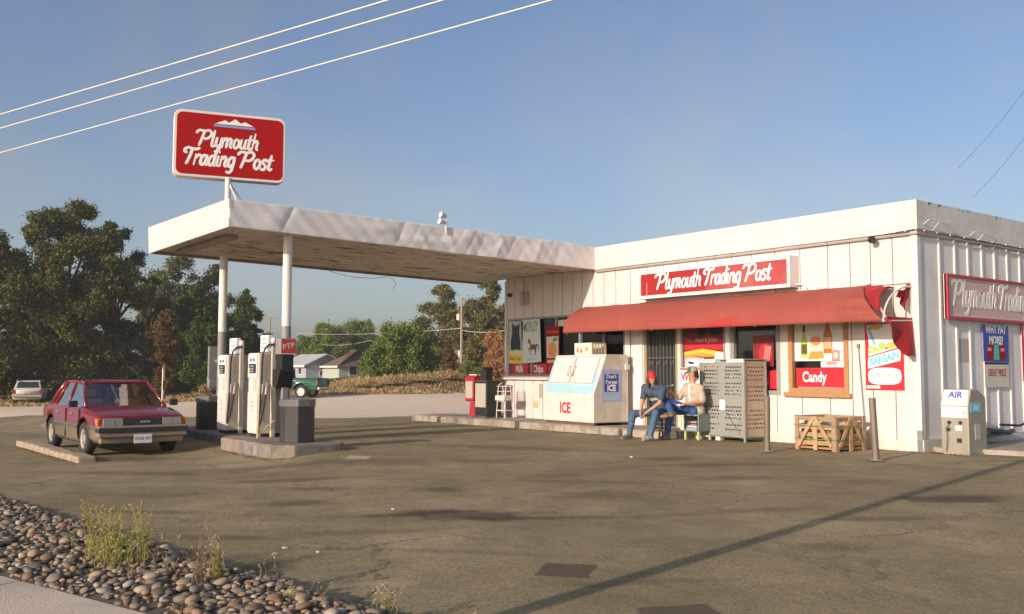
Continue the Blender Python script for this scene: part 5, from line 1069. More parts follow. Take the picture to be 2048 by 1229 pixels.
for k in range(12):
    p = CR @ Vector((.16+.18*(k % 4)+.01*(k % 3), .17+.22*(k//4), .17+.10*((k*7) % 3)/2+.12*(k % 2))); o = MB().ball(p, .115, 16, sq=(1, 1, .92)).build('melon', mel[k % 3], None, sm=True); tag(o, ['dark green melon inside the slatted wooden bin', 'yellow melon inside the slatted wooden bin', 'pale melon inside the slatted wooden bin'][k % 3], 'melon', 'melons in the wooden bin')
# air machine
AX = Matrix.Translation((.36, -.02, -.05)); t = thing('air_machine', 'grey coin operated tyre air machine by the shop corner', 'air machine', (.68, .35, -.02)); Wa, Da, Ha = .47, .60, 1.08
am = mat('air_machine_grey', (.36, .325, .265), .45, .1, 5, metal=.2, dirt=(.22, .17, .12), dscale=2, damt=.5); ams = mat('air_machine_side', (.33, .30, .25), .5, .1, 5, dirt=(.22, .18, .13), damt=.5)
MB().prism([(0, 0), (.0, .80), (.10, Ha), (Da*.55, Ha), (Da, Ha-.14), (Da, 0)], Wa, AX @ YZ).build('cabinet', am, t, bevel=.015)
MB().box(-.015, -.015, -.02, Wa+.015, Da+.015, .03, AX).build('base', concrete, t)
Mh = AX @ Matrix(((1, 0, 0, 0), (0, .10/.297, -.28/.297, 0), (0, .28/.297, .10/.297, .80), (0, 0, 0, 1)))
mb = MB().use(trimw); mb.prism([(.01, .005), (Wa-.01, .005), (Wa-.03, .28), (.03, .28)], .012, Mh); mb.use(blue); mb.text('AIR', .15, Mh @ Matrix.Translation((.235, .19, 0)), .014, .03); mb.use(pgrey); mb.text('25 CENTS', .075, Mh @ Matrix.Translation((.235, .07, 0)), .014, .004, sx=.8); mb.build('header_panel', None, t)
Ma = AX @ FM(0, 0, 0)
mb = MB().use(paper); mb.prism([(.015, .61), (Wa-.015, .61), (Wa-.015, .79), (.015, .79)], .01, Ma); mb.use(pgrey); mb.text('AIR +', .11, Ma @ Matrix.Translation((.22, .71, 0)), .012, .003); mb.ell(.40, .70, .04, .04, .012, Ma); mb.build('front_panel', None, t)
MB().prism([(.25, .40), (.36, .40), (.36, .48), (.25, .48)], .008, Ma).build('notice', paper, t)
for x, z in ((.15, .53), (.34, .53)): MB().cyl(Ma @ Vector((x, z, 0)), Ma @ Vector((x, z, .03)), .028, n=12).build('knob', black, t)
MB().prism([(.27, .20), (.35, .20), (.35, .27), (.27, .27)], .008, Ma).build('coin_slot', black, t)
MB().tube([Ma @ Vector(p) for p in ((.14, .50, .03), (.11, .42, .05), (.12, .3, .04), (.11, .12, .05), (.09, .05, .03))], .012, 6).build('hose', mgrey, t); MB().ball(Ma @ Vector((.14, .42, .04)), .03, 8).build('chuck', black, t)
Ms = AX @ SM(Wa, 0, 0); mb = MB().use(sky_blue); mb.prism([(.06, .70), (.42, .70), (.42, .86), (.06, .86)], .006, Ms); mb.use(paper); mb.text('Air', .13, Ms @ Matrix.Translation((.24, .78, 0)), .008, .05, shear=.2); mb.build('side_sign', None, t); MB().prism([(.2, .25), (.38, .25), (.38, .50), (.2, .50)], .006, Ms).build('notice', pgrey, t)
# planks and pipe by the side wall
o = MB().tube([(.22, 1.9, .27), (.25, 2.6, .20), (.18, 2.9, .22)], .045, 8); o.box(.08, 1.7, .16, .3, 2.3, .2); tag(o.build('pipe_scrap', dgrey), 'dark pipe and board lying by the side wall behind the air machine', 'scrap')
o = MB().tube([(.10, 2.6, .34), (.14, 3.3, .30), (.12, 4.2, .44), (.11, 5, .40)], .022, 6); tag(o.build('black_hose', rubber), 'sagging black hose hung along the side wall', 'hose')
o = MB().tube([(-1.14, -.03, 1.75), (-1.09, -.035, 1.0), (-1.02, -.05, .15)], .008, 5); o.box(-1.17, -.04, 1.75, -1.12, -.006, 1.82); tag(o.build('wall_cable', mgrey), 'thin cable running down the wall left of the red bargain poster', 'cable')
side = MB().prism([(.07, .25), (3.2, 1.0), (3.2, 9), (.07, 9)], .03, z0=-.2); tag(side.build('side_walk', concrete), kind='structure')
# ---------------------------------------------------------------- pump islands
t = thing('pump_island', 'broken concrete kerb island carrying the right pump and the octagonal bin', 'island', (-7.7, -8.2, -.1), 'pump islands'); 
MB().prism([(-9.15, -8.70), (-8.9, -8.86), (-6.55, -8.86), (-6.25, -8.6), (-6.25, -7.75), (-6.5, -7.55), (-9.15, -7.55)], .065, z0=-.35).build('slab', mat('island_concrete', (.27, .225, .165), .9, .3, 4, bump=.6, bsc=16, dirt=(.08, .068, .055), dscale=2.2, damt=.9), t, bevel=.03)
MB().box(-8.0, -8.868, -.3, -7.4, -8.861, .04).build('kerb_dark_face', darkconc, t); MB().prism([(-6.246, -8.55), (-6.240, -8.55), (-6.240, -7.85), (-6.246, -7.85)], .045, z0=-.3).build('kerb_dark_face', darkconc, t); MB().box(-7.2, -8.868, -.3, -6.6, -8.861, .03).build('kerb_dark_face', darkconc, t)  # thin dark strips laid over the kerb faces
t = thing('pump_island', 'lower concrete kerb island under the left pump, its side dark', 'island', (-11, -8, -.1), 'pump islands')
MB().prism([(-13.2, -8.2), (-12.9, -8.5), (-9.17, -8.5), (-9.17, -7.5), (-12.9, -7.5), (-13.2, -7.8)], .05, z0=-.4).build('slab', MATS['island_concrete'], t, bevel=.03); MB().box(-12.8, -8.508, -.35, -9.2, -8.501, .03).build('kerb_dark_face', darkconc, t)
pw = mat('pump_white', (.69, .62, .58), .35, .05, 4, dirt=(.60, .52, .45), dscale=2.5, damt=.4); pump_shaded = mat('pump_white_shaded', (.56, .50, .41), .45, .06, 4, dirt=(.40, .33, .25), dscale=2, damt=.5)  # side tone is the pump white with side shade put into its colour
def pump(x, y, z, label):
    t = thing('fuel_pump', label, 'fuel pump', (x+.25, y+.25, z), 'fuel pumps under the canopy'); W_, D_, H_p = .50, .50, 1.585; T = Matrix.Translation((x, y, z)); Mf = T @ FM(0, 0, 0)
    MB().box(.03, .03, 0, W_-.03, D_-.03, .06, T).build('plinth', black, t); MB().box(0, 0, .06, W_-.02, D_, H_p, T).build('cabinet', pw, t, bevel=.012); MB().box(W_-.019, .02, .07, W_, D_-.01, H_p-.012, T).build('side_panel', pump_shaded, t, bevel=.004)
    mb = MB().use(trimw); mb.prism([(.02, 1.12), (W_-.05, 1.12), (W_-.05, H_p-.02), (.02, H_p-.02)], .02, Mf); mb.use(black); mb.rect(.06, 1.20, W_-.10, 1.38, .023, Mf); mb.use(mgrey)
    for q in range(3): mb.rect(.09, 1.22+q*.05, W_-.2, 1.25+q*.05, .0245, Mf)
    mb.use(yellow); mb.rect(.07, 1.21, .11, 1.30, .0255, Mf); mb.use(black)
    for q in (.12, .26): mb.rect(q, 1.43, q+.07, 1.48, .023, Mf)
    mb.build('dial_panel', None, t)
    MB().prism([(.24, .86), (.42, .86), (.42, 1.10), (.24, 1.10)], .004, Mf).build('nozzle_recess', pump_shaded, t); mb = MB().use(pw); mb.prism([(.01, .10), (W_-.03, .10), (W_-.03, .84), (.01, .84)], .012, Mf); mb.use(pinkp)
    for q, s in ((.66, 'Self'), (.58, 'Serve'), (.50, 'Only')): mb.text(s, .06, Mf @ Matrix.Translation((.22, q, 0)), .014, .001)
    mb.build('front_panel', None, t)
    s = MB().box(W_-.30, .14, H_p+.02, W_+.06, .24, H_p+.34, T).build('price_sign', paper, t, bevel=.012); mb = MB().use(mat('price_print', (.36, .38, .52), .5)); 
    for q in range(3): mb.rect(W_-.24+.03*(q % 2), H_p+.08+q*.085, W_+.0-.02*q, H_p+.12+q*.085, -.1395+.0, T @ FM(0, 0, 0)) if 0 else mb.prism([(W_-.25+.03*(q % 2), H_p+.08+q*.085), (W_+.01-.02*q, H_p+.08+q*.085), (W_+.01-.02*q, H_p+.115+q*.085), (W_-.25+.03*(q % 2), H_p+.115+q*.085)], .0015, T @ FM(0, .14, 0))
    mb.build('price_print', None, s); MB().box(W_-.16, .17, H_p, W_-.1, .21, H_p+.021, T).build('sign_bracket', mgrey, t)
    MB().box(W_+.02, .22, 0, W_+.09, .30, H_p+.22, T).build('hose_post', pump_shaded, t, bevel=.008); MB().lathe([(0, 0), (.05, .0), (.05, .08), (0, .1)], 10, T @ Matrix.Translation((W_+.055, .26, H_p+.2))).build('post_cap', trimw, t)
    h = [T @ Vector(p) for p in ((W_+.12, .24, H_p+.16), (W_+.06, .14, H_p+.14), (W_+.03, .06, H_p-.05), (W_+.03, .04, 1.0), (W_+.02, .02, .6), (W_+.03, .0, .35), (W_+.08, -.02, .22), (W_+.14, -.01, .3), (W_+.13, .05, .55), (W_+.10, .10, .8))]
    P = [Vector(v) for v in spline3(h)]; MB().tube(P, .017, 8).build('hose', rubber, t, sm=True); MB().tube([T @ Vector((W_+.03, .06, 1.0)), T @ Vector((W_+.025, .05, .82))], .022, 8).build('hose_coupling', trimw, t)
    n = MB().tube([T @ Vector((W_+.10, .10, .80)), T @ Vector((W_+.09, .12, .92)), T @ Vector((W_+.05, .14, 1.02))], [.022, .026, .014], 8); n.build('nozzle', mat('nozzle_metal', (.5, .48, .45), .4, metal=.5), t)
    return t
def spline3(p, n=6):
    q = [2*p[0]-p[1]]+list(p)+[2*p[-1]-p[-2]]; out = []
    for i in range(1, len(q)-2):
        for k in range(n):
            u = k/n; a, b_, c, d = q[i-1:i+3]; out.append(.5*((2*b_)+(c-a)*u+(2*a-5*b_+4*c-d)*u*u+(3*b_-a-3*c+d)*u**3))
    return out+[p[-1]]
pump(-8.97, -8.32, .066, 'white fuel pump on the right, nearer the shop, beside the octagonal bin')
pump(-10.55, -8.32, .051, 'white fuel pump on the left, behind the red car bonnet')
def octbin(x, y, z, r, h, label):
    t = thing('rubbish_bin', label, 'bin', (x, y, z), 'dark octagonal bins on the pump islands'); P = [(x+r*math.cos(R(22.5+45*k)), y+r*math.sin(R(22.5+45*k))) for k in range(8)]
    MB().prism(P, z+h-.05, z0=z).build('body', mat('bin_dark', (.035, .034, .033), .6, .2, dirt=(.09, .08, .065), damt=.4), t, bevel=.008); P2 = [(x+(r+.015)*math.cos(R(22.5+45*k)), y+(r+.015)*math.sin(R(22.5+45*k))) for k in range(8)]; MB().prism(P2, z+h, z0=z+h-.13).build('lid', mat('bin_lid', (.13, .125, .115), .6, .15, dirt=(.25, .22, .18), damt=.6), t, bevel=.01)
octbin(-6.98, -8.22, .066, .30, .75, 'dark octagonal bin at the near end of the right island'); octbin(-11.78, -8.05, .051, .27, .72, 'dark octagonal bin standing in front of the left column')
# card terminal with its sign on the right column
t = thing('service_box', 'red lettered sign over a black slanted towel box by the right column', 'service box', (-8.1, -7.95, .10)); X0, Y0 = -8.26, -8.08
MB().box(X0-.02, Y0, 1.62, X0+.22, Y0+.30, 1.92).build('sign_box', mgrey, t, bevel=.008); Ms = SM(X0+.222, Y0, 1.62); mb = MB().use(mat('orange_red', (.50, .055, .03), .4)); mb.prism([(.01, .02), (.29, .02), (.29, .28), (.01, .28)], .006, Ms); mb.use(paper); mb.text('PTP', .15, Ms @ Matrix.Translation((.15, .15, 0)) @ RW(R(12), 4, 'Z'), .008, -.004); mb.rect(.01, .005, .29, .018, .008, Ms); mb.build('sign_face', None, t)
MB().box(X0+.0, Y0+.03, 1.34, X0+.20, Y0+.27, 1.62).build('upper_box', black, t, bevel=.01); MB().prism([(-.10, 1.02), (.06, .98), (.24, 1.30), (.24, 1.34), (-.10, 1.34)], Y0+.29, Matrix.Translation((X0, 0, 0)) @ Matrix(((1, 0, 0, 0), (0, 0, 1, 0), (0, 1, 0, 0), (0, 0, 0, 1))), z0=Y0-.02).build('slanted_tray', black, t, bevel=.008)
MB().box(X0+.02, Y0+.1, .06, X0+.12, Y0+.2, 1.0).build('post', mgrey, t); MB().box(X0-.14, Y0+.24, .06, X0-.09, Y0+.29, 1.9).build('post', mgrey, t)
o = MB().tube([(-7.62, -8.36, .42), (-7.9, -8.38, .30), (-8.1, -8.36, .2)], .012, 6); o.tube([(-8.28, -8.4, .07), (-8.28, -8.38, 1.0)], .014, 6); o.box(-8.30, -8.42, .066, -8.24, -8.36, .28); tag(o.build('squeegee', mat('squeegee_tan', (.45, .36, .24), .6)), 'long handled squeegee leaning at the right pump side', 'squeegee')
# bracket lamp and plate behind the left column
t = thing('hanging_board', 'grey metal board hung beside the left column', 'board', (-11.98, -7.9, 1.0)); mb = MB(); mb.box(-12.08, -8.0, 1.15, -12.0, -7.7, 1.85); mb.build('panel', mgrey, t, bevel=.01); MB().prism([(-12.12, .95), (-12.0, .95), (-12.0, 1.15), (-12.16, 1.15)], -7.72, Matrix(((1, 0, 0, 0), (0, 0, 1, 0), (0, 1, 0, 0), (0, 0, 0, 1))), z0=-7.98).build('tray', mgrey, t); MB().box(-12.0, -7.86, 1.5, -11.86, -7.8, 1.56).build('bracket', mgrey, t)
# long parking block
t = MB(); n = 12
for k in range(n):
    x0 = -13.4+k*4.76/n; x1 = x0+4.76/n+.002; h = .105+rnd.uniform(-.014, .014); t.prism([(x0, .0), (x1, .0), (x1, .30), (x0, .30)], h-.25, Matrix.Translation((0, -11.52+.016*k/2, 0)), z0=-.5)
tag(t.build('parking_kerb', mat('pale_block', (.38, .30, .21), .9, .25, 4, bump=.6, bsc=14, dirt=(.20, .13, .09), dscale=3, damt=.8), bevel=.03), 'long crumbling concrete parking kerb beside the red car', 'kerb')
# ---------------------------------------------------------------- overhead lines and the roadside pole behind the viewer
for k, (a, c) in enumerate((((-39.42, -16.0, 9), (8.52, -.7, 9)), ((-44.22, -16.42, 9), (12.22, .92, 9)), ((-54.38, -17.26, 9), (20.08, 4.16, 9)))):
    wire('overhead_wire', ['top left one of the three thick pale overhead wires', 'middle one of the three thick pale overhead wires', 'lowest one of the three thick pale overhead wires'][k], a, c, .12, .018, mat('bright_wire', (.80, .74, .64), .5), 'thick pale overhead wires', 40)
wire('roof_wire', 'thin dark wire climbing to the upper right above the shop roof', sp3(1925, 332, 40), sp3(2120, 100, 30), .2, .006, wired, 'thin wires above the shop'); wire('roof_wire', 'second thin wire below the first above the shop roof', sp3(1955, 390, 40), sp3(2120, 190, 30), .2, .006, wired, 'thin wires above the shop')
px_, py_ = 4.53, -16.5; t = thing('utility_pole', 'tall roadside utility pole behind the viewer casting the long shadow', 'utility pole', (px_, py_, -.2), 'utility poles'); MB().cyl((px_, py_, -.5), (px_, py_, 11), .085, .07, 12).build('pole', polem, t)
# ---------------------------------------------------------------- vehicles
tyre = mat('tyre', (.028, .026, .024), .85, .3, dirt=(.10, .085, .065), damt=.5); cpaint = mat('car_red', (.19, .009, .009), .3, .08, 3, coat=.5, dirt=(.22, .03, .03), damt=.3); ctan = mat('car_tan', (.27, .215, .155), .4, .06, coat=.3); cgrey = mat('car_strip', (.10, .095, .09), .5); chrome = mat('chrome', (.62, .6, .56), .25, metal=.8); lamp = mat('headlamp', (.42, .46, .48), .12, .25, 12, metal=.5); amberl = mat('amber_lamp', (.72, .20, .02), .25); redl = mat('red_lamp', (.25, .02, .02), .3); rim_ = mat('rim_silver', (.50, .46, .40), .4, .1, metal=.4); seat_ = mat('seat_tan', (.24, .17, .10), .8, .15); dark = mat('car_dark', (.012, .011, .011), .7)
def wheel(t, x, y, r, w, s, rm=None):      # s: outward side
    M = Matrix.Translation((x, y, r)) @ Matrix.Rotation(R(-90*s), 4, 'X')
    tb = MB().lathe([(r*.62, -w/2), (r*.90, -w/2), (r, -w*.36), (r, w*.36), (r*.93, w/2), (r*.62, w/2), (r*.60, w*.30), (r*.60, -w*.3)], 32, M).build('tyre', tyre, t, sm=True)
    MB().lathe([(0, w*.34), (r*.12, w*.36), (r*.2, w*.28), (r*.42, w*.30), (r*.56, w*.40), (r*.63, w*.46), (r*.63, w*.2), (0, w*.1)], 28, M).build('rim', rm or rim_, tb, sm=True)
    hb = MB()
    for k in range(10): a = 2*math.pi*k/10; hb.box(r*.3, -r*.035, w*.305, r*.5, r*.035, w*.335, M @ Matrix.Rotation(a, 4, 'Z'))
    hb.build('rim_slots', dark, tb); return tb
def evalmesh(o):
    me = bpy.data.meshes.new_from_object(o.evaluated_get(bpy.context.evaluated_depsgraph_get())); old = o.data; o.modifiers.clear(); o.data = me; bpy.data.meshes.remove(old)
def loft(st, mats_, rowm, name, t, sm=True):  # stations: (x, [(y,z)...]) half sections from sill to centre line; mirrored
    V = []; F = []; fm = []; m = len(st[0][1]); ring = 2*m
    for x, sec in st:
        for y, z in sec: V.append((x, y, z))
        for y, z in reversed(sec): V.append((x, -y, z))
    for i in range(len(st)-1):
        for j in range(ring):
            k = (j+1) % ring; F.append((i*ring+j, i*ring+k, (i+1)*ring+k, (i+1)*ring+j)); jj = j if j < m else ring-1-j-(0 if j < ring-1 else 0)
            jj = j if j < m-1 else (m-1 if j == m-1 else (ring-2-j if j < ring-1 else m)); fm.append(rowm[jj])
    F2 = [list(f) for f in F]; F2.append(list(range(ring))); F2.append(list(range((len(st)-1)*ring, len(st)*ring))[::-1]); fm += [rowm[-3], rowm[-3]]
    me = bpy.data.meshes.new(name); me.from_pydata(V, [], F2)
    for q in mats_: me.materials.append(q)
    me.polygons.foreach_set('material_index', fm); me.polygons.foreach_set('use_smooth', [sm]*len(F2)); me.update()
    bmm = bmesh.new(); bmm.from_mesh(me); bmesh.ops.recalc_face_normals(bmm, faces=bmm.faces); bmm.to_mesh(me); bmm.free()
    o = bpy.data.objects.new(name, me); COL.objects.link(o); o.parent = t; ORG[o.name] = ORG[t.name]; return o
def cut(o, cyls):
    par = o.parent; o.parent = None
    for x, y0, y1, z, r in cyls:
        c = MB().cyl((x, y0, z), (x, y1, z), r, n=32).build('cutter', dark); md = o.modifiers.new('b', 'BOOLEAN'); md.operation = 'DIFFERENCE'; md.object = c; md.solver = 'EXACT'
        evalmesh(o); bpy.data.objects.remove(c)
    o.parent = par
def sedan(loc, rz, sx):
    t = thing('parked_car', 'dark red four door sedan with tan lower sides, facing the pumps', 'car', loc, None, rz, True)
    FA, RA, WR = 1.20*sx, -1.20*sx, .305
    def sec(w, zb, zt, cr=.03, hw=None): # half section from the sill up
        hw = hw or w*.93; return [(w*.86, zb), (w*.97, zb+.10), (w, .50), (w+.008, .505), (w+.008, .565), (w*.995, .57), (w*.985, zt-.08), (hw, zt-.012), (hw*.90, zt), (hw*.5, zt+cr*.8), (0, zt+cr)]
    st = [(-2.06*sx, sec(.76, .32, .80)), (-2.02*sx, sec(.80, .26, .86)), (-1.6*sx, sec(.835, .22, .89)), (-.9*sx, sec(.845, .2, .90)), (0, sec(.845, .2, .895)), (.75*sx, sec(.845, .2, .885)), (1.25*sx, sec(.84, .22, .845)), (1.75*sx, sec(.825, .24, .785)), (1.98*sx, sec(.80, .28, .735, .015)), (2.02*sx, sec(.785, .30, .72, .01))]
    body = loft(st, [cpaint, ctan, cgrey], [1, 1, 2, 2, 2, 0, 0, 0, 0, 0, 0, 1], 'body', t)
    cut(body, [(a, y0, y1, WR+.01, WR+.075) for a in (FA, RA) for y0, y1 in ((.52, 1.0), (-1.0, -.52))])
    body.data.materials.append(dark)
    for p in body.data.polygons:                   # inside of the wheel wells
        c = p.center
        for a in (FA, RA):
            if abs(math.hypot(c.x-a, c.z-WR-.01)-(WR+.075)) < .02 and abs(p.normal.y) < .3 and .5 < abs(c.y) < .87: p.material_index = 3
            if abs(abs(c.y)-.52) < .01 and abs(p.normal.y) > .9: p.material_index = 3
    for s in (1, -1):
        wheel(t, FA, s*.735, WR, .175, s); wheel(t, RA, s*.735, WR, .175, s)
        for x0, x1 in ((-.98, .02), (.06, .98)): # door shut lines
            MB().box(x1*sx-.003, s*.838-.014, .30, x1*sx+.003, s*.838+.0095, .84).build('door_gap', dark, body)
        for x in (-.60, .42): MB().box(x*sx-.09, s*.845-.012, .735, x*sx+.09, s*.845+.014, .765).build('door_handle', chrome, body, bevel=.005)
        m_ = MB().box(.86*sx, s*.86-(.0 if s > 0 else .15), .88, .96*sx, s*.86+(.15 if s > 0 else .0), 1.0).build('side_mirror', black, t, bevel=.02)
    # greenhouse: roof on pillars with glass between
    zb, zr = .885, 1.335; fx0, fx1, rx0, rx1 = 1.02*sx, .32*sx, -1.45*sx, -.98*sx; wb, wr = .765, .585
    B = {'fb': (fx0, wb-.03, zb-.01), 'ft': (fx1, wr, zr), 'rt': (rx1, wr, zr), 'rb': (rx0, wb-.03, zb), 'mb': (-.02*sx, wb+.02, zb), 'mt': (-.20*sx, wr+.012, zr), 'qb': (-.98*sx, wb+.01, zb), 'qt': (-.80*sx, wr+.01, zr)}
    V = []; F = []
    ns = 9
    for i in range(ns):
        q = i/(ns-1); x = fx1+.05+(rx1-fx1-.1)*q; zc = zr+.05*math.sin(math.pi*min(1, max(0, q)))**.5*.9
        for j in range(9): v = -1+j/4; V.append((x, v*(wr+.025), zr-.015+(zc-zr+.02)*(1-abs(v)**3)))
    for i in range(ns-1):
        for j in range(8): k = i*9+j; F.append((k, k+1, k+10, k+9))
    rf = raw('roof', V, F, cpaint, t, sm=True); md = rf.modifiers.new('thick', 'SOLIDIFY'); md.thickness = .035; md.offset = -1
    for s in (1, -1):
        g = lambda k: Vector((B[k][0], B[k][1]*s, B[k][2]))
        pb = MB()
        for a, c, w in (('fb', 'ft', .030), ('rb', 'rt', .055), ('mb', 'mt', .022), ('qb', 'qt', .026)): pb.tube([g(a), g(a).lerp(g(c), .5)+Vector((0, s*.012, 0)), g(c)], w, 8)
        pb.tube([g('ft'), g('mt')+Vector((0, 0, .012)), g('qt')+Vector((0, 0, .012)), g('rt')], .026, 8); pb.build('pillars', cpaint, t, sm=True)
        for a, c, d, e in (('fb', 'mb', 'mt', 'ft'), ('mb', 'qb', 'qt', 'mt'), ('qb', 'rb', 'rt', 'qt')): MB().add([g(a), g(c), g(d), g(e)], [(0, 1, 2, 3)]).build('side_window' if a != 'qb' else 'rear_pillar', cglass if a != 'qb' else cpaint, t)
        st_ = MB().tube([g('fb')+Vector((-.12, s*.03, .0)), g('mb')+Vector((0, s*.008, .0)), g('rb')+Vector((.1, s*.03, 0))], .012, 6).build('window_trim', chrome, t)
    f = lambda k, s: Vector((B[k][0], B[k][1]*s, B[k][2]))
    MB().add([f('fb', 1), f('fb', -1), f('ft', -1), f('ft', 1)], [(0, 1, 2, 3)]).build('windscreen', sglass, t); MB().add([f('rb', 1), f('rb', -1), f('rt', -1), f('rt', 1)], [(3, 2, 1, 0)]).build('rear_window', cglass, t)
    MB().tube([f('ft', 1), f('ft', -1)], .024, 8).build('header_rail', cpaint, t); 
    # front
    X = 2.02*sx
    MB().box(X-.02, -.34, .565, X+.012, .34, .70).build('grille', black, t); mb = MB()
    for k in range(7): mb.box(X+.012, -.32, .575+k*.018, X+.016, .32, .580+k*.018)
    mb.build('grille_bars', dgrey, t); MB().box(X+.0165, -.05, .615, X+.022, .13, .645).build('badge', chrome, t)
    for s in (1, -1):
        h = MB().box(X-.03, min(s*.35, s*.70), .565, X+.014, max(s*.35, s*.70), .70).build('headlight', lamp, t, bevel=.01); MB().box(X+.015, s*.52-.008, .568, X+.018, s*.52+.008, .697).build('divider', chrome, h)
        MB().box(X-.16, min(s*.705, s*.80), .565, X+.0, max(s*.705, s*.80), .70).build('indicator', amberl, t, bevel=.01)
        MB().box(X+.06, min(s*.45, s*.63), .40, X+.082, max(s*.45, s*.63), .455).build('fog_lamp', redl, t)
    MB().box(X-.12, -.80, .50, X+.11, .80, .565).build('bumper', ctan, t, bevel=.02); MB().box(X-.10, -.805, .45, X+.117, .805, .535).build('bumper_strip', mat('bumper_black', (.035, .032, .034), .5), t, bevel=.012); MB().box(X-.12, -.79, .36, X+.095, .79, .45).build('bumper_lower', ctan, t, bevel=.02); MB().box(X-.14, -.74, .25, X+.03, .74, .36).build('apron', ctan, t, bevel=.02)
    Mp = Matrix.Translation((X+.12, -.03, .25)) @ SM(0, 0, 0); pl = MB().use(paper); pl.prism([(-.16, 0), (.16, 0), (.16, .16), (-.16, .16)], .008, Mp); pl.use(blue); pl.text('WAB 407', .085, Mp @ Matrix.Translation((0, .08, 0)), .01, .004, sx=.85); pl.build('number_plate', None, t)
    MB().box(-2.16*sx, -.79, .36, -1.98*sx, .79, .54).build('bumper', ctan, t, bevel=.02); MB().box(-2.165*sx, -.8, .44, -1.96*sx, .8, .52).build('bumper_strip', cgrey, t)
    for s in (1, -1): MB().box(-2.075*sx, min(s*.40, s*.76), .58, -2.0*sx, max(s*.40, s*.76), .74).build('tail_light', redl, t)
    MB().cyl((.93*sx, -.70 if False else .70, .86), (.93*sx-.10, .73, 1.62), .0035, .002, 6).build('aerial', chrome, t)
    # cabin
    fl = MB().box(-1.3*sx, -.68, .3, 1.0*sx, .68, .34).build('cabin_floor', dark, t); MB().box(.62*sx, -.70, .80, .98*sx, .70, .875).build('dashboard', seat_, t, bevel=.03)
    for x, ys in ((.0, (.36, -.36)), (-.95*sx, (.36, -.36))):
        for y in ys:
            s_ = MB().box(x-.1, y-.25, .36, x+.42, y+.25, .60).build('seat', seat_, t, bevel=.05); MB().box(x-.22, y-.24, .55, x-.06, y+.24, 1.0, ).build('seat_back', seat_, s_, bevel=.05); MB().box(x-.22, y-.13, 1.02, x-.12, y+.13, 1.19).build('headrest', seat_, s_, bevel=.04)
    MB().tube([(.46*sx+.05*math.cos(a), .36+.17*math.sin(a), .86+.16*math.cos(a)) for a in [2*math.pi*k/20 for k in range(21)]], .014, 6).build('steering_wheel', black, t)
    MB().box(.38*sx, -.06, 1.24, .44*sx, .06, 1.30).build('mirror', black, t)
    return t
sedan((-11.36, -10.20, -.25), R(1.2), .985)
def wagon(loc, rz):
    t = thing('parked_wagon', 'white station wagon parked at the far left, seen from behind', 'car', loc, None, rz, True); cw = mat('wagon_white', (.55, .50, .43), .4, .06)
    sec = lambda w, zb, zt: [(w*.88, zb), (w*.98, zb+.1), (w, .55), (w*.99, .75), (w*.95, zt-.03), (w*.88, zt), (0, zt+.02)]
    b_ = loft([(x, sec(w, .26, z)) for x, w, z in ((-2.2, .78, .86), (-2.12, .82, .9), (-1, .84, .9), (.6, .84, .9), (1.3, .83, .86), (2.1, .78, .76))], [cw], [0]*8, 'body', t); cut(b_, [(a, y0, y1, .31, .38) for a in (1.3, -1.3) for y0, y1 in ((.55, 1), (-1, -.55))])
    for a in (1.3, -1.3):
        for s in (1, -1): wheel(t, a, s*.74, .30, .18, s)
    gh = MB().add([(-2.05, .76, .9), (-1.75, .62, 1.40), (.35, .62, 1.42), (1.0, .74, .9), (-2.05, -.76, .9), (-1.75, -.62, 1.40), (.35, -.62, 1.42), (1.0, -.74, .9)], [(0, 1, 2, 3), (7, 6, 5, 4), (0, 4, 5, 1), (1, 5, 6, 2), (2, 6, 7, 3), (3, 7, 4, 0)]).build('roof', cw, t, bevel=.04)
    dg = mat('dark_auto_glass', (.03, .035, .04), .1); nx = Vector((-.5, 0, .3)).normalized()
    MB().add([(-2.03, .62, .98), (-2.03, -.62, .98), (-1.81, -.54, 1.34), (-1.81, .54, 1.34)], [(0, 1, 2, 3)]).build('rear_window', dg, t)
    for s in (1, -1):
        MB().add([(-1.8, s*.765, .95), (.75, s*.765, .95), (.25, s*.655, 1.34), (-1.62, s*.655, 1.34)], [(0, 1, 2, 3)]).build('side_window', dg, t); MB().box(-2.225, min(s*.66, s*.80), .60, -2.14, max(s*.66, s*.80), .86).build('tail_light', redl, t); MB().box(-2.0, min(s*.60, s*.64), 1.42, .2, max(s*.60, s*.64), 1.46).build('roof_rail', chrome, t)
    MB().box(-2.32, -.80, .42, -2.1, .80, .56).build('bumper', chrome, t, bevel=.02); MB().box(-2.235, -.18, .64, -2.2, .18, .76).build('number_plate', mat('plate_tan', (.45, .40, .30), .5), t); MB().box(-2.22, -.6, .58, -2.17, .6, .61).build('trim', cgrey, t)
x, y = spot(67, 60); wagon((x, y, float(gz(x, y))), math.atan2(y-CY, x-CX)+R(-6))
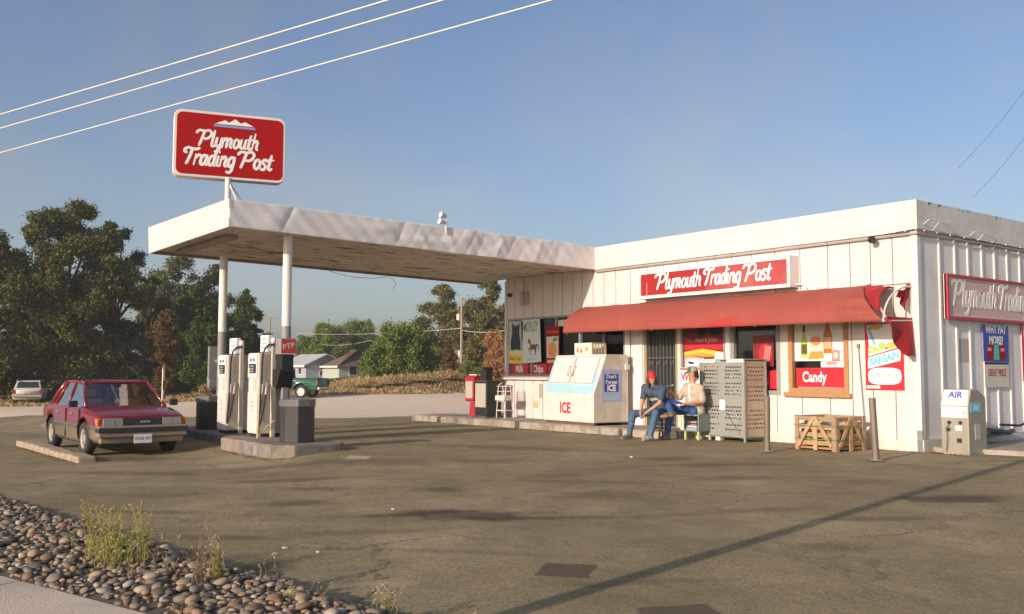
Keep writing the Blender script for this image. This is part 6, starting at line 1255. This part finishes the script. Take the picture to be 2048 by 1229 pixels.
def pickup(loc, rz):
    t = thing('pickup_truck', 'green pickup truck parked beyond the right pump, its tail showing', 'pickup', loc, None, rz, True); pg = mat('pickup_green', (.02, .105, .06), .35, .08, coat=.4)
    sec = lambda w, zb, zt: [(w*.94, zb), (w, zb+.08), (w, .70), (w+.02, .75), (w+.02, .80), (w, .85), (w*.985, zt-.03), (w*.93, zt), (0, zt)]
    b_ = loft([(x, sec(w, .48, z)) for x, w, z in ((-2.45, .92, 1.12), (-2.40, .94, 1.13), (-.5, .95, 1.13), (-.45, .95, 1.12), (.9, .95, 1.12), (1.6, .95, 1.10), (2.5, .93, 1.05))], [pg, mat('pickup_trim', (.05, .13, .09), .4)], [0, 0, 0, 1, 0, 0, 0, 0, 0, 0], 'body', t); cut(b_, [(a, y0, y1, .40, .47) for a in (1.6, -1.45) for y0, y1 in ((.6, 1.2), (-1.2, -.6))])
    for a in (1.6, -1.45):
        for s in (1, -1): wheel(t, a, s*.82, .37, .22, s, mat('wheel_white', (.66, .62, .58), .5))
    for s in (1, -1):
        MB().box(-2.47, s*.90-.05, .78, -2.38, s*.90+.05, 1.02).build('tail_light', redl, t); MB().tube([(-1.45+.49*math.cos(a), s*.965, .40+.49*math.sin(a)) for a in [math.pi*k/12 for k in range(13)]], .02, 6).build('arch_trim', pg, t)
    MB().box(-2.56, -.9, .50, -2.42, .9, .64).build('bumper', chrome, t, bevel=.02); MB().box(-2.36, -.82, 1.131, -.52, .82, 1.14).build('bed', dark, t)
    MB().add([(-.45, .86, 1.12), (-.38, .74, 1.72), (.55, .74, 1.74), (1.15, .84, 1.12), (-.45, -.86, 1.12), (-.38, -.74, 1.72), (.55, -.74, 1.74), (1.15, -.84, 1.12)], [(0, 1, 2, 3), (7, 6, 5, 4), (0, 4, 5, 1), (1, 5, 6, 2), (2, 6, 7, 3), (3, 7, 4, 0)]).build('cab', pg, t, bevel=.04)
    dg = MATS['dark_auto_glass']; MB().add([(-.462, .7, 1.2), (-.462, -.7, 1.2), (-.40, -.64, 1.64), (-.40, .64, 1.64)], [(0, 1, 2, 3)]).build('rear_window', dg, t)
    for s in (1, -1): MB().add([(-.3, s*.862, 1.18), (1.0, s*.85, 1.18), (.5, s*.76, 1.66), (-.28, s*.76, 1.66)], [(0, 1, 2, 3)]).build('side_window', dg, t)
x, y = spot(617, 55); pickup((x-1.42*rgt.x, y-1.42*rgt.y, float(gz(x, y))), math.atan2(-rgt.y, -rgt.x)+R(-10))
# ---------------------------------------------------------------- people: each surface grown as one skin over tapered bones
def skin(prims, h, k=.02, disp=None):
    """prims: (a, b, ra, rb, tag) tapered limbs; returns one continuous surface and a tag per face"""
    P = [(np.array(a, float), np.array(b_, float), ra, rb, tg) for a, b_, ra, rb, tg in prims]
    lo = np.min([np.minimum(p[0]-p[2], p[1]-p[3]) for p in P], 0)-4*h; hi = np.max([np.maximum(p[0]+p[2], p[1]+p[3]) for p in P], 0)+4*h
    n = np.ceil((hi-lo)/h).astype(int)+1; Fd = np.full(n, 1.0); T = np.zeros(n, np.int8)
    for a, b_, ra, rb, tg in P:
        r = max(ra, rb)+5*h+k; i0 = np.maximum(((np.minimum(a, b_)-r-lo)/h).astype(int), 0); i1 = np.minimum(((np.maximum(a, b_)+r-lo)/h).astype(int)+2, n)
        sl_ = tuple(slice(u, v) for u, v in zip(i0, i1)); ax = [lo[q]+h*np.arange(i0[q], i1[q]) for q in range(3)]
        X, Y, Z = np.meshgrid(*ax, indexing='ij'); d = b_-a; L2 = max(d@d, 1e-9)
        t = np.clip(((X-a[0])*d[0]+(Y-a[1])*d[1]+(Z-a[2])*d[2])/L2, 0, 1)
        D = np.sqrt((X-a[0]-t*d[0])**2+(Y-a[1]-t*d[1])**2+(Z-a[2]-t*d[2])**2)-(ra+(rb-ra)*t)
        f = Fd[sl_]; hh = np.clip(.5+.5*(f-D)/k, 0, 1); T[sl_] = np.where(D < f, tg, T[sl_]); Fd[sl_] = f+(D-f)*hh-k*hh*(1-hh)
    if disp:
        ax = [lo[q]+h*np.arange(n[q]) for q in range(3)]; X, Y, Z = np.meshgrid(*ax, indexing='ij'); Fd = Fd+disp(X, Y, Z)
    m = np.array(Fd.shape)-1; acc = np.zeros((*m, 3)); cnt = np.zeros(m)
    sub = lambda c: tuple(slice(c[q], m[q]+c[q]) for q in range(3))
    for ax in range(3):
        for u in (0, 1):
            for v in (0, 1):
                c0 = [0, 0, 0]; o = [q for q in range(3) if q != ax]; c0[o[0]] = u; c0[o[1]] = v; c1 = list(c0); c1[ax] = 1
                f0, f1 = Fd[sub(c0)], Fd[sub(c1)]; mk = (f0 < 0) != (f1 < 0); t = np.where(mk, f0/np.where(mk, f0-f1, 1), 0)
                for q in range(3): acc[..., q] += np.where(mk, c0[q]+(t if q == ax else 0), 0)
                cnt += mk
    act = cnt > 0; idx = -np.ones(m, int); idx[act] = np.arange(act.sum()); V = (np.argwhere(act)+acc[act]/cnt[act][:, None])*h+lo
    FS = []
    for ax in range(3):
        o = [q for q in range(3) if q != ax]
        A = [slice(None)]*3; A[ax] = slice(0, m[ax]); A[o[0]] = slice(1, m[o[0]]); A[o[1]] = slice(1, m[o[1]]); Bq = list(A); Bq[ax] = slice(1, m[ax]+1)
        f0, f1 = Fd[tuple(A)], Fd[tuple(Bq)]; mk = np.argwhere((f0 < 0) != (f1 < 0)); neg = f0[tuple(mk.T)] < 0
        base_ = mk.copy(); base_[:, o[0]] += 1; base_[:, o[1]] += 1
        def cell(du, dv): c = base_.copy(); c[:, o[0]] -= du; c[:, o[1]] -= dv; return idx[tuple(c.T)]
        Q = np.stack([cell(1, 1), cell(0, 1), cell(0, 0), cell(1, 0)], 1); fl = neg if ax != 1 else ~neg; Q[~fl] = Q[~fl][:, ::-1]; FS.append(Q)
    F = np.vstack(FS); vi = np.clip(np.rint((V-lo)/h).astype(int), 0, n-1); vt = T[tuple(vi.T)]
    return V, F, vt[F[:, 0]]
NP = np.array
def away(d, k=1.040):               # set the pair a little nearer the wall
    c = NP((CX, CY, CZ)); return {n: c+(NP(v, float)-c)*k for n, v in d.items()}
def nrm_(v): v = NP(v, float); return v/np.linalg.norm(v)
def hand(w, d, n_, s=1., curl=.5, thumb=1, spread=.12):
    """wrist, pointing direction, palm normal: palm, four bent fingers of unequal length, thumb from the side"""
    d = nrm_(d); n_ = nrm_(NP(n_)-d*np.dot(n_, d)); x = np.cross(d, n_)*thumb; out = []; w = NP(w)
    for k, u in enumerate((-.026, -.009, .009, .026)):
        kn = w+d*(.082-.004*abs(k-1.5))*s+x*u*s*1.05; out.append((w+x*u*.6*s+d*.01, kn, .0145*s, .0125*s, 0))
        L = (.066, .080, .086, .078)[k]*s; a = curl*(.9+.1*k); d1 = nrm_(d*math.cos(a*.6)+n_*math.sin(a*.6)+x*spread*(k-1.5)*.5); d2 = nrm_(d*math.cos(a*1.5)+n_*math.sin(a*1.5)+x*spread*(k-1.5)*.4)
        m_ = kn+d1*L*.52; out += [(kn, m_, .0108*s, .0095*s, 0), (m_, m_+d2*L*.48, .0092*s, .0072*s, 0)]
    b0 = w+d*.022*s+x*.024*s; b1 = b0+nrm_(d*.6+x*.75+n_*.3)*.042*s; out += [(b0, b1, .0145*s, .0115*s, 0), (b1, b1+nrm_(d*.95+x*.25+n_*.35)*.036*s, .011*s, .0085*s, 0)]
    return out
def head(c, f, up, s=1.):
    """skull, jaw, nose, ears, eyes, brow and mouth; c centre of the head, f the way it looks"""
    f = nrm_(f); up = nrm_(NP(up)-f*np.dot(up, f)); r = np.cross(f, up); c = NP(c); P = lambda a, b_, z: c+f*a*s+r*b_*s+up*z*s
    o = [(P(-.012, 0, .028), P(-.022, 0, .03), .080*s, .078*s, 0), (P(.022, 0, .03), P(.02, 0, .0), .066*s, .064*s, 0), (P(.03, 0, -.03), P(.05, 0, -.082), .056*s, .030*s, 0), (P(.0, .035, -.05), P(.04, .018, -.085), .030*s, .024*s, 0), (P(.0, -.035, -.05), P(.04, -.018, -.085), .030*s, .024*s, 0),
         (P(.082, 0, .008), P(.106, 0, -.026), .010*s, .0145*s, 0), (P(.078, -.02, -.022), P(.078, .02, -.022), .013*s, .013*s, 0), (P(.068, -.034, .026), P(.068, .034, .026), .020*s, .020*s, 0)]
    for q in (-1, 1):
        o += [(P(-.01, q*.080, .01), P(-.016, q*.086, -.03), .016*s, .011*s, 0), (P(.079, q*.030, .006), P(.081, q*.032, .006), .0095*s, .0085*s, 2), (P(.086, q*.018, .026), P(.078, q*.046, .026), .006*s, .005*s, 1)]
    o += [(P(.083, -.020, -.052), P(.083, .020, -.052), .0075*s, .0075*s, 3)]
    return o
skinm = mat('skin', (.50, .25, .16), .55, .08, 12); lipm = mat('lips', (.40, .14, .10), .5); eyem = mat('eyes', (.10, .08, .06), .3); browm = mat('brow', (.12, .06, .03), .8)
skin2 = mat('sunburnt_skin', (.52, .23, .15), .55, .08, 12)
def fold(a=.004, s=28): return lambda X, Y, Z: a*np.sin(X*s+2.2*np.sin(Z*s*.6))*np.sin(Z*s*.8+Y*s*.7+1.3)
def denim(name, c):
    m, b = newmat(name); n = b.noise(9, 5, .7); n2 = b.noise(90, 2); cc = b.mix(b.ramp(n.outputs['Fac'], [(.35, 0), (.72, 1)]).outputs[0], c, tuple(min(1, x*1.9+.02) for x in c)); cc = b.mix(.4, cc, b.ramp(n2.outputs['Fac'], [(.3, .6), (.7, 1.3)]).outputs[0], 'MULTIPLY'); b.l.new(cc, b.b.inputs['Base Color']); b.b.inputs['Roughness'].default_value = .85; MATS[name] = m; return m
jA = denim('faded_denim', (.045, .095, .165)); jB = denim('blue_denim', (.018, .055, .17))
# --- person in the red cap
J = {'footL': (-4.708, -2.478, .02), 'ankL': (-4.697, -2.312, .104), 'kneeL': (-4.536, -2.361, .499), 'hipL': (-4.371, -1.938, .533), 'footR': (-4.122, -2.487, .018), 'ankR': (-4.117, -2.33, .097), 'kneeR': (-4.036, -2.273, .524), 'hipR': (-4.194, -1.873, .537), 'pelvis': (-4.286, -1.886, .60), 'belly': (-4.259, -1.983, .769), 'chest': (-4.202, -2.123, .926), 'neck': (-4.17, -2.196, 1.061), 'head': (-4.130, -2.265, 1.186), 'shR': (-4.345, -2.235, 1.002), 'elR': (-4.295, -2.36, .737), 'haR': (-4.235, -2.47, .561), 'shL': (-4.05, -2.048, .985), 'elL': (-3.99, -2.2, .722), 'haL': (-4.150, -2.415, .525)}
J = away(J)
tA = thing('person', 'seated person in a red cap and navy T-shirt with a white chest band', 'person', (-4.79, -1.43, -.06), 'two men sitting before the shop')
fA = nrm_((.80, -.42, -.20)); upA = nrm_((.1, -.15, 1))
pr_ = head(J['head'], fA, upA, .98)+[(J['neck']+NP((0, .03, -.03)), J['head']+NP((-.01, .03, -.03)), .056, .05, 0)]
pr_ += [(J['shR'], J['elR'], .050, .040, 0), (J['elR'], J['haR'], .040, .026, 0), (J['shL'], J['elL'], .050, .040, 0), (J['elL'], J['haL'], .040, .026, 0), (J['shR'], J['neck'], .045, .05, 0), (J['shL'], J['neck'], .045, .05, 0), (J['neck'], J['belly'], .055, .06, 0), (J['belly'], J['pelvis'], .06, .07, 0)]
pr_ += hand(J['haR'], (.10, -.18, -.95), (.8, .5, 0), 1, .55, 1)+hand(J['haL'], (-.35, -.30, -.85), (-.7, -.5, -.1), 1, .6, -1)
for a, c in (('hipL', 'kneeL'), ('kneeL', 'ankL'), ('hipR', 'kneeR'), ('kneeR', 'ankR')): pr_.append((J[a], J[c], .055, .04, 0))
pr_ += [(J['pelvis'], J['hipL'], .08, .06, 0), (J['pelvis'], J['hipR'], .08, .06, 0)]
V, F, T_ = skin(pr_, .0065, .014); raw('body', V, F, [skinm, browm, eyem, lipm], tA, sm=True, fm=T_)
def shirt(J, r=1.0, lean=None): 
    a, c = J['shR'], J['shL']; ax = nrm_(c-a); bl, pv, ch = J['belly'], J['pelvis'], J['chest']
    o = []
    for s in (-1, 1): o += [(ch+ax*.085*s, bl+ax*.070*s, .108*r, .100*r, 0), (bl+ax*.070*s, pv+ax*.085*s+NP((0, 0, -.02)), .100*r, .120*r, 0), (J['neck']+ax*.03*s-NP((0, 0, .035)), (a if s < 0 else c)+NP((0, 0, -.002)), .060*r, .063*r, 0), (ch+ax*.06*s, (a if s < 0 else c), .10*r, .068*r, 0)]
    return o
# T-shirt with a band: the tag follows the height along the chest
pr_ = shirt(J)+[(J['shR'], J['shR']+(J['elR']-J['shR'])*.72, .066, .062, 0), (J['shL'], J['shL']+(J['elL']-J['shL'])*.72, .066, .062, 0)]
V, F, T_ = skin(pr_, .009, .035, fold(.004, 26)); fc = V[F].mean(1); axs = nrm_(J['chest']-J['belly']); sv = (fc-J['belly'])@axs; lat = np.abs((fc-J['chest'])@nrm_(J['shL']-J['shR']))
T_ = ((sv > .075) & (sv < .15) & (lat < .19)).astype(int); raw('t_shirt', V, F, [mat('navy_shirt', (.055, .085, .13), .85, .18, 14), mat('shirt_band', (.66, .62, .52), .85)], tA, sm=True, fm=T_)
def jeans(J, r=1.):
    o = []
    for s in 'LR': h_, k_, a_ = J['hip'+s], J['knee'+s], J['ank'+s]; o += [(J['pelvis']-NP((0, 0, .01)), h_, .112*r, .098*r, 0), (h_, k_, .094*r, .070*r, 0), (k_, k_+(a_-k_)*.5, .070*r, .064*r, 0), (k_+(a_-k_)*.5, a_+NP((0, 0, .01)), .064*r, .060*r, 0)]
    return o
V, F, T_ = skin(jeans(J), .009, .03, fold(.006, 30)); raw('jeans', V, F, jA, tA, sm=True)
def shoe(a, f, m1, m2, t, sc=1.):
    d = NP(f)-NP(a); d[2] = 0; d = nrm_(d); z = -.043; hl = NP((a[0], a[1], 0))-d*.035; g = lambda q, zz: NP((hl[0]+d[0]*q, hl[1]+d[1]*q, zz)); x_ = NP((-d[1], d[0], 0))
    o = [(g(.0, z+.045), g(.12, z+.045), .044, .043, 0), (g(.12, z+.038), g(.225, z+.028), .043, .034, 0), (g(.03, z+.07), NP(a)+NP((0, 0, -.02)), .043, .045, 0)]
    V, F, T_ = skin([(p[0], p[1], p[2]*sc, p[3]*sc, 0) for p in o], .008, .02); V[:, 2] = np.maximum(V[:, 2], z-.012); u = V[F].mean(1)[:, 2]; T_ = (u < z+.014).astype(int); raw('shoe', V, F, [m1, m2], t, sm=True, fm=T_)
shm = mat('sneaker', (.12, .12, .13), .7, .9, 16); sol = mat('sneaker_sole', (.55, .45, .34), .7)
shoe(J['ankL'], J['footL'], shm, sol, tA); shoe(J['ankR'], J['footR'], mat('sneaker_pale', (.36, .34, .31), .7, .6, 16), sol, tA)
c = J['head']; f = fA; r_v = np.cross(f, upA); Pq = lambda a, b_, z: c+f*a+r_v*b_+upA*z
V, F, T_ = skin([(Pq(-.015, 0, .055), Pq(-.02, 0, .06), .088, .086, 0), (Pq(.03, 0, .05), Pq(.02, 0, .06), .070, .075, 0), (Pq(.075, -.03, .048), Pq(.145, -.02, .026), .016, .012, 0), (Pq(.075, .03, .048), Pq(.145, .02, .026), .016, .012, 0), (Pq(.08, 0, .052), Pq(.155, 0, .030), .018, .012, 0), (Pq(-.02, 0, .145), Pq(-.02, 0, .150), .012, .01, 0)], .007, .02); raw('cap', V, F, mat('cap_red', (.50, .02, .025), .7, .12, 20), tA, sm=True)
hs = []
for q in (-1, 1): hs += [(Pq(-.03, q*.070, .03), Pq(-.035, q*.080, -.07), .034, .034, 0), (Pq(-.035, q*.080, -.07), Pq(-.0, q*.085, -.165), .034, .020, 0), (Pq(-.06, q*.045, .02), Pq(-.08, q*.055, -.14), .045, .03, 0), (Pq(.01, q*.074, .0), Pq(.02, q*.080, -.11), .02, .014, 0)]
hs += [(Pq(-.07, 0, .03), Pq(-.09, 0, -.13), .05, .035, 0)]
V, F, T_ = skin(hs, .007, .02, fold(.004, 90)); raw('hair', V, F, mat('brown_hair', (.10, .04, .022), .6, .3, 40), tA, sm=True)
o = MB().cyl(tuple(J['haL']+NP((-.05, -.05, -.10))), tuple(J['haL']+NP((-.10, -.06, -.15))), .005, n=6).build('cigarette', paper); tag(o, 'white cigarette in the fingers of the person in the red cap', 'cigarette')
# --- person in the green and tan cap
K = {'pelvis': (-3.818, -1.392, .59), 'belly': (-3.809, -1.429, .742), 'chest': (-3.805, -1.459, .916), 'neck': (-3.805, -1.506, 1.09), 'head': (-3.79, -1.50, 1.278), 'hipL': (-3.769, -1.505, .562), 'kneeL': (-4.06, -1.925, .744), 'ankL': (-3.80, -2.10, .545), 'footL': (-3.70, -2.06, .46), 'hipR': (-3.893, -1.337, .554), 'kneeR': (-4.151, -1.736, .545), 'ankR': (-4.149, -1.843, .07), 'footR': (-4.155, -2.005, .016), 'shR': (-3.992, -1.449, 1.01), 'elR': (-4.037, -1.616, .798), 'haR': (-4.085, -1.90, .955), 'shL': (-3.617, -1.471, .986), 'elL': (-3.536, -1.50, .749), 'haL': (-3.72, -1.76, .70)}
K = away(K)
tB = thing('person', 'seated person in a green and tan cap and plaid shirt, legs crossed', 'person', (-4.32, -.84, -.06), 'two men sitting before the shop')
fB = nrm_((-.68, -.70, -.18)); upB = nrm_((0, -.05, 1))
pr_ = head(K['head'], fB, upB, 1.0)+[(K['neck']+NP((0, .02, -.03)), K['head']+NP((.01, .015, -.04)), .060, .054, 0)]
pr_ += [(K['shR'], K['elR'], .052, .043, 0), (K['elR'], K['haR'], .043, .028, 0), (K['shL'], K['elL'], .052, .045, 0), (K['elL'], K['haL'], .044, .028, 0), (K['shR'], K['neck'], .045, .05, 0), (K['shL'], K['neck'], .045, .05, 0), (K['neck'], K['belly'], .055, .06, 0), (K['belly'], K['pelvis'], .06, .07, 0), (K['pelvis'], K['hipL'], .08, .06, 0), (K['pelvis'], K['hipR'], .08, .06, 0)]
for a, c_ in (('hipL', 'kneeL'), ('kneeL', 'ankL'), ('hipR', 'kneeR'), ('kneeR', 'ankR')): pr_.append((K[a], K[c_], .055, .04, 0))
pr_ += hand(K['haR'], (-.25, -.62, .62), (-.6, .4, -.5), 1.05, .18, -1, .34)+hand(K['haL'], (-.75, -.55, -.10), (.1, .1, -1), 1.05, .55, 1)
V, F, T_ = skin(pr_, .0065, .014); raw('body', V, F, [skin2, browm, eyem, lipm], tB, sm=True, fm=T_)
pm_, b = newmat('plaid_shirt'); tc = b.new('ShaderNodeTexCoord'); cc = (.60, .51, .40)
for rot, col, sc in (((0, 0, 0), (.36, .24, .16), 9), ((0, R(90), 0), (.40, .31, .22), 9), ((R(90), 0, R(40)), (.44, .36, .26), 6)):
    mp = b.new('ShaderNodeMapping'); mp.inputs['Rotation'].default_value = rot; b.l.new(tc.outputs['Object'], mp.inputs[0]); wv_ = b.new('ShaderNodeTexWave'); wv_.inputs['Scale'].default_value = sc; wv_.inputs['Distortion'].default_value = .6; b.l.new(mp.outputs[0], wv_.inputs['Vector']); cc = b.mix(b.ramp(wv_.outputs['Fac'], [(.62, 0), (.85, .8)]).outputs[0], cc, col)
b.l.new(cc, b.b.inputs['Base Color']); b.b.inputs['Roughness'].default_value = .85; MATS['plaid'] = pm_
pr_ = shirt(K, 1.08)+[(K['shR'], K['shR']+(K['elR']-K['shR'])*.9, .070, .068, 0), (K['shL'], K['shL']+(K['elL']-K['shL'])*.85, .072, .070, 0)]
V, F, T_ = skin(pr_, .009, .035, fold(.005, 24)); raw('shirt', V, F, pm_, tB, sm=True)
ax_ = nrm_(K['shL']-K['shR']); fd = nrm_(np.cross((0, 0, 1), ax_))*-1; fd = fd if np.dot(fd, fB) > 0 else -fd
V, F, T_ = skin([(K['neck']+fd*.055-NP((0, 0, .03)), K['chest']+fd*.115, .028, .030, 0), (K['chest']+fd*.115, K['belly']+fd*.108, .030, .034, 0)], .008, .02); raw('undershirt', V, F, mat('undershirt_white', (.72, .68, .62), .8, .06), tB, sm=True)
V, F, T_ = skin(jeans(K, 1.0), .009, .03, fold(.006, 30)); raw('jeans', V, F, jB, tB, sm=True)
bt = mat('boot_brown', (.16, .095, .05), .7, .3, 9); bs_ = mat('boot_sole', (.30, .22, .14), .8, .3)
shoe(K['ankR'], K['footR'], bt, bs_, tB, 1.08)
a = K['ankL']; d = nrm_((-.42, -.62, -.10)); q = nrm_((.45, -.25, -.85)); o = [(a+q*.035-d*.03, a+q*.05+d*.11, .047, .046, 0), (a+q*.055+d*.11, a+q*.06+d*.19, .045, .037, 0), (a, a+q*.05, .05, .05, 0)]
V, F, T_ = skin(o, .008, .02); u = (V[F].mean(1)-a)@q; raw('boot', V, F, [bt, bs_], tB, sm=True, fm=(u > .078).astype(int))
c = K['head']; f = fB; r_v = np.cross(f, upB); Pq = lambda a, b_, z: c+f*a+r_v*b_+upB*z
V, F, T_ = skin([(Pq(-.015, 0, .055), Pq(-.02, 0, .06), .089, .087, 1), (Pq(.035, 0, .055), Pq(.03, 0, .065), .070, .074, 0), (Pq(.085, -.03, .045), Pq(.15, -.02, .024), .016, .012, 0), (Pq(.085, .03, .045), Pq(.15, .02, .024), .016, .012, 0), (Pq(.085, 0, .049), Pq(.16, 0, .027), .018, .012, 0)], .007, .02); raw('cap', V, F, [mat('cap_green', (.03, .13, .10), .8, .12, 20), mat('cap_tan', (.36, .29, .17), .8, .12, 20)], tB, sm=True, fm=T_)
V, F, T_ = skin([(Pq(-.06, 0, .02), Pq(-.085, 0, -.075), .062, .045, 0), (Pq(-.03, .068, .02), Pq(-.04, .07, -.04), .03, .024, 0), (Pq(-.03, -.068, .02), Pq(-.04, -.07, -.04), .03, .024, 0)], .008, .02, fold(.004, 90)); raw('hair', V, F, mat('dark_hair', (.04, .022, .014), .6, .3, 40), tB, sm=True)
o = MB().box(K['haL'][0]-.16, K['haL'][1]-.11, K['haL'][2]-.035, K['haL'][0]-.06, K['haL'][1]-.04, K['haL'][2]-.01).build('cigarette_pack', paper, bevel=.004); tag(o, 'small pale packet in the hand of the person in the green cap', 'packet')
# seats
t = thing('black_stool', 'black metal stool under the person in the red cap', 'stool', (-4.80, -1.30, -.06)); sx_, sy2 = J['pelvis'][0], J['pelvis'][1]+.02
MB().cyl((sx_, sy2, .43), (sx_, sy2, .468), .17, n=20).build('seat', black, t, bevel=.008)
for k in range(4): a = R(35+90*k); MB().cyl((sx_+.12*math.cos(a), sy2+.12*math.sin(a), .43), (sx_+.18*math.cos(a), sy2+.18*math.sin(a), -.055), .014, n=8).build('leg', black, t)
MB().tube([(sx_+.155*math.cos(R(35+45*k)), sy2+.155*math.sin(R(35+45*k)), .18) for k in range(9)], .008, 6).build('foot_ring', black, t)
t = thing('milk_crate_seat', 'grey green crate on pale green legs used as a seat, with papers inside', 'seat', (-4.3, -.8, -.06)); X, Y = K['pelvis'][0]+.02, K['pelvis'][1]+.04; cg_ = mat('crate_grey_green', (.20, .24, .20), .6, .15); lg_ = mat('leg_pale_green', (.45, .55, .25), .5)
mb = MB().box(X-.20, Y-.20, .43, X+.20, Y+.20, .465); mb.box(X-.20, Y+.17, .10, X+.20, Y+.20, .43); mb.box(X-.20, Y-.20, .12, X+.20, Y+.17, .15); mb.box(X-.20, Y-.20, .15, X-.17, Y+.17, .43); mb.box(X+.17, Y-.20, .15, X+.20, Y+.17, .43); mb.build('box', cg_, t, bevel=.006)
for dx in (-.17, .17):
    for dy in (-.17, .17): MB().box(X+dx-.02, Y+dy-.02, -.055, X+dx+.02, Y+dy+.02, .12).build('leg', lg_, t)
for k, (z, c_) in enumerate(((.152, (.35, .42, .55)), (.20, (.6, .58, .55)), (.24, (.4, .12, .1)), (.29, (.25, .33, .43)))): o = MB().box(X-.14+.01*k, Y-.185, z, X+.13, Y+.10, z+.035).build('folded_paper', mat('paper_%d' % k, c_, .7)); tag(o, 'folded paper lying in the grey green crate seat', 'paper', 'papers in the crate seat')
o = MB().box(X+.30, Y+.18, -.055, X+.42, Y+.30, .44); o.box(X+.295, Y+.17, .16, X+.425, Y+.179, .24); tag(o.build('white_post', mat('post_white', (.72, .66, .6), .6, .1, dirt=(.5, .08, .05), dscale=4, damt=.5), bevel=.006), 'short white painted post with red marks between the crate seat and the cage', 'post')
# concrete step below the door
st = MB().prism([(-6.0, -1.24), (-4.9, -1.20), (-4.75, -.36), (-6.0, -.36)], .09, z0=-.3); st = st.build('door_step', mat('step_concrete', (.43, .37, .28), .85, .15, 4, bump=.3, bsc=30, dirt=(.2, .17, .13), dscale=2, damt=.5), bevel=.015); tag(st, kind='structure')

# dead leaves and grit blown against the walls, the kerbs and the crate
r_ = np.random.RandomState(11); P = []
for (x0, y0, x1, y1, n, sp) in ((-5.2, -.10, .1, -.10, 260, .10), (-9.2, -1.52, -6.0, -1.38, 160, .07), (-1.8, -1.0, -.8, -1.25, 90, .16), (.10, .0, .9, -.1, 70, .10), (-9.1, -8.95, -6.3, -8.95, 130, .06), (-13.3, -11.55, -8.7, -11.5, 160, .05), (-4.4, -.75, -3.2, -.8, 70, .12), (.1, .1, .12, 4, 110, .06), (.15, -1.95, .3, -2.0, 14, .06), (-6.2, -8.8, -6.15, -7.6, 40, .05)):
    for _ in range(n): t = r_.rand(); P.append((x0+(x1-x0)*t+r_.normal(0, sp*.5), y0+(y1-y0)*t-abs(r_.normal(0, sp))))
P = np.array(P); Z = gz(P[:, 0], P[:, 1])+.006; n = len(P); a = r_.uniform(0, 6.28, n); s_ = r_.uniform(.010, .030, n); tl = r_.uniform(-.012, .016, n)
V = np.stack([np.stack([P[:, 0]+s_*np.cos(a+k*1.57)*(1 if k % 2 == 0 else .55), P[:, 1]+s_*np.sin(a+k*1.57)*(1 if k % 2 == 0 else .55), Z+(tl if k % 2 == 0 else .012)], -1) for k in range(4)], 1).reshape(-1, 3)
g = raw('dead_leaves', V, np.arange(4*n).reshape(-1, 4), leafmat('dead_leaf', (.16, .09, .04), (.42, .26, .12), .1)); tag(g, 'dead leaves and grit blown along the walls and kerbs', 'leaves', kind='stuff')
# ---------------------------------------------------------------- thin dusty air over the whole place
hz = MB().box(-330, -330, -14, 330, 330, 40); hm = bpy.data.materials.new('haze'); hm.use_nodes = True; n_ = hm.node_tree.nodes; n_.remove(n_['Principled BSDF'])
pv = n_.new('ShaderNodeVolumePrincipled'); pv.inputs['Color'].default_value = (.95, .93, .90, 1); pv.inputs['Density'].default_value = .0008; pv.inputs['Anisotropy'].default_value = .2
hm.node_tree.links.new(pv.outputs[0], n_['Material Output'].inputs['Volume']); hz = hz.build('haze', hm); tag(hz, 'thin dusty summer haze over the whole scene', 'haze', kind='stuff')
